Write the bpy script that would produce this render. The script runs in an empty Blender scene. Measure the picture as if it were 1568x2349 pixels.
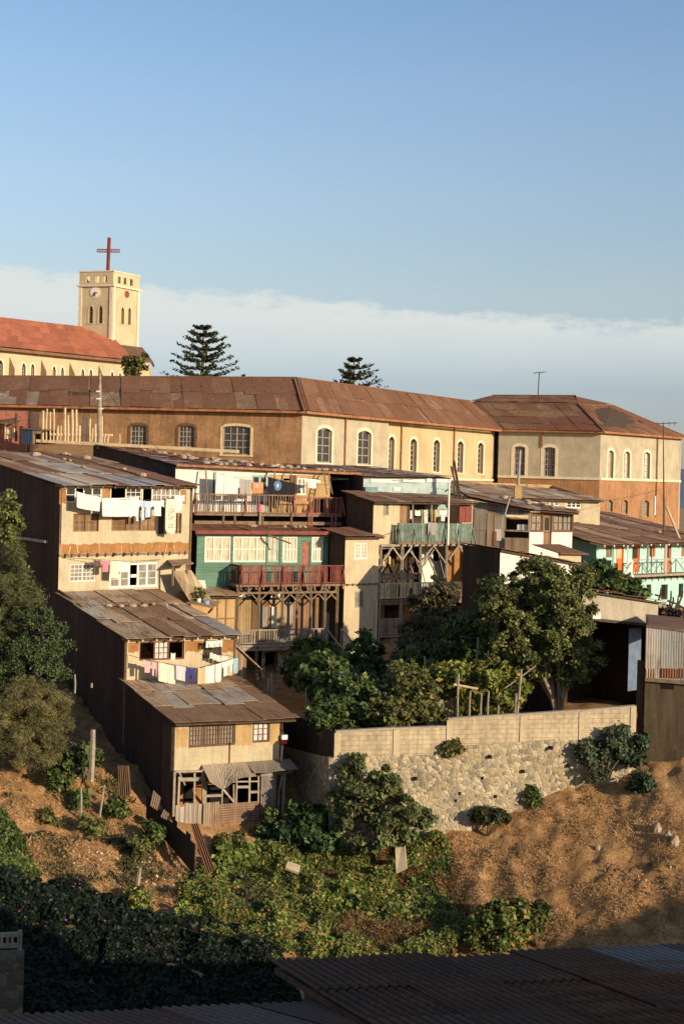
import bpy, math, random
import numpy as np
from mathutils import Vector, Matrix
random.seed(7); rng = np.random.default_rng(7)
sc = bpy.context.scene
COL = sc.collection
# ---------------------------------------------------------------- camera model (units: metres, camera at the origin, looking along +Y)
FOC, PX, PY, ROLL = 3267.0, 784.0, 1090.0, 0.026
cr, sr = math.cos(ROLL), math.sin(ROLL)
def P(px, py, Y):
    xc, yc = (px - PX) / FOC * Y, -(py - PY) / FOC * Y
    return Vector((xc * cr - yc * sr, Y, xc * sr + yc * cr))
VIEWS = {'D': (0, 0, 1), 'Z1': (0, 516.2, .5), 'Z2': (784, 745.6, .5), 'Z3': (0, 1003.7, .3292), 'Z4': (401.5, 1003.7, .3292),
         'Z5': (745.6, 1003.7, .3292), 'Z6': (1051.8, 1061, .3292), 'Y1': (114.7, 1319, .4023), 'Y2': (630.9, 1319, .3292),
         'Y3': (1051.8, 1319, .3292), 'Y4': (286.8, 1577, .2926), 'Y5': (0, 1491, .2926), 'Y6': (0, 1892.6, .5),
         'Y7': (573.5, 1663, .4755), 'Y8': (630.9, 1892.6, .5977), 'B1': (252.4, 1451, .1463), 'A1': (217.9, 1261.8, .1463),
         'L1': (0, 917.6, .1829), 'R1': (1338.6, 1233.1, .1463), 'D1': (516.2, 1078.2, .1829), 'K1': (1376.5, 1405.1, .2197)}
def q(v, x, y):
    o = VIEWS[v]
    return o[0] + o[2] * x, o[1] + o[2] * y
def Q(v, x, y, Y):
    return P(*q(v, x, y), Y)

class Fac:
    """a vertical plane through two picture points at known distances; s runs along it, d outwards, z up"""
    def __init__(f, a, Ya, b, Yb):
        A, B = P(*a, Ya), P(*b, Yb)
        f.o = Vector((A.x, A.y, 0)); d = B - A; d.z = 0
        f.w = d.length; f.u = d.normalized(); f.n = Vector((f.u.y, -f.u.x, 0))
    def sub(f, s, d=0, w=None):
        g = Fac.__new__(Fac); g.o = f.o + f.u * s + f.n * d; g.u = f.u; g.n = f.n; g.w = w or f.w; return g
    def hit(f, v, x, y, d=0):
        r = P(*q(v, x, y), 1.0); t = (f.o + f.n * d).dot(f.n) / r.dot(f.n); p = r * t
        return (p - f.o).dot(f.u), p.z
    def R(f, v, x0, y0, x1, y1, d=0):
        a, b = f.hit(v, x0, y0, d), f.hit(v, x1, y1, d); c, e = f.hit(v, x0, y1, d), f.hit(v, x1, y0, d)
        return ((a[0] + c[0]) / 2, (b[0] + e[0]) / 2, (c[1] + b[1]) / 2, (a[1] + e[1]) / 2)   # s0,s1,z0,z1
    def p(f, s, z, d=0):
        r = f.o + f.u * s + f.n * d; return Vector((r.x, r.y, z))

# ---------------------------------------------------------------- mesh builder
TINS = ('rusty_tin', 'old_zinc', 'near_tin', 'red_rusty_tin')
class MB:
    def __init__(m): m.v = []; m.f = []; m.c = []
    def face(m, pts, col=(1, 1, 1)):
        k = len(m.v); m.v += [tuple(p) for p in pts]; m.f.append(tuple(range(k, k + len(pts)))); m.c.append(col)
    def hexa(m, b, t, col=(1, 1, 1)):
        k = len(m.v); m.v += [tuple(p) for p in b] + [tuple(p) for p in t]
        for f in ((3, 2, 1, 0), (4, 5, 6, 7), (0, 1, 5, 4), (1, 2, 6, 5), (2, 3, 7, 6), (3, 0, 4, 7)):
            m.f.append(tuple(k + i for i in f)); m.c.append(col)
    def fbox(m, F, s0, s1, z0, z1, d0, d1, col=(1, 1, 1)):
        m.hexa([F.p(s0, z0, d1), F.p(s1, z0, d1), F.p(s1, z0, d0), F.p(s0, z0, d0)],
               [F.p(s0, z1, d1), F.p(s1, z1, d1), F.p(s1, z1, d0), F.p(s0, z1, d0)], col)
    def beam(m, p, q_, w, h=None, col=(1, 1, 1), up=(0, 0, 1)):
        h = h or w; p, q_ = Vector(p), Vector(q_); a = (q_ - p).normalized(); u = Vector(up)
        if abs(a.dot(u)) > .98: u = Vector((.3, 1, 0))
        s = a.cross(u).normalized() * (w / 2); t = s.normalized().cross(a).normalized() * (h / 2)
        m.hexa([p - s - t, p + s - t, p + s + t, p - s + t], [q_ - s - t, q_ + s - t, q_ + s + t, q_ - s + t], col)
    def tube(m, pts, rads, n=6, col=(1, 1, 1), cap=True):
        pts = [Vector(p) for p in pts]
        if not hasattr(rads, '__len__'): rads = [rads] * len(pts)
        k = len(m.v); ref = None
        for i, p in enumerate(pts):
            a = (pts[min(i + 1, len(pts) - 1)] - pts[max(i - 1, 0)]).normalized()
            if ref is None: ref = a.cross(Vector((.31, .2, .93)) if abs(a.z) < .9 else Vector((1, .1, 0))).normalized()
            s = (ref - a * ref.dot(a)).normalized(); t = a.cross(s); ref = s
            for j in range(n):
                an = 2 * math.pi * j / n
                m.v.append(tuple(p + (s * math.cos(an) + t * math.sin(an)) * rads[i]))
        for i in range(len(pts) - 1):
            for j in range(n):
                m.f.append((k + i * n + j, k + i * n + (j + 1) % n, k + (i + 1) * n + (j + 1) % n, k + (i + 1) * n + j)); m.c.append(col)
        if cap:
            m.f.append(tuple(k + j for j in range(n - 1, -1, -1))); m.c.append(col)
            e = k + (len(pts) - 1) * n; m.f.append(tuple(e + j for j in range(n))); m.c.append(col)
    def slab(m, pts, th, col=(1, 1, 1)):
        """polygon with thickness: pts counter-clockwise seen from outside, extruded inwards"""
        pts = [Vector(p) for p in pts]; n = (pts[1] - pts[0]).cross(pts[-1] - pts[0]).normalized(); k = len(m.v); N = len(pts)
        m.v += [tuple(p) for p in pts] + [tuple(p - n * th) for p in pts]
        m.f.append(tuple(range(k, k + N))); m.c.append(col)
        m.f.append(tuple(range(k + 2 * N - 1, k + N - 1, -1))); m.c.append(col)
        for i in range(N):
            j = (i + 1) % N; m.f.append((k + i, k + N + i, k + N + j, k + j)); m.c.append(col)
    def build(m, name, mat, parent=None, smooth=False, loc=None):
        o3 = Vector(loc) if loc is not None else (parent_world(parent) if parent else Vector((0, 0, 0)))
        me = bpy.data.meshes.new(name)
        if mat.name in TINS and all(c == (1, 1, 1) for c in m.c): m.c = [(.19, .115, .075)] * len(m.c)
        V = np.array(m.v, dtype=float).reshape(-1, 3) - np.array(o3)[None, :]
        me.from_pydata(V.tolist(), [], m.f)
        finish(me, m.c); me.materials.append(mat)
        if smooth: me.polygons.foreach_set('use_smooth', [True] * len(me.polygons))
        o = bpy.data.objects.new(name, me); COL.objects.link(o)
        if parent:
            o.parent = parent
            if loc is not None: o.location = o3 - parent_world(parent)
        elif loc is not None: o.location = o3
        return o

def parent_world(o):
    p = Vector((0, 0, 0))
    while o: p += o.location; o = o.parent
    return p

def finish(me, cols):
    n = len(me.polygons); nl = len(me.loops)
    nor = np.zeros(n * 3); me.polygons.foreach_get('normal', nor); nor = nor.reshape(-1, 3)
    tot = np.zeros(n, dtype=np.int32); me.polygons.foreach_get('loop_total', tot)
    vi = np.zeros(nl, dtype=np.int32); me.loops.foreach_get('vertex_index', vi)
    co = np.zeros(len(me.vertices) * 3); me.vertices.foreach_get('co', co); co = co.reshape(-1, 3)
    fi = np.repeat(np.arange(n), tot)
    t = np.stack([-nor[:, 1], nor[:, 0], np.zeros(n)], 1); L = np.linalg.norm(t, axis=1)
    flat = L < .05; t[flat] = (1, 0, 0); L[flat] = 1; t /= L[:, None]
    sg = np.where((t[:, 0] < -1e-3) | ((abs(t[:, 0]) <= 1e-3) & (t[:, 1] < 0)), -1.0, 1.0); t *= sg[:, None]
    b = np.cross(nor, t); b[flat] = (0, 1, 0); b *= np.where(b[:, 2] < -1e-3, -1.0, 1.0)[:, None]
    p = co[vi]; uv = np.stack([(p * t[fi]).sum(1), (p * b[fi]).sum(1)], 1)
    me.uv_layers.new(name='UVMap').data.foreach_set('uv', uv.ravel())
    a = me.color_attributes.new('tint', 'FLOAT_COLOR', 'CORNER')
    c = np.ones((n, 4)); c[:, :3] = np.array(cols).reshape(-1, 3); a.data.foreach_set('color', c[fi].ravel())

def tag(o, label, cat=None, group=None, kind=None):
    if label: o['label'] = label
    if cat: o['category'] = cat
    if group: o['group'] = group
    if kind: o['kind'] = kind
    return o
def empty(name, label, cat, loc, group=None):
    o = bpy.data.objects.new(name, None); COL.objects.link(o); o.location = loc; o.empty_display_size = .3
    return tag(o, label, cat, group)

# ---------------------------------------------------------------- materials
class NT:
    def __init__(s, name):
        s.m = bpy.data.materials.new(name); s.m.use_nodes = True; s.t = s.m.node_tree; s.n = s.t.nodes; s.l = s.t.links
        s.b = s.n['Principled BSDF']; s.b.inputs['Specular IOR Level'].default_value = .25
    def add(s, ty, **kw):
        n = s.n.new(ty)
        for k, v in kw.items(): setattr(n, k, v)
        return n
    def set(s, sock, val):
        if hasattr(val, 'links') or hasattr(val, 'is_linked'): s.l.new(val, sock)
        else: sock.default_value = val
    def coord(s, uv=False, sc=(1, 1, 1)):
        t = s.add('ShaderNodeTexCoord'); mp = s.add('ShaderNodeMapping'); mp.inputs['Scale'].default_value = sc
        s.l.new(t.outputs['UV' if uv else 'Object'], mp.inputs['Vector']); return mp.outputs['Vector']
    def noise(s, vec, scale, detail=5, rough=.6, dist=0):
        n = s.add('ShaderNodeTexNoise'); n.inputs['Scale'].default_value = scale; n.inputs['Detail'].default_value = detail
        n.inputs['Roughness'].default_value = rough; n.inputs['Distortion'].default_value = dist; s.l.new(vec, n.inputs['Vector']); return n.outputs['Fac']
    def ramp(s, fac, stops, interp='LINEAR'):
        r = s.add('ShaderNodeValToRGB'); r.color_ramp.interpolation = interp; e = r.color_ramp.elements
        while len(e) < len(stops): e.new(.5)
        for k, (p, c) in enumerate(stops): e[k].position = p; e[k].color = (*c, 1) if len(c) == 3 else c
        s.l.new(fac, r.inputs['Fac']); return r.outputs['Color']
    def mix(s, a, b, fac=.5, mode='MIX'):
        n = s.add('ShaderNodeMix', data_type='RGBA', blend_type=mode)
        s.set(n.inputs[0], fac)
        for k, val in ((6, a), (7, b)):
            if isinstance(val, tuple): n.inputs[k].default_value = (*val, 1) if len(val) == 3 else val
            else: s.l.new(val, n.inputs[k])
        return n.outputs[2]
    def math(s, op, a, b=0.0):
        n = s.add('ShaderNodeMath', operation=op); s.set(n.inputs[0], a); s.set(n.inputs[1], b); return n.outputs[0]
    def tint(s): return s.add('ShaderNodeAttribute', attribute_name='tint').outputs['Color']
    def bump(s, h, strength=.4, dist=.03):
        n = s.add('ShaderNodeBump'); n.inputs['Strength'].default_value = strength; n.inputs['Distance'].default_value = dist
        s.l.new(h, n.inputs['Height']); s.l.new(n.outputs['Normal'], s.b.inputs['Normal'])
    def out(s, col, rough=.9):
        if isinstance(col, tuple): s.b.inputs['Base Color'].default_value = (*col, 1)
        else: s.l.new(col, s.b.inputs['Base Color'])
        s.set(s.b.inputs['Roughness'], rough); return s.m

def G(f): return (f, f, f)
def m_plain(name, c, var=.25, scale=3, rough=.85, bump=.2, streak=False):
    s = NT(name); v = s.coord(streak, (6, .5, 1) if streak else (1, 1, 1)); n = s.noise(v, scale, 6, .65)
    lo = tuple(x * (1 - var) for x in c); hi = tuple(min(1, x * (1 + var)) for x in c)
    col = s.mix(s.ramp(n, [(.3, lo), (.7, hi)]), s.tint(), 1, 'MULTIPLY')
    s.bump(s.noise(v, scale * 8, 3), bump, .02); return s.out(col, rough)
def m_plaster(name, c, patch=None, amount=.42, scale=.8, stain=.18, bump=.4):
    """lime plaster: broad tone drift, rain streaks, chipped patches that show what is under it"""
    s = NT(name); v = s.coord(); u = s.coord(True, (3.5, .35, 1))
    a = s.ramp(s.noise(v, scale, 7, .65), [(.25, tuple(x * .74 for x in c)), (.55, c), (.8, tuple(min(1, x * 1.12) for x in c))])
    st = s.ramp(s.noise(u, 1.1, 6, .7), [(.32, G(1 - stain)), (.6, G(1))]); col = s.mix(a, st, 1, 'MULTIPLY')
    col = s.mix(col, s.ramp(s.noise(v, 9, 4), [(.3, G(.86)), (.7, G(1.06))]), 1, 'MULTIPLY')
    if patch:
        f = s.ramp(s.noise(v, scale * 1.3, 8, .62, .4), [(amount - .012, G(1)), (amount + .012, G(0))]); col = s.mix(col, patch, f)
    col = s.mix(col, s.tint(), 1, 'MULTIPLY')
    s.bump(s.mix(s.noise(v, 14, 6, .7), s.noise(v, 2.2, 3), .5), bump, .04); return s.out(col, .95)
def m_brick(name, c1, c2, mortar, bw=.3, bh=.09, ms=.012, stain=.4):
    s = NT(name); u = s.coord(True); v = s.coord()
    b = s.add('ShaderNodeTexBrick'); s.l.new(u, b.inputs['Vector']); b.inputs['Scale'].default_value = 1
    b.inputs['Brick Width'].default_value = bw; b.inputs['Row Height'].default_value = bh; b.inputs['Mortar Size'].default_value = ms; b.inputs['Mortar Smooth'].default_value = .3
    for k, c in (('Color1', c1), ('Color2', c2), ('Mortar', mortar)): b.inputs[k].default_value = (*c, 1)
    col = s.mix(b.outputs['Color'], s.ramp(s.noise(v, .55, 8, .68), [(.3, G(1 - stain)), (.65, G(1.1))]), 1, 'MULTIPLY')
    col = s.mix(col, s.ramp(s.noise(s.coord(True, (3, .3, 1)), 1.2, 6), [(.35, G(.72)), (.6, G(1))]), 1, 'MULTIPLY')
    col = s.mix(col, s.ramp(s.noise(v, 5, 4), [(.3, G(.82)), (.7, G(1.12))]), 1, 'MULTIPLY')
    s.bump(b.outputs['Fac'], -.5, .02); return s.out(col, .93)
def m_stone(name, scale, cols, mortar, mw=.06, uv=True):
    s = NT(name); u = s.coord(uv, (1, 1.15, 1)); nv = s.add('ShaderNodeTexNoise'); nv.inputs['Scale'].default_value = 2.5
    s.l.new(u, nv.inputs['Vector']); w = s.mix(u, nv.outputs['Color'], .1, 'ADD')
    e = s.add('ShaderNodeTexVoronoi', feature='DISTANCE_TO_EDGE'); e.inputs['Scale'].default_value = scale; s.l.new(w, e.inputs['Vector'])
    c = s.add('ShaderNodeTexVoronoi'); c.inputs['Scale'].default_value = scale; s.l.new(w, c.inputs['Vector'])
    r = s.add('ShaderNodeSeparateColor'); s.l.new(c.outputs['Color'], r.inputs[0])
    col = s.ramp(r.outputs[0], [(i / len(cols), k) for i, k in enumerate(cols)], 'CONSTANT')
    col = s.mix(col, s.ramp(s.noise(u, 11, 5), [(.3, G(.7)), (.7, G(1.2))]), 1, 'MULTIPLY')
    f = s.ramp(s.math('ADD', e.outputs['Distance'], s.math('MULTIPLY', s.noise(u, 6, 3), .05)), [(mw, G(1)), (mw + .05, G(0))])
    col = s.mix(col, mortar, f); col = s.mix(col, s.ramp(s.noise(u, .4, 6), [(.3, G(.72)), (.7, G(1.08))]), 1, 'MULTIPLY')
    h = s.ramp(e.outputs['Distance'], [(.02, G(0)), (.22, G(1))]); s.bump(h, .6, .04); return s.out(col, .95)
def m_planks(name, c1, c2, pw=.17, horiz=False):
    s = NT(name); u = s.coord(True); sx = s.add('ShaderNodeSeparateXYZ'); s.l.new(u, sx.inputs[0])
    k = s.math('DIVIDE', sx.outputs[1 if horiz else 0], pw); idx = s.math('FLOOR', k); fr = s.math('FRACT', k)
    wn = s.add('ShaderNodeTexWhiteNoise', noise_dimensions='1D'); s.l.new(idx, wn.inputs['W'])
    col = s.ramp(wn.outputs['Value'], [(0, c1), (1, c2)])
    g = s.noise(s.coord(True, (.6, 9, 1) if horiz else (9, .6, 1)), 2.2, 6, .7)
    col = s.mix(col, s.ramp(g, [(.25, G(.62)), (.7, G(1.18))]), 1, 'MULTIPLY')
    gap = s.ramp(fr, [(0, G(.25)), (.06, G(1)), (.94, G(1)), (1, G(.25))]); col = s.mix(col, gap, 1, 'MULTIPLY')
    col = s.mix(col, s.ramp(s.noise(s.coord(), .7, 5), [(.3, G(.75)), (.7, G(1.1))]), 1, 'MULTIPLY'); col = s.mix(col, s.tint(), 1, 'MULTIPLY')
    s.bump(s.mix(gap, g, .3), .6, .02); return s.out(col, .9)
def m_tin(name, rustiness=.5, corr=True, base=(.26, .25, .24)):
    """old sheet metal: the tint of each sheet, rust blooming in streaks down the slope"""
    s = NT(name); v = s.coord(); u = s.coord(True, (5, .55, 1)); t = s.tint()
    n1 = s.noise(u, 1.3, 8, .68, .3); n2 = s.noise(v, .55, 7, .65)
    r = s.math('ADD', s.math('MULTIPLY', n1, .55), s.math('MULTIPLY', n2, .45))
    f = s.ramp(r, [(.56 - .16 * rustiness, G(0)), (.66 - .16 * rustiness, G(1))])
    rust = s.ramp(s.noise(v, 3.5, 6), [(.3, (.12, .05, .027)), (.55, (.19, .085, .043)), (.75, (.27, .14, .07))])
    col = s.mix(s.mix(t, s.ramp(s.noise(u, 2.5, 5), [(.3, G(.85)), (.7, G(1.2))]), 1, 'MULTIPLY'), rust, s.math('MULTIPLY', f, .7))
    if corr:
        sx = s.add('ShaderNodeSeparateXYZ'); s.l.new(s.coord(True), sx.inputs[0])
        w = s.math('SINE', s.math('MULTIPLY', sx.outputs[0], 2 * math.pi / .11)); s.bump(w, .5, .02)
    else: s.bump(n1, .25, .02)
    s.b.inputs['Specular IOR Level'].default_value = .15
    return s.out(col, s.ramp(f, [(0, G(.65)), (1, G(.95))]))
def m_leaf(name, gloss=.55):
    s = NT(name); c = s.mix(s.tint(), s.ramp(s.noise(s.coord(), .8, 3), [(.3, G(.7)), (.7, G(1.25))]), 1, 'MULTIPLY'); s.out(c, gloss)
    s.b.inputs['Specular IOR Level'].default_value = .3
    tr = s.add('ShaderNodeBsdfTranslucent'); s.l.new(c, tr.inputs['Color']); mx = s.add('ShaderNodeMixShader'); mx.inputs[0].default_value = .22
    s.l.new(s.b.outputs[0], mx.inputs[1]); s.l.new(tr.outputs[0], mx.inputs[2]); s.l.new(mx.outputs[0], s.n['Material Output'].inputs[0]); return s.m
def m_glass(name, c, rough=.12, spec=.6):
    s = NT(name); s.b.inputs['Specular IOR Level'].default_value = spec
    col = s.ramp(s.noise(s.coord(True, (5, 1, 1)), 1.8, 4), [(.35, tuple(x * .55 for x in c)), (.65, c)]); return s.out(col, rough)
def m_earth(name):
    s = NT(name); v = s.coord()
    n = s.noise(v, .22, 9, .7, .3); col = s.ramp(n, [(.3, (.34, .175, .07)), (.5, (.46, .255, .105)), (.68, (.55, .33, .145))])
    col = s.mix(col, s.ramp(s.noise(v, 1.6, 8, .7), [(.32, G(.55)), (.62, G(1.15))]), 1, 'MULTIPLY')
    col = s.mix(col, s.ramp(s.noise(v, 9, 4, .7), [(.35, G(.62)), (.6, G(1.12))]), 1, 'MULTIPLY')
    peb = s.add('ShaderNodeTexVoronoi'); peb.inputs['Scale'].default_value = 5; s.l.new(v, peb.inputs['Vector'])
    f = s.ramp(peb.outputs['Distance'], [(.1, G(1)), (.16, G(0))]); g = s.ramp(s.noise(v, .35, 4), [(.5, G(0)), (.62, G(1))])
    col = s.mix(col, (.42, .33, .22), s.math('MULTIPLY', s.math('MULTIPLY', f, g), .55))
    s.bump(s.mix(s.noise(v, 2.5, 8, .72), s.noise(v, 14, 5, .7), .35), .9, .16); return s.out(col, .97)

M = {}
M['plaster'] = m_plaster('cream_plaster', (.53, .44, .285), (.36, .19, .075), .33)
M['plaster_ochre'] = m_plaster('ochre_plaster', (.50, .33, .145), (.36, .19, .075), .40)
M['plaster_pale'] = m_plaster('pale_plaster', (.56, .45, .29), (.30, .20, .11), .27)
M['plaster_white'] = m_plaster('white_plaster', (.80, .75, .64), (.5, .42, .3), .27)
M['plaster_wing'] = m_plaster('wing_plaster', (.43, .375, .262), None, stain=.12, bump=.25)
M['plaster_yellow'] = m_plaster('yellow_plaster', (.52, .40, .225), (.44, .22, .08), .37, .35, .12, .25)
M['plaster_shed'] = m_plaster('grey_plaster', (.43, .37, .28), None, stain=.22)
M['plaster_aqua'] = m_plaster('aqua_plaster', (.42, .68, .60), None, stain=.15)
M['plaster_church'] = m_plaster('church_plaster', (.55, .45, .28), (.45, .32, .15), .32, .3, .15, .25)
M['concrete_dark'] = m_plaster('stained_concrete', (.115, .085, .05), (.06, .04, .025), .4, .5, .5)
M['adobe'] = m_plaster('adobe', (.36, .17, .062), (.25, .11, .04), .4, 1.5)
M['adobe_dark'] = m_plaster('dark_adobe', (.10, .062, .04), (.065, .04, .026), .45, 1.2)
M['trim'] = m_plain('white_paint', (.74, .70, .60), .12, 5, .7, .1)
M['trim_wing'] = m_plain('pale_stone_trim', (.62, .53, .38), .15, 3, .9, .1)
M['wood'] = m_planks('weathered_planks', (.24, .16, .095), (.42, .30, .19))
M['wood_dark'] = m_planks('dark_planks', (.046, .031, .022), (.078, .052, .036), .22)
M['wood_grey'] = m_planks('grey_planks', (.25, .205, .155), (.40, .34, .265), .28)
M['wood_brown'] = m_planks('brown_boards', (.21, .125, .068), (.33, .2, .11), .2)
M['beam'] = m_plain('old_timber', (.20, .135, .085), .4, 4, .9, .4)
M['beam_grey'] = m_plain('grey_timber', (.30, .25, .19), .35, 4, .9, .4)
M['beam_pale'] = m_plain('pale_timber', (.55, .42, .25), .3, 4, .9, .3)
M['beam_dark'] = m_plain('dark_timber', (.075, .05, .033), .4, 4, .9, .3)
M['frame_brown'] = m_plain('brown_paint', (.13, .062, .03), .3, 4, .75, .1)
M['red_paint'] = m_plain('faded_red_paint', (.20, .055, .04), .35, 4, .8, .2)
M['pink_paint'] = m_plain('faded_pink_paint', (.32, .12, .085), .3, 4, .85, .2)
M['green_paint'] = m_plain('faded_green_paint', (.15, .19, .155), .35, 4, .85, .2)
M['orange_paint'] = m_plain('orange_paint', (.55, .14, .025), .15, 4, .7, .1)
M['blue_paint'] = m_plain('pale_blue_paint', (.34, .42, .40), .2, 2, .8, .2)
M['teal_boards'] = m_planks('teal_clapboard', (.125, .235, .165), (.155, .28, .195), .16, True)
M['blue_boards'] = m_planks('blue_clapboard', (.15, .36, .38), (.19, .42, .43), .16, True)
M['brick_wing'] = m_brick('brown_brick', (.31, .155, .07), (.37, .2, .095), (.34, .23, .13))
M['brick_red'] = m_brick('orange_brick', (.36, .165, .072), (.41, .2, .09), (.38, .25, .14), stain=.3)
M['block'] = m_brick('concrete_block', (.50, .40, .26), (.56, .45, .30), (.36, .27, .16), .4, .2, .014, .25)
M['stone'] = m_stone('rubble_stone', 4.7, [(.44, .36, .22), (.26, .225, .16), (.50, .42, .28), (.42, .32, .17), (.36, .29, .19), (.58, .48, .33), (.40, .33, .22), (.24, .2, .145)], (.38, .31, .21), .03)
M['stone_dark'] = m_stone('dark_rubble', 3.0, [(.16, .13, .09), (.10, .09, .075), (.2, .16, .1), (.13, .1, .07)], (.10, .08, .055), .03)
M['tin'] = m_tin('rusty_tin', .5); M['tin_flat'] = m_tin('old_zinc', .25); M['tin_near'] = m_tin('near_tin', .62, False); _b = M['tin_near'].node_tree.nodes['Principled BSDF']; _b.inputs['Specular IOR Level'].default_value = .06
M['tin_rusty'] = m_tin('red_rusty_tin', 1.05)
M['tile'] = m_plain('red_tile', (.46, .13, .06), .25, 1.2, .9, .3)
M['tile_brown'] = m_plain('brown_tile', (.19, .10, .06), .3, 1.2, .9, .3)
M['gutter'] = m_plain('rusty_gutter', (.30, .13, .06), .5, 3, .85, .2)
M['leaf'] = m_leaf('leaf'); M['bark'] = m_plain('bark', (.13, .09, .06), .5, 5, .95, .6); M['bark_pale'] = m_plain('pale_bark', (.27, .19, .12), .4, 5, .95, .5)
M['glass'] = m_glass('dark_glass', (.05, .05, .052)); M['curtain'] = m_glass('cream_curtain_glass', (.62, .53, .36), .3, .4)
M['curtain_grey'] = m_glass('grey_curtain_glass', (.30, .27, .22), .25, .4); M['curtain_white'] = m_glass('white_curtain_glass', (.74, .70, .62), .3, .4)
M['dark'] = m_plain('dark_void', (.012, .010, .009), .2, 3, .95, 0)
M['earth'] = m_earth('bare_earth')
M['rock'] = m_plain('stone_grey', (.36, .28, .19), .4, 4, .95, .6)
M['steel'] = m_plain('grey_steel', (.30, .30, .28), .25, 5, .5, .1)
M['blue_tin'] = m_plain('blue_sheet', (.12, .17, .25), .3, 2, .5, .2)
M['wire'] = m_plain('wire', (.06, .05, .045), .2, 4, .7, 0)
_c = {}
def cloth_mat(name, c):
    if name not in _c: _c[name] = m_plain('cloth_' + name, c, .1, 6, .95, .25)
    return _c[name]

# ---------------------------------------------------------------- building kit
RUST = [((0.26, 0.15, 0.091), 4), ((0.195, 0.098, 0.058), 4), ((0.351, 0.24, 0.156), 3), ((0.429, 0.351, 0.26), 2), ((0.325, 0.305, 0.286), 1.2)]
ZINC = [((0.31, 0.299, 0.287), 4), ((0.38, 0.333, 0.276), 3), ((0.23, 0.149, 0.098), 2), ((0.276, 0.23, 0.196), 2)]
TAN = [((0.4232, 0.2989, 0.1863), 4), ((0.4872, 0.3587, 0.2304), 2), ((0.3202, 0.2029, 0.1206), 3), ((0.3843, 0.3352, 0.2745), 2), ((0.2562, 0.1431, 0.0819), 1.5)]
REDR = [((.20, .10, .062), 6), ((.235, .125, .08), 4), ((.33, .23, .145), .7), ((.26, .155, .10), 2)]
def pick(pal, rnd):
    c = rnd.choices([p[0] for p in pal], [p[1] for p in pal])[0]; k = rnd.uniform(.82, 1.18); return tuple(x * k for x in c)
def lerp(a, b, t): return a + (b - a) * t
def roof(parent, el, er, br, bl, mat, pal, sw=.85, sl=2.3, seed=1, name='roof', th=.02, under=True, sag=.03, patch=None):
    """overlapping metal sheets between an eave line (el, er) and an upper line (bl, br)"""
    rnd = random.Random(seed); m = MB()
    el, er, br, bl = map(Vector, (el, er, br, bl))
    W = (er - el).length; L = ((bl - el).length + (br - er).length) / 2
    nx, ny = max(1, round(W / sw)), max(1, round(L / sl))
    up = (er - el).cross(bl - el).normalized()
    if up.z < 0: up = -up
    def pt(i, j): return lerp(lerp(el, er, i), lerp(bl, br, i), j)
    wob = [rnd.uniform(-1, 1) for _ in range(nx + 2)]
    for i in range(nx):
        off = rnd.uniform(-.12, .12)
        for j in range(ny):
            t0 = (j + (off if j else -.02 * rnd.random())) / ny; t1 = min(1.0, (j + 1 + (off if j < ny - 1 else 0)) / ny + .1 / L)
            col = pick(pal, rnd)
            if patch: col = patch((i + .5) / nx, (j + .5) / ny, rnd) or col
            z0, z1 = .035 + rnd.uniform(0, .05), .008 + rnd.uniform(0, .012)
            sg = up * (sag * (wob[i]))
            a, b = i / nx - .012, (i + 1) / nx + .012
            c = [pt(a, t0) + up * z0 + sg, pt(b, t0) + up * (z0 + rnd.uniform(-.01, .02)) + sg, pt(b, t1) + up * z1 + sg, pt(a, t1) + up * z1 + sg]
            m.slab(c, th, col)
    o = m.build(name, mat, parent)
    if under:
        u = MB(); d = up * .05
        i0 = .01
        u.slab([pt(i0, .015) - d, pt(1 - i0, .015) - d, pt(1 - i0, 1) - d, pt(i0, 1) - d], .08)
        u.build('roof_deck', M['beam_dark'], parent)
    return o

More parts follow.
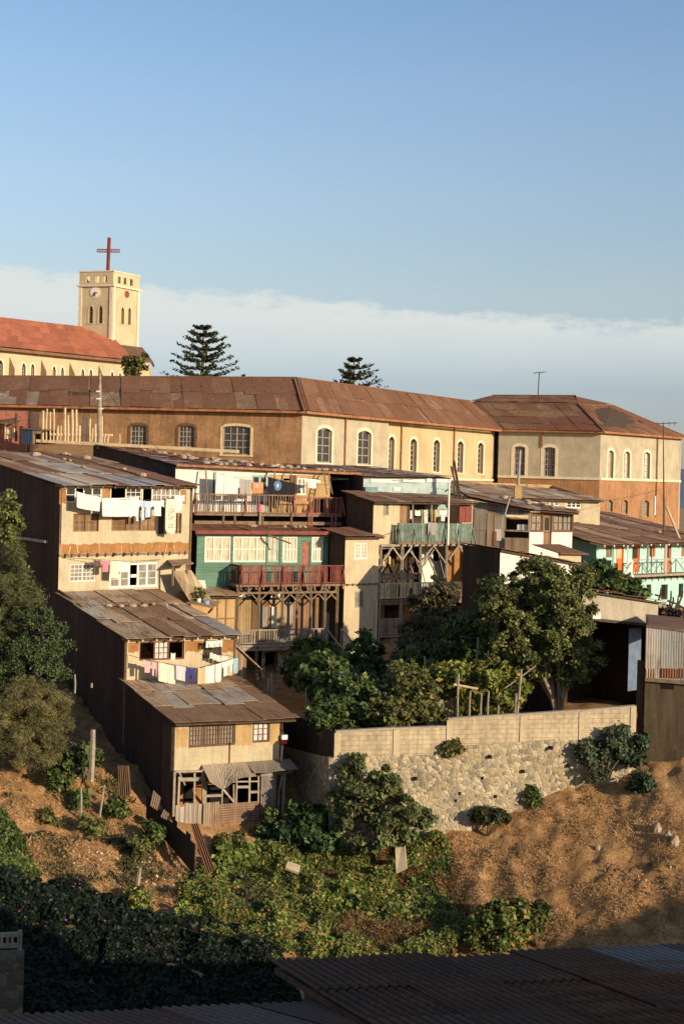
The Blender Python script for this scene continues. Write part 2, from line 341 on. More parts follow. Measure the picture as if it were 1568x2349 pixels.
class Bld:
    def __init__(b, name, label, cat, F, z0, group=None):
        b.F = F; b.holes = []; b.root = empty(name, label, cat, F.p(F.w / 2, z0, -1), group)
    def rect(b, r, d=0): return b.F.R(*r, d) if isinstance(r[0], str) else r
    def win(b, r, cas=1, cols=2, rows=3, fr='trim', pane='glass', fw=.06, bar=.028, recess=.07, opened=(), name='window', cut=True, F=None, panes=None):
        F = F or b.F; s0, s1, z0, z1 = F.R(*r) if isinstance(r[0], str) else r
        if cut: b.holes.append((s0, s1, z0, z1))
        m = MB(); d0, d1 = -recess - .05, -recess + .03
        m.fbox(F, s0, s1, z0, z0 + fw, d0, d1 + .03); m.fbox(F, s0, s1, z1 - fw, z1, d0, d1)
        m.fbox(F, s0, s0 + fw, z0 + fw, z1 - fw, d0, d1); m.fbox(F, s1 - fw, s1, z0 + fw, z1 - fw, d0, d1)
        cw = (s1 - s0 - 2 * fw) / cas; g = []
        for k in range(cas):
            a = s0 + fw + k * cw; e = a + cw
            if k: m.fbox(F, a - fw * .55, a + fw * .55, z0 + fw, z1 - fw, d0 + .005, d1 - .004)
            if k in opened: continue
            for i in range(1, cols): x = a + cw * i / cols; m.fbox(F, x - bar / 2, x + bar / 2, z0 + fw, z1 - fw, d0 + .02, d1 - .012)
            for j in range(1, rows): z = z0 + fw + (z1 - z0 - 2 * fw) * j / rows; m.fbox(F, a, e, z - bar / 2, z + bar / 2, d0 + .022, d1 - .015)
            g.append((a, e))
        o = m.build(name, M[fr], b.root)
        if g:
            runs = []
            for a, e in g:
                if runs and abs(runs[-1][1] - a) < 1e-6: runs[-1][1] = e
                else: runs.append([a, e])
            for a, e in runs: pm = MB(); pm.fbox(F, a, e, z0 + fw, z1 - fw, d0 + .028, d0 + .036); pm.build('pane', M[pane], o)
        return o
    def arch(b, r, fr='trim_wing', w=.16, rise=.14, proud=.035, **kw):
        """window with a plaster surround that has a gently arched head"""
        wf = kw.pop('wf', 'beam_grey'); o = b.win(r, fr=wf, **kw); F = b.F; s0, s1, z0, z1 = b.holes[-1]; m = MB(); N = 8
        def a(i, e):
            t = i / N * 2 - 1; return lerp(s0 - e, s1 + e, i / N), z1 - rise + (rise + e) * (1 - t * t) ** .5 if e else z1 - rise + rise * (1 - t * t)
        for i in range(N):
            A, B_, C_, D_ = a(i, 0), a(i + 1, 0), a(i + 1, w), a(i, w)
            m.slab([F.p(*A, proud), F.p(*B_, proud), F.p(*C_, proud), F.p(*D_, proud)], proud + .1)
        for e0, e1 in ((s0 - w, s0), (s1, s1 + w)): m.fbox(F, e0, e1, z0 - .01, z1 - rise + .01, -.1, proud)
        m.fbox(F, s0 - w - .03, s1 + w + .03, z0 - .12, z0, -.1, proud + .05)
        m.build('window_surround', M[fr], o); return o
    def door(b, r, mat='frame_brown', fr='trim', name='door', recess=.08, light=None):
        s0, s1, z0, z1 = b.F.R(*r) if isinstance(r[0], str) else r
        b.holes.append((s0, s1, z0, z1)); m = MB(); F = b.F
        m.fbox(F, s0 + .06, s1 - .06, z0, z1 - .06, -recess - .05, -recess)
        if not light:
            h = z1 - z0
            for k in (.12, .55): m.fbox(F, s0 + .15, s1 - .15, z0 + h * k, z0 + h * (k + .33), -recess, -recess + .015)
        o = m.build(name, M[mat], b.root); f = MB()
        f.fbox(F, s0, s0 + .06, z0, z1, -recess - .06, -recess + .04); f.fbox(F, s1 - .06, s1, z0, z1, -recess - .06, -recess + .04); f.fbox(F, s0 + .06, s1 - .06, z1 - .06, z1, -recess - .06, -recess + .04)
        f.build('door_frame', M[fr], o)
        if light:
            p = MB(); h = z1 - z0; p.fbox(F, s0 + .16, s1 - .16, z0 + h * .5, z1 - .22, -recess, -recess + .012); p.build('pane', M[light], o)
        return o
    def hole(b, r): b.holes.append(b.F.R(*r) if isinstance(r[0], str) else r)
    def wall(b, mat, s0, s1, z0, zl, zr=None, d=0, name='wall', rev=.16, F=None, use=None):
        """front wall sheet with real openings and reveals; the top may slope"""
        F = F or b.F; zr = zl if zr is None else zr; m = MB(); zm = min(zl, zr)
        H = [(max(s0, h[0]), min(s1, h[1]), max(z0, h[2]), min(zm, h[3])) for h in b.holes if h[0] < s1 and h[1] > s0 and h[2] < zm and h[3] > z0]
        S = sorted({s0, s1, *[x for h in H for x in h[:2]]}); Zs = sorted({z0, zm, *[x for h in H for x in h[2:]]})
        for i in range(len(S) - 1):
            for j in range(len(Zs) - 1):
                cs, cz = (S[i] + S[i + 1]) / 2, (Zs[j] + Zs[j + 1]) / 2
                if any(h[0] < cs < h[1] and h[2] < cz < h[3] for h in H): continue
                m.face([F.p(S[i], Zs[j], d), F.p(S[i + 1], Zs[j], d), F.p(S[i + 1], Zs[j + 1], d), F.p(S[i], Zs[j + 1], d)])
        if abs(zl - zr) > .01:
            m.face([F.p(s0, zm, d), F.p(s1, zm, d), F.p(s1, zr, d), F.p(s0, zl, d)] if zl > zm and zr > zm else
                   ([F.p(s0, zm, d), F.p(s1, zm, d), F.p(s0, zl, d)] if zl > zr else [F.p(s0, zm, d), F.p(s1, zm, d), F.p(s1, zr, d)]))
        for h in H:
            a, e, c, g = h
            for p1, p2 in (((a, c), (e, c)), ((e, c), (e, g)), ((e, g), (a, g)), ((a, g), (a, c))):
                m.face([F.p(*p1, d), F.p(*p2, d), F.p(*p2, d - rev), F.p(*p1, d - rev)])
        return m.build(name, M[mat], b.root)
    def sides(b, mat, s0, s1, z0, zl, zr, depth, zbl, zbr, left=True, right=True, back=True, floor=False, matr=None, d=0):
        F = b.F
        if left: m = MB(); m.slab([F.p(s0, z0, d - depth), F.p(s0, z0, d), F.p(s0, zl, d), F.p(s0, zbl, d - depth)], .12); m.build('side_wall', M[mat], b.root)
        if right: m = MB(); m.slab([F.p(s1, z0, d), F.p(s1, z0, d - depth), F.p(s1, zbr, d - depth), F.p(s1, zr, d)], .12); m.build('side_wall', M[matr or mat], b.root)
        if back: m = MB(); m.slab([F.p(s1 - .13, z0, d - depth + .13), F.p(s0 + .13, z0, d - depth + .13), F.p(s0 + .13, zbl, d - depth + .13), F.p(s1 - .13, zbr, d - depth + .13)], .12); m.build('back_wall', M[mat], b.root)
    def add(b, mb, name, mat, parent=None, smooth=False): return mb.build(name, M[mat], parent or b.root, smooth)

def railing(parent, F, s0, s1, z0, h, d, mat, gap=.13, bw=.045, post=1.6, jitter=.02, seed=1, brace=0, name='railing', rail=.07, z0r=None, missing=.05, postmat=None):
    rnd = random.Random(seed); m = MB(); z0r = z0 if z0r is None else z0r
    zz = lambda s: lerp(z0, z0r, (s - s0) / (s1 - s0))
    for k, hh in ((h, rail), (.12, rail)): m.hexa([F.p(s0, zz(s0) + k - hh, d + .03), F.p(s1, zz(s1) + k - hh, d + .03), F.p(s1, zz(s1) + k - hh, d - .03), F.p(s0, zz(s0) + k - hh, d - .03)],
                                                [F.p(s0, zz(s0) + k, d + .03), F.p(s1, zz(s1) + k, d + .03), F.p(s1, zz(s1) + k, d - .03), F.p(s0, zz(s0) + k, d - .03)])
    s = s0 + gap * .6
    while s < s1 - .03:
        if rnd.random() > missing:
            w = bw * rnd.uniform(.75, 1.3); c = rnd.uniform(.75, 1.3); t = rnd.uniform(-jitter, jitter)
            m.beam(F.p(s, zz(s) + .04, d + .035), F.p(s + t, zz(s) + h - .02, d + .035), w, .02, (c, c, c), F.n)
        s += gap * rnd.uniform(.85, 1.15)
    o = m.build(name, M[mat], parent)
    n = max(1, round((s1 - s0) / post))
    for i in range(n + 1):
        s = lerp(s0, s1, i / n); p = MB(); p.beam(F.p(s, zz(s) - .1, d - .06), F.p(s, zz(s) + h + .03, d - .06), .09, .09)
        if brace: p.beam(F.p(s, zz(s) - .05, d + brace), F.p(s, zz(s) + h * .75, d + .06), .06, .06)
        p.build('post', M[postmat or mat], parent)
    return o

def cloth(name, label, cat, F, d, tl, tr, drop, mat, shape='sheet', view='Z3', group='laundry on the lines', seed=0, sag=0.04, tilt=0):
    """a piece of washing hung by its upper edge from a line; d is its distance from the wall"""
    rnd = random.Random(seed); a, b_ = F.hit(view, *tl, d), F.hit(view, *tr, d); L = drop
    nx, ny = 14, 16; m = MB(); ph = rnd.uniform(0, 6); am = .06 * min(1, (b_[0] - a[0]))
    def keep(u, v):
        if shape == 'shirt':
            return (.24 < u < .76) or v < .3 + .25 * abs(u - .5)
        if shape == 'trousers': return v < .25 or abs(u - .5) > .09 + .05 * v
        if shape == 'socks': return int(u * 5.99) % 2 == 0
        if shape == 'mat': return True
        if shape == 'shorts': return v < .45 or abs(u - .5) > .08
        return True
    def pt(i, j, o):
        u, v = i / nx, j / ny
        wv = am * math.sin(ph + u * 9 + v * 1.5) * (.3 + v) + .02 * math.sin(u * 23 + ph * 2) * (.4 + v)
        s = lerp(a[0], b_[0], u); z = lerp(a[1], b_[1], u) - sag * 4 * u * (1 - u) * (1 - .5 * v) - v * L * (1 + .03 * math.sin(3 * u + ph) + tilt * (u - .5))
        if shape == 'mat' and v > .9: s = lerp(s, (a[0] + b_[0]) / 2, (v - .9) * 3)
        return F.p(s, z, d + wv + o)
    for i in range(nx):
        for j in range(ny):
            if keep((i + .5) / nx, (j + .5) / ny): m.hexa([pt(i, j + 1, .006), pt(i + 1, j + 1, .006), pt(i + 1, j, .006), pt(i, j, .006)][::1], [pt(i, j + 1, -.006), pt(i + 1, j + 1, -.006), pt(i + 1, j, -.006), pt(i, j, -.006)])
    base = pt(nx // 2, ny // 2, 0)
    o = m.build(name, mat, None, True, base); tag(o, label, cat, group); return o

# ---------------------------------------------------------------- foliage
def leafmesh(name, C, N, S, T, mat, parent=None, asp=1.7, loc=None):
    n = len(C); o3 = np.array(loc if loc is not None else (parent_world(parent) if parent else (0, 0, 0)), dtype=float)
    N = N / (np.linalg.norm(N, axis=1)[:, None] + 1e-9); R = rng.normal(size=(n, 3)); t = np.cross(N, R); t /= np.linalg.norm(t, axis=1)[:, None] + 1e-9; b = np.cross(N, t)
    S = S[:, None]; V = np.stack([C - t * S * asp * .5, C + b * S * .5 - N * S * .08, C + t * S * asp * .5, C - b * S * .5 - N * S * .08], 1) - o3
    me = bpy.data.meshes.new(name); me.vertices.add(4 * n); me.vertices.foreach_set('co', V.ravel())
    me.loops.add(4 * n); me.loops.foreach_set('vertex_index', np.arange(4 * n, dtype=np.int32))
    me.polygons.add(n); me.polygons.foreach_set('loop_start', np.arange(0, 4 * n, 4, dtype=np.int32)); me.polygons.foreach_set('loop_total', np.full(n, 4, dtype=np.int32))
    me.update(calc_edges=True)
    a = me.color_attributes.new('tint', 'FLOAT_COLOR', 'CORNER'); c = np.ones((n, 4)); c[:, :3] = T; a.data.foreach_set('color', np.repeat(c, 4, 0).ravel())
    me.materials.append(mat); o = bpy.data.objects.new(name, me); COL.objects.link(o)
    if parent: o.parent = parent
    elif loc is not None: o.location = loc
    return o
def tints(n, pal, var=.25):
    p = np.array([c for c, w in pal]); w = np.array([w for c, w in pal]); k = rng.choice(len(p), n, p=w / w.sum())
    return p[k] * (1 + rng.uniform(-var, var, (n, 1)))
def crown_pts(blobs, n, clump=.35, dens=2.0, shell=.72, gap=.0):
    """leaf positions in clumps spread through ellipsoid blobs, uneven at the edge"""
    C = []; N = []; K = []; area = np.array([(b[3] * b[4] + b[4] * b[5] + b[3] * b[5]) for b in blobs]); area = area / area.sum(); kid = 0
    for b, a in zip(blobs, area):
        c, r = np.array(b[:3]), np.array(b[3:6]); nb = max(20, int(n * a)); nc = max(6, int(dens * (r[0] * r[2] + r[0] * r[1] + r[1] * r[2]) / clump ** 2))
        d = rng.normal(size=(nc, 3)); d /= np.linalg.norm(d, axis=1)[:, None]
        rad = np.where(rng.random(nc) < .72, shell + (1.08 - shell) * rng.random(nc), rng.random(nc) ** .5 * shell)[:, None]; rad = np.where(rng.random((nc, 1)) < .13, rad * 1.22, rad); cc = c + d * r * rad
        k = rng.integers(0, nc, nb); off = rng.normal(size=(nb, 3)) * clump * rng.uniform(.3, .62, (nc, 1))[k]
        off[:, 2] *= .75; p = cc[k] + off; C.append(p); nn = (p - c) / r; nn /= np.linalg.norm(nn, axis=1)[:, None] + 1e-9
        N.append(nn * .55 + rng.normal(size=(nb, 3)) * .6 + np.array([0, 0, .35])); K.append(k + kid); kid += nc
    return np.concatenate(C), np.concatenate(N), np.concatenate(K)
GREEN = [((0.0754, 0.1165, 0.029), 4), ((0.1174, 0.1552, 0.0369), 3), ((0.1677, 0.1863, 0.0462), 1.5), ((0.0503, 0.0807, 0.0238), 2)]
OLIVE = [((0.1258, 0.1395, 0.0389), 4), ((0.1845, 0.1879, 0.0539), 3), ((0.0838, 0.0985, 0.03), 3), ((0.2347, 0.2147, 0.0673), 1)]
DARKG = [((0.0707, 0.1072, 0.0318), 4), ((0.1089, 0.1469, 0.0416), 3), ((0.0544, 0.0778, 0.0245), 2), ((0.1634, 0.1814, 0.049), 1)]
BROWNISH = [((0.1575, 0.1432, 0.0425), 3), ((0.1074, 0.1264, 0.0344), 3), ((0.2148, 0.1685, 0.053), 2), ((0.0716, 0.0927, 0.0265), 2)]
VINE = [((0.1925, 0.2106, 0.0413), 3), ((0.2975, 0.2592, 0.0482), 2), ((0.1225, 0.162, 0.0344), 3), ((0.3499, 0.2106, 0.0413), 0.8)]
IVY = [((0.1209, 0.1691, 0.0389), 4), ((0.1814, 0.2224, 0.048), 3), ((0.0725, 0.1068, 0.0271), 2), ((0.3143, 0.2669, 0.0524), 1), ((0.3384, 0.1779, 0.0524), 0.6), ((0.26, 0.1534, 0.0572), 1.2)]
def foliage(name, blobs, n, size, pal, parent=None, loc=None, clump=.35, dens=2.0, shell=.72, asp=1.7, var=.3):
    C, N, K = crown_pts(blobs, n, clump, dens, shell); T = tints(len(C), pal, .15)
    kv = rng.uniform(1 - var, 1 + var, K.max() + 1)[K][:, None]; return leafmesh(name, C, N, size * rng.uniform(.6, 1.35, len(C)), T * kv, M['leaf'], parent, asp, loc)
def bush(name, label, cat, blobs, n, size, pal, base, group=None, stems=4, clump=.3, **kw):
    """blobs given in the picture: (px, py, Y, rx, ry_depth, rz) with radii in metres"""
    W = [(*P(b[0], b[1], b[2]), b[3], b[4], b[5]) for b in blobs]; r = empty(name, label, cat, base, group)
    foliage('foliage', W, n, size, pal, r, clump=clump, **kw)
    if stems:
        m = MB(); rnd = random.Random(len(blobs) + n)
        for k in range(stems):
            b = W[k % len(W)]; e = Vector(b[:3]) + Vector((rnd.uniform(-.5, .5) * b[3], rnd.uniform(-.4, .4) * b[4], rnd.uniform(-.2, .5) * b[5])); s = Vector(base)
            mid = lerp(s, e, .5) + Vector((rnd.uniform(-.15, .15), rnd.uniform(-.15, .15), .1)); m.tube([s, mid, e], [.05, .035, .012], 5)
        m.build('stem', M['bark'], r, True)
    return r
# ---------------------------------------------------------------- camera, sun, sky
cam = bpy.data.cameras.new('camera'); co = bpy.data.objects.new('camera', cam); COL.objects.link(co); sc.camera = co
cam.sensor_fit = 'AUTO'; cam.sensor_width = 36; cam.lens = FOC / 2349 * 36; cam.shift_y = -(1174.5 - PY) / 2349; cam.clip_start = .5; cam.clip_end = 20000
co.matrix_world = Matrix(((cr, -sr, 0, 0), (0, 0, -1, 0), (sr, cr, 0, 0), (0, 0, 0, 1)))
SUN_EL, SUN_AZ = 15.5, 52.0                      # elevation; azimuth from behind the camera towards the right
se, sa = math.radians(SUN_EL), math.radians(SUN_AZ)
sd = Vector((math.sin(sa) * math.cos(se), -math.cos(sa) * math.cos(se), math.sin(se)))
sl = bpy.data.lights.new('sun', 'SUN'); sl.energy = 4.9; sl.angle = math.radians(.5); sl.color = (1, .82, .58)
so = bpy.data.objects.new('sun', sl); COL.objects.link(so); so.rotation_euler = sd.to_track_quat('Z', 'Y').to_euler()
w = bpy.data.worlds.new('World'); sc.world = w; w.use_nodes = True; wt = w.node_tree; wn = wt.nodes; wl = wt.links
bg = wn['Background']; sky = wn.new('ShaderNodeTexSky'); sky.sky_type = 'NISHITA'; sky.sun_disc = False
sky.sun_elevation = se; sky.sun_rotation = math.radians(180 - SUN_AZ); sky.altitude = 100; sky.air_density = 1.0; sky.dust_density = .6; sky.ozone_density = 2.0
SKY = .115; bg.inputs['Strength'].default_value = SKY
def wnode(ty, **k):
    n = wn.new(ty)
    for a, b in k.items(): setattr(n, a, b)
    return n
def wmath(op, a, b=0.0, c=None):
    n = wnode('ShaderNodeMath', operation=op)
    for k, v in enumerate((a, b, c)):
        if v is None: continue
        if hasattr(v, 'is_linked'): wl.new(v, n.inputs[k])
        else: n.inputs[k].default_value = v
    return n.outputs[0]
def wmix(a, b, f, mode='MIX'):
    n = wnode('ShaderNodeMix', data_type='RGBA', blend_type=mode)
    for k, v in ((0, f), (6, a), (7, b)):
        if hasattr(v, 'is_linked'): wl.new(v, n.inputs[k])
        else: n.inputs[k].default_value = (*v, 1) if isinstance(v, tuple) else v
    return n.outputs[2]
def wramp(f, stops):
    r = wnode('ShaderNodeValToRGB'); e = r.color_ramp.elements
    while len(e) < len(stops): e.new(.5)
    for k, (p, c) in enumerate(stops): e[k].position = p; e[k].color = (*c, 1)
    wl.new(f, r.inputs[0]); return r.outputs[0]
tc = wnode('ShaderNodeTexCoord'); sx = wnode('ShaderNodeSeparateXYZ'); wl.new(tc.outputs['Generated'], sx.inputs[0])
el = sx.outputs[2]; az = wmath('ARCTAN2', sx.outputs[0], sx.outputs[1])
cv = wnode('ShaderNodeCombineXYZ'); wl.new(wmath('MULTIPLY', az, 14.0), cv.inputs[0]); wl.new(wmath('MULTIPLY', el, 40.0), cv.inputs[1])
def wnoise(scale, det, rough, vec=None):
    n = wnode('ShaderNodeTexNoise'); n.inputs['Scale'].default_value = scale; n.inputs['Detail'].default_value = det; n.inputs['Roughness'].default_value = rough
    wl.new(vec or cv.outputs[0], n.inputs['Vector']); return n.outputs[0]
skyc = wmix(sky.outputs[0], wramp(el, [(0, (.55, .56, .72)), (.06, (.69, .69, .88)), (.125, (1.06, .94, .90)), (.193, (1.27, 1.13, 1.07)), (.263, (1.28, 1.22, 1.2)), (.326, (1.2, 1.22, 1.26)), (.6, (1.15, 1.08, 1.02)), (1, (1.0, .95, .9))]) , 1.0, 'MULTIPLY')
# a bank of cloud low over the sea: lumpy upper edge falling to the right, thinning downwards into the haze
edge = wmath('MULTIPLY_ADD', az, -.06, .122)
edge = wmath('ADD', edge, wmath('MULTIPLY', wmath('SUBTRACT', wnoise(1.0, 7, .7), .5), .05))
dd = wmath('SUBTRACT', edge, el)
top = wnode('ShaderNodeMapRange', interpolation_type='SMOOTHSTEP'); wl.new(dd, top.inputs[0]); top.inputs[1].default_value = -.003; top.inputs[2].default_value = .009
low = wnode('ShaderNodeMapRange', interpolation_type='SMOOTHSTEP'); wl.new(el, low.inputs[0]); low.inputs[1].default_value = .045; low.inputs[2].default_value = .125
mask = wmath('MULTIPLY', top.outputs[0], low.outputs[0]); mask = wmath('MULTIPLY', mask, wmath('MULTIPLY_ADD', wnoise(.9, 5, .6), .4, .8))
mask = wmath('MINIMUM', mask, .92)
veil = wnode('ShaderNodeMapRange', interpolation_type='SMOOTHSTEP'); wl.new(el, veil.inputs[0]); veil.inputs[1].default_value = .19; veil.inputs[2].default_value = .10
mask = wmath('MAXIMUM', mask, wmath('MULTIPLY', veil.outputs[0], wmath('MULTIPLY', wnoise(.45, 5, .6), .28)))
K = 1 / SKY
skyc = wmix(skyc, tuple(c * K for c in (.60, .63, .605)), mask)
wl.new(skyc, bg.inputs['Color'])
sc.view_settings.view_transform = 'Standard'; sc.view_settings.look = 'None'; sc.view_settings.exposure = .3; sc.view_settings.gamma = 1
sc.cycles.max_bounces = 6; sc.cycles.use_denoising = True

# ---------------------------------------------------------------- terrain
def vnoise(x, y, s, seed=0):
    x, y = np.asarray(x) * s, np.asarray(y) * s; xi, yi = np.floor(x), np.floor(y); fx, fy = x - xi, y - yi
    def h(a, b):
        n = np.sin(a * 127.1 + b * 311.7 + seed * 74.7) * 43758.5453; return n - np.floor(n)
    u, v = fx * fx * (3 - 2 * fx), fy * fy * (3 - 2 * fy)
    return (h(xi, yi) * (1 - u) + h(xi + 1, yi) * u) * (1 - v) + (h(xi, yi + 1) * (1 - u) + h(xi + 1, yi + 1) * u) * v - .5
class RBF:
    def __init__(s, pts):
        s.p = np.array([(a.x, a.y) for a in pts]); z = np.array([a.z for a in pts]); n = len(pts)
        A = np.zeros((n + 3, n + 3)); A[:n, :n] = s.k(s.p, s.p) + np.eye(n) * .15; A[:n, n] = 1; A[:n, n + 1:] = s.p; A[n, :n] = 1; A[n + 1:, :n] = s.p.T
        s.w = np.linalg.solve(A, np.concatenate([z, np.zeros(3)]))
    def k(s, a, b):
        d = np.linalg.norm(a[:, None] - b[None], axis=2); return np.where(d > 1e-6, d * d * np.log(d + 1e-9), 0) / 100
    def __call__(s, x, y):
        q_ = np.stack([x, y], 1); out = np.zeros(len(q_)); n = len(s.p)
        for i in range(0, len(q_), 20000):
            c = q_[i:i + 20000]; out[i:i + 20000] = s.k(c, s.p) @ s.w[:n] + s.w[n] + c @ s.w[n + 1:]
        return out
V3 = Vector
low_pts = [P(*a) for a in [(800, 1985, 59.6), (1035, 1905, 60.7), (1200, 1850, 61.3), (1375, 1795, 62.2), (1455, 1752, 62.6), (1500, 1800, 61), (1568, 1890, 58), (1400, 1950, 58.5), (1300, 2150, 54), (1568, 2150, 52.5),
    (1100, 2000, 58.3), (1000, 2150, 54.3), (700, 2000, 57.3), (700, 2120, 54.3), (850, 2140, 54.3), (150, 1680, 68), (250, 1775, 62), (300, 1850, 60), (390, 1960, 57), (440, 2040, 55.3), (520, 1930, 60),
    (600, 1925, 60.6), (0, 1715, 62), (100, 1725, 62.3), (0, 1850, 57.5), (150, 1850, 58.3), (0, 2000, 53), (200, 2000, 54.5), (350, 2050, 53.7), (300, 2150, 50.5), (100, 2150, 49.5), (450, 2200, 49.5),
    (600, 2200, 50.5), (0, 2150, 48.5), (0, 2300, 43), (200, 2300, 45), (400, 2300, 46), (600, 2300, 47), (0, 1600, 68), (0, 1480, 77), (-150, 1700, 62), (-150, 2000, 52), (700, 1920, 60.5), (170, 1720, 65)]]
low_pts += [V3(a) for a in [(0, 46, -18.8), (10, 46, -19), (20, 46, -18.5), (20, 53, -15.5), (25, 60, -12), (0, 32, -17.5), (-10, 32, -16), (-25, 40, -12), (15, 32, -17), (0, 20, -12), (12, 20, -12), (-10, 20, -12), (0, 8, -8), (20, 10, -8),
    (-15, 8, -9), (0, -10, -6), (25, -10, -4), (-25, -10, -6), (30, 30, -10), (-30, 60, -7), (-40, 40, -8), (-30, 78, -6), (-13, 72, -11), (-20, 85, -7), (-35, 95, -2), (-14, 84, -8), (30, 45, -12)]]
up_pts = [V3(a) for a in [(-3, 66, -11.8), (0, 61, -11.9), (5, 62, -11.8), (10, 63, -11.7), (13.5, 64, -11.6), (20, 64, -11.2), (-4, 75, -12.3), (5, 75, -11.8), (12, 75, -11.4), (0, 81, -12.4), (7, 85, -11.2), (14, 84, -10.5), (-10, 82, -12.2), (-5, 84, -12.6),
    (20, 75, -10.8), (25, 85, -10), (-14, 72, -12), (-25, 70, -8), (-20, 86, -6.8), (0, 92, -7), (10, 95, -7.5), (20, 100, -9), (30, 108, -9.5), (-10, 95, -4), (-20, 100, 0), (-25, 108, 1.2), (-8, 112, .3), (5, 115, -2.5), (20, 125, -5), (15, 140, -5.5),
    (40, 150, -7), (50, 170, -8), (-40, 105, 2), (-60, 140, 6), (0, 150, -1), (-40, 200, 8), (30, 200, -4), (70, 140, -10), (-80, 80, 0), (70, 70, -9), (30, 62, -11)]]
RL, RU = RBF(low_pts), RBF(up_pts)
WA, WB, WC = P(650, 1640, 66.5), P(770, 1690, 60.0), P(1458, 1640, 63.0)     # the line of the retaining wall
def wall_line(x): return np.interp(x, [-13, -11, WA.x, WB.x, WC.x, 14.2, 40], [72, 68.5, WA.y, WB.y, WC.y, 63.2, 66])
def ground_np(x, y, detail=True):
    x, y = np.atleast_1d(np.asarray(x, float)), np.atleast_1d(np.asarray(y, float)); cx, cy = np.clip(x, -70, 60), np.clip(y, -12, 205)
    lo = RL(cx, np.minimum(cy, 100)); hi = RU(cx, np.maximum(cy, 60)); e = wall_line(cx) + .3
    t = np.clip((cy - e) / .5, 0, 1); tl = np.clip((cy - 78) / 14, 0, 1); wl_ = np.clip((-12.0 - cx) / 3, 0, 1); t = t * (1 - wl_) + tl * wl_
    z = lo * (1 - t) + hi * t
    if detail:
        a = np.where(t > .5, .35, 1.0)
        z = z + a * (.4 * vnoise(x, y, .3, 1) + .22 * vnoise(x, y, .8, 2) + .15 * vnoise(x, y, 1.9, 3) + .11 * vnoise(x, y, 4.3, 4) - .5 * np.abs(vnoise(x, y * .35, .75, 6)) - .22 * np.abs(vnoise(x, y * .4, 1.7, 7)))
    far = np.maximum(np.maximum(np.abs(x) - 70, y - 205), 0); return z * np.exp(-far / 250) - 60 * (1 - np.exp(-far / 300))
def gz(x, y): return float(ground_np([x], [y])[0])
_qx, _qy = np.arange(-30, 30.01, .12), np.arange(26, 82.01, .12); _QX, _QY = np.meshgrid(_qx, _qy); _QZ = ground_np(_QX.ravel(), _QY.ravel()).reshape(_QX.shape)
def gfast(x, y):
    a, b = np.clip((x + 30) / .12, 0, len(_qx) - 1.01), np.clip((y - 26) / .12, 0, len(_qy) - 1.01); i, j = a.astype(int), b.astype(int); u, v = a - i, b - j
    return (_QZ[j, i] * (1 - u) + _QZ[j, i + 1] * u) * (1 - v) + (_QZ[j + 1, i] * (1 - u) + _QZ[j + 1, i + 1] * u) * v
def ground_ray(pts):
    """where picture points meet the ground"""
    D = np.array([tuple(P(a, b, 1.0)) for a, b in pts]); Y = np.full(len(D), 30.0); done = np.zeros(len(D), bool)
    for k in range(230):
        done |= D[:, 2] * Y <= gfast(D[:, 0] * Y, Y); Y = np.where(done, Y, Y + .2)
    lo_, hi_ = Y - .2, Y.copy()
    for k in range(7):
        md = (lo_ + hi_) / 2; b_ = D[:, 2] * md <= gfast(D[:, 0] * md, md); hi_ = np.where(b_, md, hi_); lo_ = np.where(b_, lo_, md)
    Y = hi_
    return np.stack([D[:, 0] * Y, Y, gfast(D[:, 0] * Y, Y)], 1)[done]
def axis(lo, hi, step, far):
    a = list(np.arange(lo, hi, step)); s = step; x = hi
    while x < far[1]: a.append(x); s *= 1.22; x += s
    s = step; x = lo
    while x > far[0]: s *= 1.22; x -= s; a.insert(0, x)
    return np.array(a)
gx, gy = axis(-18, 17, .17, (-9000, 9000)), axis(42, 68, .17, (-400, 12000))
XX, YY = np.meshgrid(gx, gy); ZZ = ground_np(XX.ravel(), YY.ravel())
nx_, ny_ = len(gx), len(gy); idx = np.arange(nx_ * ny_).reshape(ny_, nx_)
fc = np.stack([idx[:-1, :-1], idx[:-1, 1:], idx[1:, 1:], idx[1:, :-1]], -1).reshape(-1, 4)
me = bpy.data.meshes.new('ground'); me.from_pydata(np.stack([XX.ravel(), YY.ravel(), ZZ], 1).tolist(), [], fc.tolist())
me.polygons.foreach_set('use_smooth', [True] * len(me.polygons)); me.materials.append(M['earth'])
go = bpy.data.objects.new('ground', me); COL.objects.link(go); go['kind'] = 'structure'
# far hills along the coast, seen in the gap at the right
hm = MB(); N = 40
for i in range(N):
    a0, a1 = lerp(-900, 2600, i / N), lerp(-900, 2600, (i + 1) / N); hh = lambda k: 22 + 14 * math.sin(k * .7) + 9 * math.sin(k * 1.9)
    hm.hexa([(a0, 3500, -80), (a1, 3500, -80), (a1, 4200, -80), (a0, 4200, -80)], [(a0, 3800, hh(i)), (a1, 3800, hh(i + 1)), (a1, 3900, hh(i + 1)), (a0, 3900, hh(i))])
o = hm.build('hills', m_plain('distant_hills', (.10, .14, .22), .2, .002, 1, 0)); o['kind'] = 'structure'  # distance haze is put into this bluish hill colour
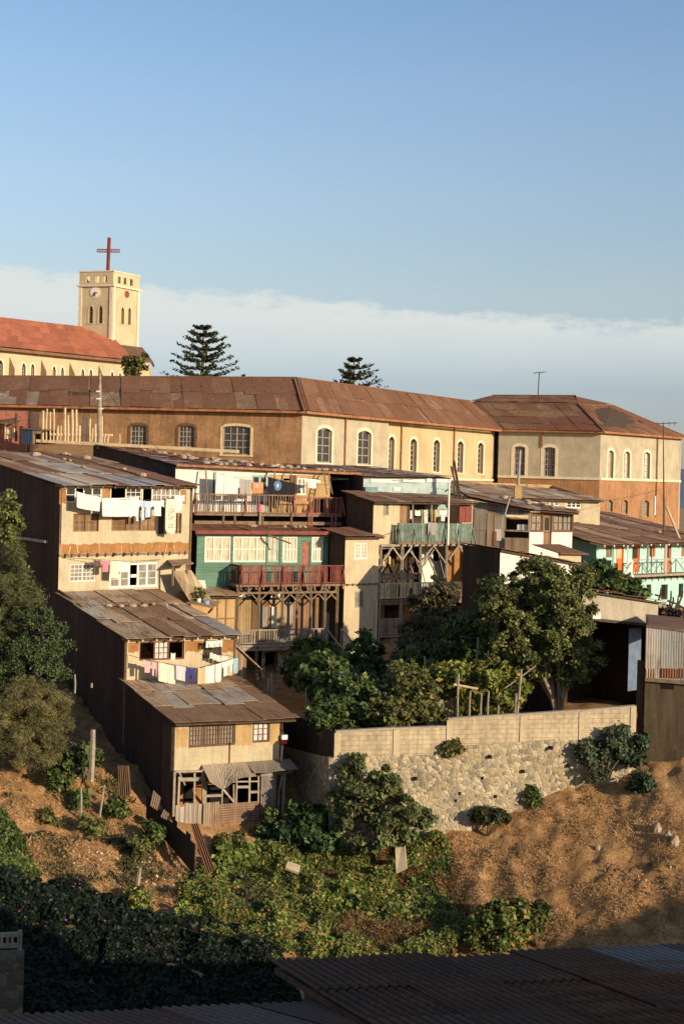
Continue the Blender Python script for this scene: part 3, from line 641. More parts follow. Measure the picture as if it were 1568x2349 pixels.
# ---------------------------------------------------------------- the long institutional building on the ridge
W1 = Fac((-60, 1000, ), 121, (692, 1000), 118)
b = Bld('school_building', 'long brown institutional building with hipped rusty metal roof and pale arched windows', 'building', W1, -3)
for r in ((598, 918, 672, 1020), (818, 920, 892, 1020), (1022, 922, 1148, 1055)):
    b.arch(('Z1', *r), fr='frame_brown' if r[0] != 1022 else 'beam_pale', w=.22, rise=.12, cas=2, cols=2, rows=4, fw=.1, bar=.06, recess=.2, pane='glass')
ze = W1.hit('D', 690, 943)[1]
b.wall('brick_wing', 0, W1.w, -4, ze, rev=.3)
W2 = Fac((692, 1000), 118, (1141, 1000), 150)
s_mid = W2.hit('D', 890, 1000)[0]; W2a = W2.sub(0, 0, s_mid); W2b = W2.sub(s_mid, -.55, W2.w - s_mid)
b.F = W2a; b.holes = []
for r in ((727, 982, 760, 1062), (820, 988, 850, 1066)): b.arch(('D', *r), w=.3, rise=.25, cas=2, cols=1, rows=4, fw=.12, bar=.07, recess=.22, pane='glass', fr='trim_wing')
b.wall('plaster_wing', 0, s_mid, -5, ze, rev=.3)
m = MB(); m.fbox(W2a, s_mid - .02, s_mid, -5, ze, -.6, -.005); b.add(m, 'wall_return', 'plaster_wing')
b.F = W2b; b.holes = []
for x0, x1, y0, y1 in ((213, 238, 512, 668), (312, 341, 522, 672), (418, 446, 527, 674), (528, 554, 533, 678), (621, 646, 540, 682)):
    b.arch(('Z2', x0, y0, x1, y1), w=.28, rise=.3, cas=1, cols=2, rows=6, fw=.12, bar=.07, recess=.35, fr='trim_wing', pane='glass')
b.wall('plaster_yellow', 0, W2b.w + .4, .02, ze, rev=.45)
b.holes = []; b.wall('brick_red', 0, W2b.w + .4, -6, .02, name='lower_wall')
m = MB(); m.fbox(W2b, -.0, W2b.w + .4, -.22, .0, .003, .12); b.add(m, 'string_course', 'trim_wing')
P1 = Fac((1141, 1090), 150, (1374, 1095), 147.2); P2 = Fac((1374, 1095), 147.2, (1557, 1100), 160.5)
b.F = P1; b.holes = []
for r in ((788, 556, 838, 690), (924, 560, 976, 695)): b.arch(('Z2', *r), w=.32, rise=.15, cas=2, cols=2, rows=5, fw=.14, bar=.08, recess=.3, pane='glass')
zp = 5.25; b.wall('plaster_wing', 0, P1.w, .3, zp, rev=.4); b.holes = []; b.wall('brick_red', 0, P1.w, -8, .3, name='lower_wall')
b.F = P2
for r, pn in (((1217, 575, 1243, 702), None), ((1290, 580, 1318, 703), 'curtain_white'), ((1380, 583, 1410, 705), 'curtain_white')):
    b.arch(('Z2', *r), w=.3, rise=.22, cas=2 if pn else 1, cols=1, rows=4 if pn else 2, fw=.13, bar=.08, recess=.28, pane=pn or 'plaster_wing')
b.wall('plaster_wing', 0, P2.w, .3, zp, rev=.4); b.holes = []
for r in ((1213, 803, 1239, 856), (1284, 803, 1308, 866), (1373, 805, 1405, 880)): b.arch(('Z2', *r), fr='brick_red', w=.22, rise=.2, cas=2, cols=2, rows=4, fw=.11, bar=.06, recess=.25, pane='curtain_grey')
b.wall('brick_red', 0, P2.w, -9, .3, name='lower_wall', rev=.35)
for F in (P1, P2):
    m = MB(); m.fbox(F, 0, F.w + (.15 if F is P2 else 0), .18, .42, .003, .13); b.add(m, 'string_course', 'trim_wing')
# downpipes
for F, v, x, y0, y1, mt in ((W2a, 'D', 791, 958, 1075, 'gutter'), (W2b, 'Z2', 270, 460, 700, 'gutter'), (W2b, 'Z2', 512, 470, 690, 'gutter'), (W2b, 'Z2', 712, 480, 690, 'gutter'), (P2, 'Z2', 1443, 520, 880, 'gutter'), (P1, 'Z2', 920, 500, 560, 'gutter')):
    a, c = F.hit(v, x, y0), F.hit(v, x, y1); m = MB(); m.tube([F.p(a[0], c[1], .12), F.p(a[0], a[1], .12)], .07, 6); b.add(m, 'downpipe', mt)
# closing walls behind
m = MB(); B1 = P(1559, 1100, 160.5); B2 = Vector((B1.x - 9, B1.y + 14, 0)); Wl = W1.p(0, 0); m.slab([(B1.x, B1.y, -9), (B2.x, B2.y, -9), (B2.x, B2.y, zp), (B1.x, B1.y, zp)], .2)
m.slab([(B2.x, B2.y, -9), (P1.o.x - 2, P1.o.y + 18, -9), (P1.o.x - 2, P1.o.y + 18, zp), (B2.x, B2.y, zp)], .2)
b.add(m, 'back_wall', 'plaster_wing'); m = MB()
bk = W1.n * -12; m.slab([W1.p(W1.w - 12, -3) + bk, W1.p(0, -3) + bk, W1.p(0, ze) + bk, W1.p(W1.w - 12, ze) + bk], .2); m.slab([W1.p(0, -3) + bk, W1.p(0, -3), W1.p(0, ze), W1.p(0, ze) + bk], .2)
b.add(m, 'back_wall', 'plaster_wing')
def wpatch(u, v, rnd):
    k = rnd.random()
    if k < .10: return (.36 * rnd.uniform(.8, 1.1), .24, .15)
    if k < .2: return (.25, .165, .095)
    return None
e0, e1 = W1.p(-1, ze, .6), W1.p(W1.w + .35, ze, .6); r0, r1 = P(-75, 864, 127.5), P(680, 868, 124.5)
b_r = roof(b.root, e0, e1, r1, r0, M['tin_rusty'], REDR, 0.9, 4.2, 11, sag=.03, patch=lambda u, v, rnd: (.40, .36, .31) if (u < .33 and .12 < v < .5 and rnd.random() < .45) else wpatch(u, v, rnd))
ev0, ev1 = W2.p(-.35, ze, .6), W2.p(W2.w + .3, ze, .25); rr = P(1076, 921, 154.5)
roof(b.root, ev0, ev1, rr, r1, M['tin_rusty'], REDR, 0.9, 4.2, 12, sag=.03, patch=wpatch)
m = MB(); bb0, bb1 = W1.p(-1, ze, -12.5), W1.p(W1.w - 12, ze, -12.5); m.face([r0, r1, bb1, bb0]); rb = Vector((rr.x - 9, rr.y + 5, ze)); m.face([r1, rr, rb, bb1]); m.build('roof', M['tin_rusty'], b.root)
c_ = [P(1139, 985, 150), P(1374, 991, 147), P(1561, 1003, 161), P(1078, 925, 158), P(1324, 928, 155), P(1404, 931, 158.5), P(1129, 908, 161), P(1319, 909, 158.5)]
for p, dx, dy in ((0, -.2, -.5), (1, .25, -.6), (2, .7, -.3)): c_[p] += Vector((dx, dy, 0))
zz = sum(p.z for p in c_[:3]) / 3
for p in c_[:3]: p.z = zz
roof(b.root, c_[0], c_[1], c_[4], c_[3], M['tin_rusty'], REDR, 1.1, 2.6, 13, patch=lambda u, v, rnd: (.36, .24, .13) if (.12 < u < .75 and .45 < v < .9 and rnd.random() < .7) else ((.2, .075, .06) if u > .6 and v < .5 else None))
roof(b.root, c_[1], c_[2], c_[5], c_[4], M['tin_rusty'], REDR, 1.1, 2.6, 14)
roof(b.root, c_[3] + V3((0, 0, .18)), c_[4] + V3((0, 0, .18)), c_[7], c_[6], M['tin_rusty'], REDR, 1.1, 2.4, 15, patch=wpatch)
bb = [Vector((B2.x + .5, B2.y + .5, zz)), Vector((P1.o.x - 2, P1.o.y + 18, zz))]; m = MB(); tb = Vector((c_[7].x - 1, c_[7].y + 7, c_[7].z)); 
m.face([c_[4] + V3((0, 0, .18)), c_[5] + V3((0, 0, .18)), c_[7]]); m.face([c_[5], c_[2], bb[0], tb]); m.face([c_[5], tb, c_[7]]); m.face([c_[7], tb, bb[1], c_[6]]); m.face([tb, bb[0], bb[1]]); m.face([c_[6], bb[1], c_[3]]); m.face([c_[3], bb[1], c_[0]])
m.build('roof', M['tin_rusty'], b.root)
# gutters and ridge caps
for F, e, s1 in ((W1, ze, W1.w + .35), (W2, ze, W2.w)): m = MB(); m.fbox(F, -.3, s1, e - .22, e - .02, .45, .62); b.add(m, 'gutter', 'gutter')
for F in (P1, P2): m = MB(); m.fbox(F, -.2, F.w + .5, zz - .2, zz + .02, .42, .6); b.add(m, 'gutter', 'gutter')
for pa, pb in ((r0, r1), (r1, rr), (e1, r1), (c_[1], c_[4]), (c_[2], c_[5]), (c_[4], c_[7]), (c_[6], c_[7]), (c_[3], c_[4]), (c_[4], c_[5]), (c_[0], c_[3])): m = MB(); m.tube([pa + V3((0, 0, .06)), pb + V3((0, 0, .06))], .09, 6); b.add(m, 'ridge_cap', 'tin_rusty')
school = b
# ---------------------------------------------------------------- church with square tower
T1 = Fac((180, 745), 198.4, (257, 770), 196.9); T2 = Fac((257, 770), 196.9, (317, 775), 201.8)
b = Bld('church', 'yellow church with red roof and square clock tower', 'church', T1, 8)
def zT(y, x=257, Y=197): return P(x, y, Y).z
zc, ztop, zbot = zT(655), zT(623), zT(800)
for r in ((408, 372, 427, 450), (453, 370, 471, 450)): b.arch(('Z1', *r), fr='plaster_church', w=.2, rise=.5, cas=1, cols=1, rows=7, fw=.1, bar=.12, recess=.35, pane='dark')
for x in (405, 447, 482): b.hole(('Z1', x - 6, 228, x + 6, 256))
b.wall('plaster_church', 0, T1.w, zbot - 8, zc, rev=.6)
b.F = T2; b.holes_keep = list(b.holes); b.holes = []
b.arch(('Z1', 556, 378, 569, 455), fr='plaster_church', w=.2, rise=.4, cas=1, cols=1, rows=7, fw=.08, bar=.1, recess=.5, pane='beam'); b.arch(('Z1', 588, 380, 600, 458), fr='plaster_church', w=.2, rise=.4, cas=1, cols=1, rows=7, fw=.08, bar=.1, recess=.5, pane='dark')
b.wall('plaster_church', 0, T2.w, zbot - 8, zc, rev=.6)
m = MB(); A_, B_, C_ = T1.p(0, 0), T2.p(0, 0), T2.p(T2.w, 0); D_ = A_ + (C_ - B_)
for p1, p2 in ((C_, D_), (D_, A_)): m.face([(p1.x, p1.y, zbot - 8), (p2.x, p2.y, zbot - 8), (p2.x, p2.y, ztop), (p1.x, p1.y, ztop)])
m.face([(p.x, p.y, zc + .05) for p in (A_, B_, C_, D_)]); b.add(m, 'back_wall', 'plaster_church')
m = MB(); fr_ = MB()
for F, n, wd in ((T1, (405, 447, 482), 6), (T2, (548, 575, 604), 4.5)):
    ss = [F.hit('Z1', x, 240)[0] for x in n]; hw = .3; edges = [0] + [x for s in ss for x in (s - hw, s + hw)] + [F.w]
    z0, z1 = zc + .45, ztop - .55
    m.fbox(F, 0, F.w, zc + .06, z0, -.35, 0); m.fbox(F, 0, F.w, z1, ztop, -.35, 0)
    for k in range(0, len(edges), 2): m.fbox(F, edges[k], edges[k + 1], z0, z1, -.35, 0)
    fr_.fbox(F, -.25, F.w + .25, zc - .12, zc + .12, -.3, .28); fr_.fbox(F, -.12, F.w + .12, ztop, ztop + .16, -.4, .1)
    for x in (0, F.w - .45): fr_.fbox(F, x, x + .45, zbot, zc - .12, .004, .12)
    fr_.fbox(F, -.5, F.w + .5, zbot - .3, zbot + .3, 0, .5)
b.add(m, 'parapet', 'plaster_church'); b.add(fr_, 'cornice', 'trim_wing')
m = MB(); m.fbox(T1, .4, T1.w - .1, zbot - 8, zbot - .3, .0, .35); m.fbox(T2, 0, T2.w, zbot - 8, zbot - .3, 0, .4); b.add(m, 'tower_base', 'plaster_church')
def disc(F, v, x, y, r, d, th, mt, nm, parent, n=20):
    s, z = F.hit(v, x, y); mm = MB(); a = [(s + r * math.cos(2 * math.pi * k / n), z + r * math.sin(2 * math.pi * k / n)) for k in range(n)]
    mm.slab([F.p(*p, d) for p in a], th); return mm.build(nm, M[mt], parent), s, z
ck, s, z = disc(T1, 'Z1', 437, 309, .66, .1, .2, 'trim', 'clock_face', b.root)
m = MB(); m.beam(T1.p(s, z, .14), T1.p(s - .25, z - .5, .14), .13, .05, up=T1.n); m.beam(T1.p(s, z, .14), T1.p(s + .06, z - .55, .14), .1, .05, up=T1.n); m.beam(T1.p(s, z, .13), T1.p(s + .4, z - .12, .13), .1, .05, up=T1.n); m.build('clock_hand', M['wire'], ck)
disc(T1, 'Z1', 437, 309, .85, .05, .2, 'trim_wing', 'clock_surround', b.root); disc(T2, 'Z1', 582, 318, .7, .04, .2, 'plaster_church', 'clock_surround', b.root); disc(T2, 'Z1', 582, 318, .5, .07, .2, 'red_paint', 'clock_face', b.root)
m = MB(); cb = P(247, 625, 199.5); ct = P(251, 545, 199.5); m.beam(cb - V3((0, 0, 2)), ct, .38, .38); ca = P(223, 575, 199.5); cc2 = P(275, 575.5, 199.5)
for dz in (.16, -.16): m.beam(ca + V3((0, 0, dz)), cc2 + V3((0, 0, dz)), .12, .16)
for k in range(9): pp = lerp(ca, cc2, k / 8); m.beam(pp - V3((0, 0, .16)), pp + V3((0, 0, .16)), .07, .07)
b.add(m, 'cross', 'red_paint')
NV = Fac((-45, 860), 172.5, (290, 866), 190); b.F = NV; b.holes = []
for a, c, d_, e in ((-8, 14, 620, 695), (100, 118, 634, 700), (142, 158, 637, 700), (241, 256, 648, 705), (280, 293, 652, 705), (373, 387, 660, 705), (410, 424, 663, 705), (508, 521, 673, 705), (545, 557, 678, 705)):
    b.arch(('Z1', a, d_, c, e), fr='trim_wing', w=.22, rise=.5, cas=1, cols=2, rows=4, fw=.1, bar=.07, recess=.3, pane='glass')
zn = 14.6; b.wall('plaster_church', 0, NV.w, 4, zn - .15, rev=.45)
for x in (60, 205, 335, 467):
    s = NV.hit('Z1', x, 620)[0]; m = MB(); m.hexa([NV.p(s - .5, 6, 1.3), NV.p(s + .5, 6, 1.3), NV.p(s + .5, 6, 0), NV.p(s - .5, 6, 0)], [NV.p(s - .5, zn - 2.6, 1.1), NV.p(s + .5, zn - 2.6, 1.1), NV.p(s + .5, zn - 1, 0), NV.p(s - .5, zn - 1, 0)]); b.add(m, 'buttress', 'plaster_church')
ea, eb = NV.p(-2, zn, .8), NV.p(NV.w + .3, zn, .8); ra, rb2 = P(-45, 722, 184), P(240, 755, 202)
TILE = [((.44, .145, .075), 5), ((.42, .138, .07), 3), ((.45, .15, .08), 2)]
roof(b.root, ea, eb, rb2, ra, m_plain('red_roof_sheet', (.95, .95, .95), .14, 1.2, .9, .3), TILE, 1.2, 3.0, 21, sag=.01)
m = MB(); m.fbox(NV, -2, NV.w + .3, zn - .45, zn - .1, .55, .85); b.add(m, 'gutter', 'tile_brown')
m = MB(); bk = V3((-9, 22, 0)); m.slab([ra, rb2, eb + bk, ea + bk], .2); b.add(m, 'roof', 'tile')
x0 = P(288, 824, 190); x1 = P(352, 830, 193); x2 = P(327, 797, 201); x3 = P(257, 788, 197)
m = MB(); m.slab([x0 - V3((0, .5, 0)), x1, x2, x3], .2, (.9, .9, .9)); m.slab([x1, x1 + V3((-1, 9, 0)), x2], .2); b.add(m, 'porch_roof', 'tile_brown')
m = MB(); y0, y1, y2 = P(290, 830, 190.3), P(343, 834, 192.6), P(348, 840, 203); m.slab([(y0.x, y0.y, 4), (y1.x, y1.y, 4), (y1.x, y1.y, y1.z), (y0.x, y0.y, y0.z)], .3); m.slab([(y1.x, y1.y, 4), (y2.x, y2.y, 4), (y2.x, y2.y, y1.z), (y1.x, y1.y, y1.z)], .3); b.add(m, 'porch_wall', 'plaster_church')
church = b
# ---------------------------------------------------------------- the stepped houses, top one first
FA = Fac((135, 1300), 76, (435, 1300), 82)
b = Bld('hillside_house', 'tall plastered house with a band of bare adobe and washing across its front', 'house', FA, -9)
zAL, zAR = FA.hit('Z3', 412, 345)[1], FA.hit('Z3', 1300, 352)[1]; zA0 = FA.hit('Z3', 405, 1085)[1] - 2.2
b.win(('Z3', 463, 348, 712, 452), cas=4, cols=1, rows=2, opened=(1,)); b.win(('Z3', 772, 346, 990, 444), cas=2, cols=3, rows=3, opened=(0,)); b.win(('Z3', 994, 352, 1258, 452), cas=4, cols=2, rows=2, opened=(0,), pane='curtain_grey')
b.win(('Z3', 487, 880, 667, 1003), cas=2, cols=3, rows=4, pane='curtain_grey'); 
o = b.win(('Z3', 763, 872, 1100, 1045), cas=5, cols=1, rows=3, fw=.12, opened=(2,), pane='curtain_grey')
s0, s1, z0, z1 = FA.R('Z3', 915, 960, 955, 975); m = MB(); m.fbox(FA, s0, s1, z0, z1 + .05, -.1, -.04); m.build('transom', M['trim'], o)
shut = []
for r in ((510, 530, 690, 655), (778, 558, 985, 650), (988, 545, 1090, 650), (1215, 528, 1265, 668)):
    s0, s1, z0, z1 = FA.R('Z3', *r); b.holes.append((s0, s1, z0, z1)); m = MB(); n = 7
    for k in range(n): a = z0 + (z1 - z0) * k / n; m.hexa([FA.p(s0 + .05, a, -.04), FA.p(s1 - .05, a, -.04), FA.p(s1 - .05, a, -.07), FA.p(s0 + .05, a, -.07)], [FA.p(s0 + .05, a + .14, -.1), FA.p(s1 - .05, a + .14, -.1), FA.p(s1 - .05, a + .14, -.13), FA.p(s0 + .05, a + .14, -.13)], G(random.uniform(.8, 1.2)))
    m.fbox(FA, (s0 + s1) / 2 - .04, (s0 + s1) / 2 + .04, z0, z1, -.06, .0); m.fbox(FA, s0, s0 + .05, z0, z1, -.1, .01); m.fbox(FA, s1 - .05, s1, z0, z1, -.1, .01)
    b.add(m, 'shutter', 'wood_brown')
s0, s1, z0, z1 = FA.R('Z3', 1105, 440, 1165, 672); b.holes.append((s0, s1, z0, z1)); m = MB(); m.fbox(FA, s0, s1, z0, z1, -.14, -.1); b.add(m, 'door', 'wood_dark')
zb0, zb1 = FA.hit('Z3', 405, 812)[1], FA.hit('Z3', 405, 745)[1]
b.wall('plaster', 0, FA.w, zA0, zAL, zAR)
# bare adobe: the top strip between the windows, and the broad band with its studs
def ragged(F, s0, s1, z0, z1, d, mt, seed, j=.12, name='bare_adobe', top=True, bot=False):
    rnd = random.Random(seed); m = MB(); n = max(6, int((s1 - s0) / .22)); T = [z1 + (rnd.uniform(-j, j) if top else 0) for _ in range(n + 1)]; B_ = [z0 + (rnd.uniform(-j, j) if bot else 0) for _ in range(n + 1)]
    for i in range(n):
        a, c = lerp(s0, s1, i / n), lerp(s0, s1, (i + 1) / n); m.slab([F.p(a, B_[i], d), F.p(c, B_[i + 1], d), F.p(c, T[i + 1], d), F.p(a, T[i], d)], d + .05)
    return b.add(m, name, mt)
ragged(FA, .02, FA.w - .02, zb0, zb1, .012, 'adobe', 3, .06)
for x0, x1 in ((416, 462), (716, 770), (1262, 1296)):
    r = FA.R('Z3', x0, 360, x1, 440); ragged(FA, r[0], r[1], r[2] - .15, zAR - .1, .01, 'adobe', x0, .06, top=False, bot=True)
m = MB(); rnd = random.Random(5)
for x in (420, 478, 545, 616, 690, 756, 848, 915, 968, 1050, 1100, 1150, 1215): s = FA.hit('Z3', x, 770)[0]; t = rnd.uniform(-.12, .12); m.beam(FA.p(s, zb0, .02), FA.p(s + t, zb1 - rnd.uniform(0, .15), .02), .05, .04, G(rnd.uniform(.7, 1.2)))
b.add(m, 'stud', 'beam_pale')
m = MB(); m.fbox(FA, 0, FA.w, zb0 - .14, zb0 - .02, .002, .05)
for k in range(16): s = FA.w * (k + .5) / 16 + rnd.uniform(-.1, .1); m.fbox(FA, s - .07, s + .07, zb0 - .16, zb0 + .0, .003, rnd.uniform(.1, .25), G(rnd.uniform(.6, 1.3)))
b.add(m, 'floor_beam', 'beam')
m = MB(); m.beam(FA.p(FA.w - .06, zA0, .03), FA.p(FA.w - .02, zAR, .03), .12, .1); b.add(m, 'corner_post', 'beam'); m = MB(); m.beam(FA.p(.05, zb1, .01), FA.p(.04, zAL, .01), .09, .06); b.add(m, 'corner_post', 'beam')
DA = 11.5
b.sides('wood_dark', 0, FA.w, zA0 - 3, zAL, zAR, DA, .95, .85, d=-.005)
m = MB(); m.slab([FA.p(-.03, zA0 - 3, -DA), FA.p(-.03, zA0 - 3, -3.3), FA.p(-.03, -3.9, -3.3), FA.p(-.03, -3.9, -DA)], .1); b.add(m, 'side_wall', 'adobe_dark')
m = MB(); m.beam(FA.p(-.12, -3.75, -9), FA.p(-.12, -4.0, -1.1), .2, .14); b.add(m, 'ledge', 'beam_grey')
# louvred opening low in the shaded side wall
for i in range(3):
    m = MB()
    for j in range(5): m.hexa(*[[FA.p(-.06 - e * .06, zz_, dd_) for dd_, e in ((-4.2 - i * .85, 0), (-4.9 - i * .85, 0), (-4.9 - i * .85, 1), (-4.2 - i * .85, 1))] for zz_ in (-5.1 - j * .36, -5.3 - j * .36 + .34 * .5)])
    m.fbox(FA.sub(0), -.07, -.05, -6.75, -5.1, -4.57 - i * .85, -4.52 - i * .85); b.add(m, 'shutter', 'wood_grey')
def pA(u, v, rnd):
    if .35 < u < .85 and v < .75 and rnd.random() < .72: return (.33, .32, .315)
    return None
roof(b.root, FA.p(-.12, zAL + .12, .5), FA.p(FA.w + .3, zAR + .12, .5), FA.p(FA.w + .3, .85, -DA), FA.p(-.12, .98, -DA), M['tin'], RUST, .8, 3.6, 31, patch=pA)
m = MB()
for k in range(12): s = FA.w * k / 11; m.beam(FA.p(s, lerp(zAL, zAR, k / 11) + .0, .45), FA.p(s, lerp(zAL, zAR, k / 11) + .08, -.5), .07, .09)
b.add(m, 'rafter', 'beam'); hA = b

FB = Fac((288, 1520), 66, (545, 1520), 68.6)
b = Bld('hillside_house', 'middle stepped house with three dark open windows under a patched tin roof', 'house', FB, -11)
zBL, zBR = FB.hit('Y1', 447, 372)[1], FB.hit('Y1', 1050, 352)[1]; zB0 = FB.hit('Y1', 430, 605)[1] - 3
wB = FB.hit('Y1', 1052, 450)[0]
b.win(('B1', 462, 135, 1165, 430), cas=3, cols=3, rows=3, fr='frame_brown', pane='curtain_white', opened=(0, 2), fw=.07, recess=.1)
b.win(('Y1', 872, 372, 980, 472), cas=2, cols=2, rows=3, fr='frame_brown', pane='glass', fw=.06)
b.wall('plaster_pale', 0, wB, zB0, zBL, zBR)
for x0, x1 in ((448, 508), (772, 868), (985, 1045)):
    r = FB.R('Y1', x0, 380, x1, 430); ragged(FB, r[0], r[1], r[2] - .05, lerp(zBL, zBR, .5) - .12, .01, 'adobe', x0, .08, top=False, bot=True)
DB = 11.3
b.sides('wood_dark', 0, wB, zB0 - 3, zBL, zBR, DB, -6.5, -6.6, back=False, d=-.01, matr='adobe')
r_u = FB.hit('Y1', 430, 105)[1]
roof(b.root, FB.p(-.1, zBL + .1, .42), FB.p(wB + .15, zBR + .1, .42), FB.p(wB + .15, -6.55, -DB), FB.p(-.1, -6.6, -DB), M['tin'], TAN, .75, 3.7, 32, patch=lambda u, v, rnd: (.31, .29, .265) if (v < .5 and u > .75 and rnd.random() < .6) else None)
m = MB()
for k in range(9): s = wB * k / 8; m.beam(FB.p(s, lerp(zBL, zBR, k / 8), .38), FB.p(s, lerp(zBL, zBR, k / 8) + .05, -.5), .07, .09)
b.add(m, 'rafter', 'beam_pale')
m = MB(); m.beam(FB.p(.02, zB0, .02), FB.p(.0, zBL, .02), .1, .1); b.add(m, 'corner_post', 'beam'); m = MB(); m.beam(FB.p(wB, zB0, .02), FB.p(wB, zBR, .02), .1, .08); b.add(m, 'corner_post', 'beam')
# lean-to on its right side
m = MB(); g = [FB.p(wB, -8.1, -.5), FB.p(wB, -8.1, -3.6), FB.p(wB + 1.7, -9.55, -3.2), FB.p(wB + 1.7, -9.6, -.4)]; m.slab(g[::-1], .06, (.33, .24, .17)); b.add(m, 'lean_to_roof', 'tin')
for d in (-.6, -2.6): m = MB(); m.beam(FB.p(wB + 1.45, -13, d), FB.p(wB + 1.5, -9.5, d), .1, .1); b.add(m, 'post', 'beam')
m = MB(); m.slab([FB.p(wB + .05, -12, -.6), FB.p(wB + .9, -12, -.6), FB.p(wB + .9, -9.0, -.6), FB.p(wB + .05, -8.3, -.6)], .05); b.add(m, 'lean_to_wall', 'wood'); hB = b

FC = Fac((397, 1700), 60, (643, 1700), 62.2)
b = Bld('hillside_house', 'lowest stepped house with brown barred windows above a ruined timber porch', 'house', FC, -15)
zCL, zCR = FC.hit('Y4', 400, 285)[1], FC.hit('Y4', 1225, 258)[1]; zC0 = FC.hit('Y4', 385, 662)[1]; zCg = FC.hit('Y4', 640, 1250)[1]
b.win(('Y4', 500, 282, 865, 462), cas=3, cols=5, rows=4, fr='frame_brown', pane='curtain_grey', fw=.09, bar=.035)
b.win(('Y4', 1000, 265, 1135, 430), cas=1, cols=3, rows=3, fr='frame_brown', pane='curtain_white', fw=.085, bar=.03)
wC = FC.hit('Y4', 1222, 400)[0]
b.wall('plaster', 0, wC, zC0, zCL, zCR)
for x0, x1, y1 in ((400, 498, 470), (868, 998, 450), (1138, 1222, 440)):
    r = FC.R('Y4', x0, 290, x1, y1); ragged(FC, r[0] + .02, r[1] - .03, r[2], min(zCL, zCR) - .1, .008, 'plaster_ochre', x0, .07, top=False, bot=True, name='bare_plaster')
r = FC.R('Y4', 780, 450, 850, 600); ragged(FC, r[0] + .25, r[1] - .2, r[2], r[3], .007, 'adobe', 8, .12, bot=True)
DC = 7.2
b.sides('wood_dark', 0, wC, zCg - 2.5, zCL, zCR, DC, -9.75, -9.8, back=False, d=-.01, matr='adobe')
m = MB(); m.slab([FC.p(-.04, zCg - 2.5, -1.2), FC.p(-.04, zCg - 2.5, .0), FC.p(-.04, zCL - .15, .0), FC.p(-.04, zCL - .1, -1.2)], .05); b.add(m, 'side_wall', 'adobe_dark')
roof(b.root, FC.p(-.1, zCL + .1, .55), FC.p(wC + .55, zCR + .1, .55), FC.p(wC + .7, -9.75, -DC), FC.p(-.1, -9.72, -DC), M['tin'], TAN, .75, 3.0, 33, patch=lambda u, v, rnd: ((.24, .145, .085) if v < .34 or u > .8 else ((.36, .31, .255) if rnd.random() < .4 else None)))
m = MB(); m.beam(FC.p(0, zCg - 1, .02), FC.p(0, zCL, .02), .12, .1); b.add(m, 'corner_post', 'beam_dark'); m = MB(); m.beam(FC.p(wC, zCg - 1, .02), FC.p(wC, zCR, .02), .1, .1); b.add(m, 'corner_post', 'beam_dark')
# lower storey: recessed wall, timber frame, patched fence
m = MB(); m.slab([FC.p(.1, zCg - 1.5, -1.3), FC.p(wC, zCg - 1.5, -1.3), FC.p(wC, zC0, -1.3), FC.p(.1, zC0, -1.3)], .1)
b.add(m, 'lower_wall', 'adobe'); m = MB(); m.slab([FC.p(0, zC0, -1.4), FC.p(0, zC0, .0), FC.p(wC, zC0, .0), FC.p(wC, zC0, -1.4)], .12); b.add(m, 'floor', 'wood_dark')
m = MB()
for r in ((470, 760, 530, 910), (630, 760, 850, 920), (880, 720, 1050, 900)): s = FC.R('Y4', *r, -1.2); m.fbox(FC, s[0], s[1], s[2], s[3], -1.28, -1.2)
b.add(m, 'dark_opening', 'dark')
m = MB(); T = lambda x, y, d=0: FC.p(*FC.hit('Y4', x, y, d), d)
for x0, y0, x1, y1, w_ in ((388, 660, 378, 1010, .1), (425, 700, 415, 930, .09), (545, 670, 542, 920, .08), (610, 640, 618, 1200, .1), (630, 740, 630, 920, .07), (762, 780, 757, 920, .07), (850, 760, 852, 910, .07), (875, 720, 870, 910, .07), (975, 700, 972, 900, .08), (1045, 690, 1043, 900, .07), (1245, 660, 1228, 1150, .12), (1205, 800, 1200, 1010, .06),
    (415, 722, 625, 716, .14), (620, 850, 760, 845, .1), (762, 790, 850, 895, .08), (870, 780, 975, 778, .1), (980, 820, 1060, 815, .1), (390, 660, 600, 655, .08), (640, 742, 1060, 735, .06), (760, 800, 790, 765, .06), (1228, 690, 1210, 800, .06), (1060, 690, 1310, 658, .1), (1220, 605, 1280, 600, .09), (425, 665, 470, 765, .06)):
    m.beam(T(x0, y0, .25), T(x1, y1, .25), w_, w_, G(random.uniform(.8, 1.3)), FC.n)
b.add(m, 'porch_frame', 'beam_grey')
# sagging sheet awning
m = MB(); nn = 18
def aw(u, v, x0, x1, ytop, dep, drop, droop):
    s0, s1 = FC.hit('Y4', x0, 640)[0], FC.hit('Y4', x1, 625)[0]; dz = droop * math.exp(-((u - .28) / .22) ** 2) * v
    return FC.p(lerp(s0, s1, u), lerp(ytop, ytop - drop, v) - dz, .02 + dep * v)
for x0, x1, dep, drop, droop, c in ((598, 960, 1.0, .42, .42, (.34, .27, .2)), (945, 1290, .9, .28, .05, (.24, .2, .16))):
    for i in range(nn):
        for j in range(5):
            P4 = [aw((i + a) / nn, (j + e) / 5, x0, x1, zC0 + .2, dep, drop, droop) for a, e in ((0, 1), (1, 1), (1, 0), (0, 0))]; m.hexa(P4, [p + V3((0, 0, .015)) for p in P4], tuple(k * (1 - .3 * (j / 5) * abs(math.sin(i * .6))) for k in c))
b.add(m, 'awning', 'tin_flat')
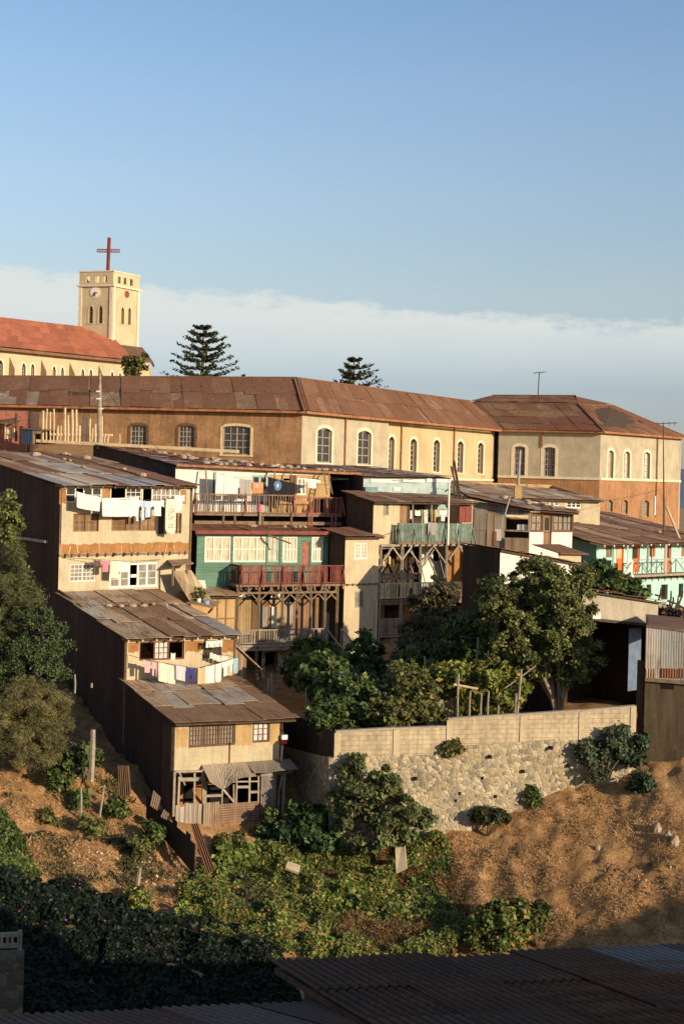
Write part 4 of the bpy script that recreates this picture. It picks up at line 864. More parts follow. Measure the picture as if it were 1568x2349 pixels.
# corrugated fence sheets below
def corr(F, s0, s1, z0, z1, d, horiz, pitch, amp, cols, mb, topj=0.0, rnd=random):
    n = int(((z1 - z0) if horiz else (s1 - s0)) / pitch * 4); c = rnd.choice(cols)
    for k in range(n):
        o0, o1 = [amp * math.sin(2 * math.pi * (k + e) / 4) for e in (0, 1)]; a, e_ = k / n, (k + 1) / n
        if horiz: mb.face([F.p(s0, lerp(z0, z1, a), d + o0), F.p(s1, lerp(z0, z1, a), d + o0), F.p(s1, lerp(z0, z1, e_), d + o1), F.p(s0, lerp(z0, z1, e_), d + o1)], c)
        else: mb.face([F.p(lerp(s0, s1, a), z0, d + o0), F.p(lerp(s0, s1, e_), z0, d + o1), F.p(lerp(s0, s1, e_), z1 - topj * math.sin(e_ * 2.7), d + o1), F.p(lerp(s0, s1, a), z1 - topj * math.sin(a * 2.7), d + o0)], c)
m = MB(); r = FC.R('Y4', 730, 905, 1052, 1050, .3); corr(FC, r[0], r[1], r[2], r[3], .3, True, .1, .02, [(.30, .24, .18)], m); r2 = FC.R('Y4', 728, 1045, 1058, 1190, .3); corr(FC, r2[0], r2[1], r2[2], r2[3], .28, True, .1, .02, [(.34, .24, .16)], m)
b.add(m, 'fence_sheet', 'tin_near'); m = MB(); r = FC.R('Y4', 610, 900, 735, 1250, .32); corr(FC, r[0], r[1], r[2] - .3, r[3], .34, False, .1, .018, [(.34, .27, .19)], m); b.add(m, 'fence_sheet', 'tin_near')
m = MB(); r = FC.R('Y4', 1060, 690, 1180, 990, .32); corr(FC, r[0], r[1], r[2], r[3], .36, False, .1, .018, [(.24, .23, .22)], m); b.add(m, 'fence_sheet', 'tin_near')
m = MB(); r = FC.R('Y4', 395, 905, 600, 1180, .3); n = 6
for k in range(n):
    a = lerp(r[0], r[1], k / n); c = random.uniform(.8, 1.25); m.fbox(FC, a + .01, lerp(r[0], r[1], (k + 1) / n) - .01, r[2] - .6 * (k > 2), r[3] + random.uniform(-.1, .1) - (.05 if k < 3 else 0), .26, .3, G(c))
b.add(m, 'fence_board', 'wood_grey'); hC = b
# ---------------------------------------------------------------- privy-like shelter between the upper houses
FV = Fac((383, 1300), 80.9, (440, 1300), 82.3)
b = Bld('shelter', 'small crooked wooden shelter with a tilted sheet roof beside the bare adobe house', 'shelter', FV, -7)
T = lambda x, y, d=0: FV.p(*FV.hit('A1', x, y, d), d)
m = MB(); m.slab([T(1215, 235, 1.2), T(1550, 205, 1.2), T(1400, 90, -.6), T(1095, 110, -.6)], .05, (.30, .22, .15)); b.add(m, 'roof', 'tin')
for x, y0, y1, d in ((1220, 240, 560, 1.0), (1440, 230, 480, 1.0), (1110, 120, 600, -.4), (1390, 110, 500, -.4)): m = MB(); m.beam(T(x, y1, d), T(x, y0, d), .1, .1); b.add(m, 'post', 'beam')
m = MB(); m.slab([T(1062, 610, -.5), T(1200, 610, -.5), T(1190, 260, -.5), T(1062, 120, -.5)], .06); b.add(m, 'wall', 'wood_dark'); m = MB(); m.slab([T(1210, 500, -.55), T(1440, 500, -.55), T(1440, 215, -.55), T(1210, 235, -.55)], .06); b.add(m, 'wall', 'wood_dark')
m = MB(); m.slab([T(1480, 790, 1.5), T(1560, 780, 1.5) + V3((1.0, 0, 0)), T(1510, 315, .9), T(1205, 335, .9)], .03, (1.25, 1.1, .85)); b.add(m, 'leaning_board', 'wood_grey')
# ---------------------------------------------------------------- balcony house with white wall (behind the green one)
FD = Fac((400, 1190), 87, (800, 1190), 92)
b = Bld('balcony_house', 'long white and ochre house with an orange and pink railed balcony full of washing', 'house', FD, -3)
zD0 = FD.hit('Z4', 600, 545)[1]; zDt = lambda x: FD.hit('Z4', x, {0: 205, 640: 245, 1060: 250}.get(x, 245))[1]
sW = FD.hit('Z4', 655, 300)[0]; sE = FD.hit('Z4', 1080, 300)[0]; zl, zr = FD.hit('Z4', 0, 200)[1], FD.hit('Z4', 1080, 252)[1]; zm_ = lerp(zl, zr, sW / sE)
b.win(('Z4', 533, 262, 650, 372), cas=2, cols=1, rows=2, fr='blue_paint', pane='glass', fw=.14)
b.door(('Z4', 258, 235, 282, 540), 'wood_dark', 'trim')
b.wall('plaster_white', 0, sW, zD0, zl, zm_)
b.win(('Z4', 852, 280, 915, 400), cas=2, cols=2, rows=3, fr='trim', pane='glass', fw=.1); b.hole(('Z4', 990, 430, 1035, 520)); b.hole(('Z4', 755, 285, 800, 300))
b.wall('plaster_ochre', sW, sE, zD0, zm_, zr)
m = MB(); r = FD.R('Z4', 560, 445, 260, 470); m.fbox(FD, .1, sW, FD.hit('Z4', 400, 468)[1], FD.hit('Z4', 400, 442)[1], .004, .012); b.add(m, 'dado_stripe', 'blue_tin')
m = MB(); r = FD.R('Z4', 800, 250, 842, 320); m.fbox(FD, *r, .003, .05); b.add(m, 'shutter', 'frame_brown')
m = MB(); r = FD.R('Z4', 640, 236, 1075, 262); m.fbox(FD, r[0], r[1], r[2], r[3], .01, .07); b.add(m, 'fascia', 'trim')
DD = 19
b.sides('wood_dark', 0, FD.w, zD0 - 4, zl - .05, FD.hit('Z4', 1300, 262)[1], DD, 1.75, .55, d=-.01)
def pD(u, v, rnd):
    if .15 < v < .55 and rnd.random() < .6: return (.28, .27, .28)
    return None
eL, eR = FD.p(-.1, zl + .1, .5), FD.p(FD.w + .6, FD.hit('Z4', 1300, 262)[1] + .1, .5); bR, bL = FD.p(FD.w + .6, .62, -DD), FD.p(-.1, 1.85, -DD)
roof(b.root, eL, eR, bR, bL, M['tin'], [((.17, .085, .055), 4), ((.21, .12, .08), 2), ((.14, .07, .045), 2)], .9, 2.6, 41, patch=pD)
m = MB(); m.slab([eL + V3((0, 0, -.1)), eR + V3((0, 0, -.1)), eR + V3((0, 0, .06)), eL + V3((0, 0, .06))], .05); b.add(m, 'eave_board', 'gutter')
# deck, railing and its supports
s0, s1 = FD.hit('Z4', 140, 545, 1.6)[0], FD.hit('Z4', 1160, 545, 1.6)[0]; sm = FD.hit('Z4', 820, 545, 1.6)[0]; zd = FD.hit('Z4', 600, 522, 1.6)[1]; zh = FD.hit('Z4', 600, 385, 1.6)[1] - zd
m = MB(); m.fbox(FD, s0, s1, zd - .22, zd - .08, 0, 1.65); m.fbox(FD, s0, s1, zd - .75, zd - .55, 1.4, 1.55); b.add(m, 'deck', 'beam')
railing(b.root, FD, s0, sm, zd - .1, zh, 1.65, 'beam', .17, .05, 2.6, seed=4, brace=.35, postmat='gutter')
railing(b.root, FD, sm, s1, zd - .1, zh * .93, 1.65, 'pink_paint', .15, .05, 1.3, seed=5, brace=.4, missing=.1)
for x in (335, 415, 590, 608, 808, 930, 950, 1090, 1118): s = FD.hit('Z4', x, 560, 1.5)[0]; m = MB(); m.beam(FD.p(s, zd - 1.6, 1.55), FD.p(s, zd, 1.55), .1, .1); b.add(m, 'post', 'pink_paint' if x > 820 else 'beam')
m = MB(); m.fbox(FD, s0, FD.w + 1, zd - 4, zd - .25, -.3, -.1); b.add(m, 'base_wall', 'beam_dark')
for x in (235, 830, 715): s = FD.hit('Z4', x, 300, 1.2)[0]; m = MB(); m.beam(FD.p(s, zd, 1.2), FD.p(s, lerp(zl, zr, .5), .6), .07, .07); b.add(m, 'roof_post', 'beam')
balc = b; zdeck = zd
# ---------------------------------------------------------------- green clapboard house
FE = Fac((450, 1280), 83, (752, 1280), 86.6)
b = Bld('green_house', 'green clapboard house with a long row of curtained windows and a red balcony on stilts', 'house', FE, -12)
zEl, zEr = FE.hit('Z4', 155, 660)[1], FE.hit('Z4', 1050, 668)[1]; zE0 = FE.hit('Z4', 150, 1050)[1]
for r, cs in (((208, 690, 388, 868), 3), ((405, 690, 632, 868), 4), ((645, 690, 722, 868), 1), ((750, 690, 852, 870), 2), ((952, 690, 1030, 868), 2)):
    b.win(('Z4', *r), cas=cs, cols=1 if cs > 2 else 2, rows=2, fr='blue_paint' if cs == 1 else 'trim', pane='curtain', fw=.08, bar=.05, recess=.05)
b.door(('Z4', 878, 722, 942, 895), 'pink_paint', 'teal_boards', light=None)
b.wall('teal_boards', 0, FE.w, zE0, zEl, zEr)
m = MB(); m.fbox(FE, -.03, FE.w + .02, zEl - .22, zEl - .02, .003, .05)
b.add(m, 'eave_trim', 'blue_paint')
for x in (157, 398, 640, 735, 1045): s = FE.hit('Z4', x, 800)[0]; m = MB(); m.fbox(FE, s - .06, s + .06, FE.hit('Z4', x, 900)[1], zEl - .24, .003, .04); b.add(m, 'corner_board', 'teal_boards')
b.sides('wood_dark', 0, FE.w, zE0 - 3, zEl, zEr, 3.4, zEl + .25, zEr + .3, d=-.005)
roof(b.root, FE.p(-.25, zEl + .06, .45), FE.p(FE.w + .1, zEr + .06, .45), FE.p(FE.w + .1, zEr + .32, -3.0), FE.p(-.25, zEl + .42, -3.0), M['tin_rusty'], [((.2, .09, .06), 3), ((.24, .115, .075), 2), ((.16, .08, .05), 2)], .9, 1.8, 42)
m = MB(); m.fbox(FE, -.25, FE.w + .12, zEl - .08, zEl + .13, .45, .5); b.add(m, 'fascia', 'red_paint')
# stilts, upper deck and red balcony
DK = 1.5; s0, s1 = FE.hit('Z4', 455, 1030, DK)[0], FE.hit('Z4', 1165, 1020, DK)[0]; zd, zt = FE.hit('Z4', 800, 1022, DK)[1], FE.hit('Z4', 800, 890, DK)[1]
m = MB(); m.fbox(FE, s0 - .3, s1 + .1, zd - .12, zd, 0, DK + .1)
for k in range(15): s = lerp(s0, s1, k / 14); m.fbox(FE, s - .05, s + .05, zd - .3, zd - .125, .1, DK + .15, G(random.uniform(.7, 1.2)))
b.add(m, 'deck', 'beam')
railing(b.root, FE, s0, s1, zd, zt - zd, DK + .05, 'red_paint', .12, .07, 1.28, seed=6, brace=.3, missing=.16)
Fs = FE.sub(s0, 0); Fl = Fac.__new__(Fac); Fl.o = FE.p(s0, 0, 0).copy(); Fl.o.z = 0; Fl.u = FE.n.copy(); Fl.n = -FE.u; Fl.w = DK
railing(b.root, Fl, 0, DK, zd, zt - zd, .02, 'beam_dark', .12, .07, 1.4, seed=7)
zl0 = FE.hit('Y1', 1300, 392, DK)[1]; low = []
m = MB()
for x in (437, 585, 750, 850, 945, 1045, 1130): s = FE.hit('Z4', x, 1100, DK)[0]; low.append(s)
for i, s in enumerate(low):
    p = MB(); p.beam(FE.p(s, zl0 - .3, DK), FE.p(s, zd - .1, DK), .13, .13); b.add(p, 'post', 'beam')
    for sg in (-1, 1):
        if (i == 0 and sg < 0) or (i == len(low) - 1 and sg > 0): continue
        m.beam(FE.p(s, zd - 1.0, DK), FE.p(s + sg * .85, zd - .2, DK), .08, .08)
m.fbox(FE, low[0], low[-1], zd - .55, zd - .43, DK - .06, DK + .06); b.add(m, 'brace', 'beam')
# lower storey: doors and boards of every sort
sA, sB = FE.hit('Z4', 440, 1150)[0], FE.hit('Z4', 1150, 1150)[0]; rnd = random.Random(9); s = sA; k = 0
zw = zd - .35
while s < sB:
    w_ = rnd.uniform(.7, 1.15); m = MB(); c = rnd.uniform(.8, 1.25); hh = zw - rnd.uniform(.5, .9); m.fbox(FE, s, min(s + w_ - .05, sB), zl0 - .1, hh, -.12 - .04 * (k % 3), -.02 - .04 * (k % 3), (c, c * rnd.uniform(.9, 1), c * rnd.uniform(.8, 1)))
    b.add(m, 'board_panel', ['wood', 'wood_brown', 'wood', 'wood_grey', 'wood_brown'][k % 5])
    if k % 2 == 0: m = MB(); m.fbox(FE, s + .1, s + w_ - .15, hh + .04, zw + .1, -.2, -.12, G(rnd.uniform(.8, 1.1))); b.add(m, 'infill_panel', ['trim', 'blue_paint', 'plaster_white'][k % 3])
    s += w_; k += 1
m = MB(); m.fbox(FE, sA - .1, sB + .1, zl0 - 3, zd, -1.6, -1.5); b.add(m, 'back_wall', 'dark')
b.door(('Y2', 352, 262, 415, 480), 'blue_paint', 'beam'); 
r = FE.R('Y2', 352, 262, 415, 480, .3); m = MB(); m.fbox(FE, r[0], r[1], r[2], r[3], .2, .25); b.add(m, 'door', 'blue_paint')
for x0, x1, pn in ((1195, 1240, 'curtain_grey'), (1262, 1290, 'curtain_white')): r = FE.R('Y1', x0, 180, x1, 300); m = MB(); m.fbox(FE, r[0], r[1], r[2], r[3], .0, .03); b.add(m, 'pane', pn)
s0, s1 = FE.hit('Y1', 1075, 400, DK)[0], FE.hit('Y1', 1560, 395, DK)[0]
m = MB(); m.fbox(FE, s0, s1 + .6, zl0 - .15, zl0 - .03, -.1, DK + .1); m.fbox(FE, s0, s1, zl0 - .38, zl0 - .16, DK - .1, DK); b.add(m, 'lower_deck', 'beam_grey')
railing(b.root, FE, s0, s1, zl0, FE.hit('Y1', 1300, 308, DK)[1] - zl0, DK + .05, 'beam_grey', .15, .06, 1.3, seed=8, missing=.07)
b.holes = []; r = FE.R('Y1', 1225, 440, 1298, 600, .7); b.holes = [(r[0], r[1], r[2], r[3])]
Fst = FE.sub(0, .7); b.wall('stone', FE.hit('Y1', 1180, 500)[0], sB, zl0 - 3.8, zl0 - .16, F=Fst, name='foundation', rev=.5)
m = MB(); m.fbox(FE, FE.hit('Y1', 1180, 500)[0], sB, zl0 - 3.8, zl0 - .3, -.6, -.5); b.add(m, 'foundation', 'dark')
for x in (1110, 1180): s = FE.hit('Y1', x, 450, DK)[0]; m = MB(); m.beam(FE.p(s, zl0 - 3.4, DK - .1), FE.p(s, zl0 - .2, DK - .1), .14, .14); b.add(m, 'post', 'beam')
# stair at the right end
m = MB(); A0, A1 = Q('Y2', 350, 480, 83.5), Q('Y2', 470, 640, 80); dx = Vector((1.0, -.3, 0)) * .9
for k in range(9): p = lerp(A0, A1, k / 8); m.hexa([p, p + dx, p + dx + V3((0, .28, 0)), p + V3((0, .28, 0))], [c + V3((0, 0, .05)) for c in (p, p + dx, p + dx + V3((0, .28, 0)), p + V3((0, .28, 0)))])
for o_ in (V3((0, 0, 0)), dx): m.beam(A0 + o_ - V3((0, 0, .1)), A1 + o_ - V3((0, 0, .1)), .06, .2); m.beam(A0 + o_ + V3((0, 0, .95)), A1 + o_ + V3((0, 0, .95)), .07, .07); m.beam(A0 + o_, A0 + o_ + V3((0, 0, .95)), .07); m.beam(A1 + o_, A1 + o_ + V3((0, 0, .95)), .07)
b.add(m, 'stair', 'beam_grey')
# annex at the left, below the teal wall
Fa = FE.sub(0, 2.2); s0, s1 = Fa.hit('Y1', 800, 300)[0], Fa.hit('Y1', 1060, 300)[0]; za = Fa.hit('Y1', 1000, 122)[1]
b.holes = []; b.wall('plaster_ochre', s0, s1, za - 3.5, za, F=Fa, name='annex_wall'); m = MB()
for x in (955, 1003): s = Fa.hit('Y1', x, 200)[0]; m.fbox(Fa, s - .04, s + .04, za - 3, za, .002, .03)
m.fbox(Fa, s0, s1, za - 1.3, za - 1.22, .002, .028); b.add(m, 'annex_batten', 'beam')
roof(b.root, Fa.p(s0 - .2, za + .03, .3), Fa.p(s1 + .1, za + .03, .3), Fa.p(s1 + .1, za + .35, -2.1), Fa.p(s0 - .2, za + .4, -2.1), M['tin'], TAN, .9, 2.4, 43, name='annex_roof')
m = MB(); m.slab([Fa.p(s1, za - 3.5, 0), Fa.p(s1, za - 3.5, -2), Fa.p(s1, za, -2), Fa.p(s1, za, 0)], .1); b.add(m, 'annex_wall', 'wood'); green = b
# drain pole slanting in front of the windows
# ---------------------------------------------------------------- narrow plaster tower house
FF = Fac((789, 1350), 85.3, (866, 1350), 86.9)
b = Bld('narrow_house', 'narrow tall pale plastered house with one white and one dark window', 'house', FF, -12)
zt = FF.hit('Z4', 1185, 698)[1]; zb = FF.hit('Y2', 500, 640)[1] - 1
b.win(('Z4', 1248, 733, 1342, 848), cas=2, cols=2, rows=4, pane='curtain', fw=.09); b.win(('Z4', 1250, 1073, 1312, 1186), cas=2, cols=1, rows=3, fr='beam_grey', pane='curtain_grey', fw=.07)
b.wall('plaster_pale', 0, FF.w, zb, zt)
zf = FF.hit('Z4', 1300, 1022)[1]; m = MB(); m.fbox(FF, 0, FF.w, zf - .04, zf + .03, .002, .03)
for k in range(6): s = FF.w * (k + .5) / 6; m.fbox(FF, s - .05, s + .05, zf - .06, zf + .06, .003, .12)
b.add(m, 'floor_beam', 'beam')
b.sides('adobe_dark', 0, FF.w, zb, zt, zt, 1.5, zt + .3, zt + .3, d=-.005, matr='plaster_pale')
roof(b.root, FF.p(-.25, zt + .06, .35), FF.p(FF.w + .2, zt + .06, .35), FF.p(FF.w + .2, zt + .5, -2.2), FF.p(-.25, zt + .5, -2.2), M['tin'], [((.2, .1, .065), 3), ((.25, .14, .09), 2)], .8, 1.9, 44)
m = MB(); m.tube([FF.p(FF.w - .12, zb, .08), FF.p(FF.w - .12, zf - 1, .08), FF.p(FF.w - .3, zf - .9, .08)], .035, 6); b.add(m, 'drainpipe', 'trim')
# ---------------------------------------------------------------- open-fronted balcony tower
FG = Fac((854, 1250), 87.2, (1083, 1250), 91.4)
b = Bld('balcony_tower', 'crooked three storey timber house with open galleries and green and white railings', 'house', FG, -12)
z5 = lambda x, y, d=0: FG.hit('Z5', x, y, d)
zg = z5(400, 455)[1]; zg2 = z5(1000, 462)[1]; zf1 = z5(700, 740)[1]; zf2 = z5(700, 1118)[1]; zf3 = FG.hit('Y2', 800, 412)[1]; sP = z5(517, 600)[0]
b.win(('Z5', 402, 463, 442, 543), cas=1, cols=1, rows=2, fr='beam_grey', fw=.08, pane='curtain_grey')
b.wall('plaster_pale', 0, sP, zf1 - .3, zg)
b.sides('adobe_dark', 0, FG.w, zf1 - .3, zg, zg2, 3.0, zg + .45, zg + .45, d=-.01, right=False)
b.sides('wood_dark', 0, FG.w, zf3 - 1, zf1 - .3, zf1 - .3, 2.6, zf1, zf1, d=-.02, left=False)
m = MB(); s0, s1 = z5(520, 500)[0], z5(588, 500)[0]; m.fbox(FG, s0, s1, zf1 - .1, zg - .05, -.15, -.05); b.add(m, 'board_panel', 'wood_brown')
m = MB(); s0, s1 = z5(932, 500)[0], z5(1018, 500)[0]; m.fbox(FG, s0, s1, z5(970, 592)[1], z5(970, 462)[1], -.02, .04); m.fbox(FG, (s0 + s1) / 2 - .02, (s0 + s1) / 2 + .02, z5(970, 590)[1], z5(970, 464)[1], .042, .06); b.add(m, 'red_shutter', 'red_paint')
roof(b.root, FG.p(-.3, zg + .08, .5), FG.p(FG.w - .1, zg2 + .06, .5), FG.p(FG.w - .6, zg + .62, -3.2), FG.p(-.3, zg + .68, -3.2), M['tin'], [((.22, .14, .09), 3), ((.3, .23, .17), 2), ((.18, .1, .065), 2)], .85, 2.0, 45)
s0, s1 = z5(512, 600, .5)[0], z5(1025, 600, .5)[0]; za, zb_ = z5(700, 725, .5)[1], z5(700, 592, .5)[1]
m = MB(); m.fbox(FG, s0, s1 + .1, za - .15, za - .03, -2.4, .55)
for k in range(12): s = lerp(s0, s1, (k + .5) / 12); m.fbox(FG, s - .05, s + .05, za - .32, za - .155, -.5, .6, G(random.uniform(.7, 1.2)))
b.add(m, 'gallery_floor', 'beam')
railing(b.root, FG, s0, s1, za - .05, zb_ - za, .5, 'green_paint', .105, .085, 1.05, seed=10, brace=.4, missing=.02)
for x in (590, 720): s = z5(x, 500)[0]; m = MB(); m.beam(FG.p(s, za, .3), FG.p(s, zg, .3), .08); b.add(m, 'post', 'beam_grey')
# second gallery
zt2 = za - .33; zr2 = z5(700, 1003)[1]; posts = [385, 533, 660, 842, 1004]
for i, x in enumerate(posts):
    s = z5(x, 900, .4)[0]; p = MB(); p.beam(FG.p(s, zf3 - .4 if i < 3 else zf2 - .3, .4), FG.p(s, zt2, .4), .15 if i in (1, 4) else .12); b.add(p, 'post', 'beam_grey')
m = MB(); L5 = lambda x, y, d=.4: FG.p(*FG.hit('Z5', x, y, d), d)
for x0, y0, x1, y1, w_ in ((400, 860, 465, 765, .1), (530, 850, 470, 765, .1), (535, 850, 600, 760, .1), (650, 870, 590, 790, .08), (665, 870, 750, 755, .1), (840, 880, 755, 755, .08), (855, 850, 925, 755, .13), (995, 860, 930, 755, .13), (385, 752, 1010, 745, .14),
    (700, 800, 790, 1000, .08), (690, 890, 760, 770, .06), (780, 780, 830, 980, .05), (650, 960, 720, 800, .06), (600, 780, 660, 930, .05), (580, 860, 620, 960, .05), (390, 940, 450, 800, .05)):
    dd_ = .4 if w_ > .07 else -.4; m.beam(L5(x0, y0, dd_), L5(x1, y1, dd_), w_, w_, G(random.uniform(.7, 1.25)), FG.n)
b.add(m, 'brace', 'beam_grey')
m = MB(); r = FG.R('Z5', 395, 945, 672, 962, .3); m.fbox(FG, *r, .25, .3); r = FG.R('Z5', 385, 968, 672, 990, .3); m.fbox(FG, *r, .25, .3, G(1.2)); b.add(m, 'plank', 'beam')
b.holes = [FG.R('Z5', 750, 790, 800, 860, -1.8)]; s0, s1 = z5(672, 900, -1.8)[0], z5(850, 900, -1.8)[0]
Fk = FG.sub(0, -1.8); b.wall('plaster_white', s0, s1, zf2, zt2 + .2, F=Fk, name='gallery_wall', rev=.1)
m = MB(); s0_, s1_ = z5(850, 900, -.8)[0], z5(1012, 900, -.8)[0]; m.fbox(FG, s0_, s1_, zf2, zt2 + .1, -.95, -.8); b.add(m, 'gallery_wall', 'adobe')
m = MB(); m.fbox(FG, .2, FG.w, zf3 - .5, zt2, -2.5, -2.4); b.add(m, 'back_wall', 'wood_dark')
rnd = random.Random(3); m = MB()
for k in range(16): s = rnd.uniform(z5(400, 900)[0], z5(640, 900)[0]); z = rnd.uniform(z5(500, 930)[1], zt2 - .3); m.fbox(FG, s, s + rnd.uniform(.12, .4), z, z + rnd.uniform(.15, .5), -1.9, -1.8 + rnd.uniform(0, .3), pick([((1, .95, .85), 2), ((.5, .35, .2), 2), ((.25, .2, .12), 1)], rnd))
b.add(m, 'infill_panel', 'beam_pale')
m = MB(); m.fbox(FG, 0.1, FG.w - .1, zf2 - .1, zf2 + .02, -2.4, .5); m.fbox(FG, 0.1, FG.w - .1, zf2 - .32, zf2 - .12, .3, .42); b.add(m, 'gallery_floor', 'beam')
s0, s1 = z5(378, 1050, .5)[0], z5(1002, 1050, .5)[0]; railing(b.root, FG, s0, s1, zf2 + .05, zr2 - zf2 - .05, .5, 'beam_pale', .15, .1, 1.5, seed=12, missing=.04, postmat='beam_grey')
# third level and rock base
b.holes = [FG.R('Z5', 412, 1145, 515, 1260, -.3), FG.R('Y2', 1010, 190, 1070, 330, -.3), FG.R('Y2', 1240, 170, 1300, 300, -.3)]; Fk = FG.sub(0, -.3); b.wall('adobe', z5(375, 1200)[0], FG.w - .4, zf3, zf2 - .1, F=Fk, name='lower_wall')
s0, s1 = FG.hit('Y2', 725, 350, .45)[0], FG.hit('Y2', 890, 350, .45)[0]; zr3 = FG.hit('Y2', 800, 302, .45)[1]
m = MB(); m.fbox(FG, s0, s1 + 2.4, zf3 - .12, zf3, -.4, .5); b.add(m, 'gallery_floor', 'beam_grey')
railing(b.root, FG, s0, s1, zf3, zr3 - zf3, .45, 'beam_grey', .16, .09, 1.4, seed=13)
m = MB(); m.slab([FG.p(z5(360, 1200)[0], zf3 - 3.5, .25), FG.p(FG.w, zf3 - 3.5, .25), FG.p(FG.w, zf3 - .1, .0), FG.p(z5(360, 1200)[0], zf3 - .1, .0)], .3); b.add(m, 'foundation', 'plaster_pale'); tower = b
# ---------------------------------------------------------------- pale blue rooftop room
FN = Fac((833, 1110), 90.6, (1032, 1115), 93.6)
b = Bld('rooftop_room', 'low pale blue room with white panels along its eave behind the balcony tower', 'house', FN, -4)
zn0, zn1 = FN.hit('Z5', 400, 385)[1], FN.hit('Z5', 300, 283)[1]; zn2 = FN.hit('Z5', 860, 285)[1]
b.wall('blue_paint', 0, FN.w, zn0 - 1.5, zn1, zn2); b.sides('wood_dark', 0, FN.w, zn0 - 3, zn1, zn2, 12, zn1 + .7, zn2 + .55, d=-.005)
for x0, x1, y0, y1 in ((315, 512, 291, 314), (540, 690, 292, 312), (705, 875, 288, 312), (475, 522, 348, 370)): m = MB(); r = FN.R('Z5', x0, y0, x1, y1, .05); m.fbox(FN, *r, .01, .06); b.add(m, 'white_panel', 'trim')
roof(b.root, FN.p(-.1, zn1 + .08, .2), FN.p(FN.w + .1, zn2 + .08, .2), FN.p(FN.w + .1, zn2 + .75, -12), FN.p(-.1, zn1 + .85, -12), M['tin'], [((.18, .1, .065), 3), ((.24, .2, .18), 2), ((.2, .13, .09), 2)], .9, 2.5, 46)
m = MB(); m.fbox(FN, .0, .9, zn0 - .1, zn0 + .35, .02, .3, (.5, .6, .6)); b.add(m, 'pipe_box', 'blue_paint')
# ---------------------------------------------------------------- plank shack and glazed bay
FH = Fac((1083, 1200), 92.6, (1214, 1200), 91.6); FH2 = Fac((1214, 1200), 91.6, (1312, 1200), 93.2)
b = Bld('plank_shack', 'grey plank shack with a dark veranda and a weathered glazed bay', 'house', FH, -6)
za, zb_ = FH.hit('Z6', 100, 300)[1], FH.hit('Z6', 485, 350)[1]; zc_, zd_ = FH.hit('Z6', 100, 585)[1], FH.hit('Z6', 480, 625)[1]
b.holes = [FH.R('Z6', 325, 365, 482, 470), FH.R('Z6', 315, 482, 486, 545)]
b.wall('wood_grey', 0, FH.w, min(zc_, zd_) - .3, min(za, zb_) + .1)
m = MB(); m.slab([FH.p(0, za - .3, .0), FH.p(FH.w, min(za, zb_), 0), FH.p(FH.w, zb_ + .25, 0), FH.p(0, za + .3, 0)], .1); b.add(m, 'gable_board', 'wood_grey')
for k, (x0, x1, y0, y1, mt, c) in enumerate(((105, 190, 325, 470, 'wood_grey', 1.1), (195, 240, 350, 585, 'wood', 1.3), (245, 310, 370, 540, 'wood_grey', 1.45), (250, 292, 465, 545, 'trim', .85), (240, 262, 480, 580, 'pink_paint', .9))): m = MB(); r = FH.R('Z6', x0, y0, x1, y1, .03); m.fbox(FH, *r, .01 + .01 * k, .03 + .012 * k, G(c)); b.add(m, 'board_panel', mt)
m = MB(); r = FH.R('Z6', 318, 525, 484, 618, .15); m.fbox(FH, *r, .1, .15); b.add(m, 'parapet', 'wood')
for x0, x1 in ((405, 428), (435, 455), (460, 478)): m = MB(); r = FH.R('Z6', x0, 432, x1, 470, -.1); m.fbox(FH, *r, -.14, -.1); b.add(m, 'pane', 'curtain_white')
b.F = FH2; b.holes = []
b.win(('Z6', 500, 360, 584, 482), cas=1, cols=2, rows=2, fr='frame_brown', pane='curtain_grey', fw=.11, bar=.07); b.win(('Z6', 655, 358, 800, 482), cas=2, cols=2, rows=2, fr='frame_brown', pane='curtain_grey', fw=.11, bar=.06); b.door(('Z6', 588, 360, 645, 585), 'wood_brown', 'frame_brown', light='glass')
zw_ = FH2.hit('Z6', 640, 486)[1]; zt_ = FH2.hit('Z6', 640, 348)[1]; zq = FH2.hit('Z6', 640, 620)[1] - .6
b.wall('wood_brown', 0, FH2.w, zw_, zt_); hh = list(b.holes); b.wall('plaster_white', 0, FH2.w, zq, zw_, d=.003, name='lower_wall')
b.F = FH; b.sides('wood_dark', 0, FH.w, zc_ - 2, za, zb_, 3.5, za, zb_, back=False, right=False, d=-.02)
m = MB(); e = FH2.p(FH2.w, 0); m.slab([(e.x, e.y, zq), (e.x - 1.5, e.y + 4, zq), (e.x - 1.5, e.y + 4, zt_), (e.x, e.y, zt_)], .1); g0, g1 = FH.p(0, zq, -4.5), Vector((e.x - 1.5, e.y + 4, zq)); b.add(m, 'side_wall', 'wood_dark'); m = MB(); m.slab([g1, g0, g0 + V3((0, 0, 2.5)), g1 + V3((0, 0, 2.5))], .1); b.add(m, 'back_wall', 'wood_dark')
roof(b.root, P(1076, 1141, 92.2), P(1225, 1170, 90.9), P(1200, 1150, 95.5), P(1048, 1121, 98.5), M['tin'], RUST, .9, 2.2, 47); roof(b.root, P(1212, 1168, 91.0), P(1328, 1177, 92.6), P(1322, 1168, 95.5), P(1196, 1150, 95.7), M['tin'], RUST, .9, 2.2, 48); shack = b
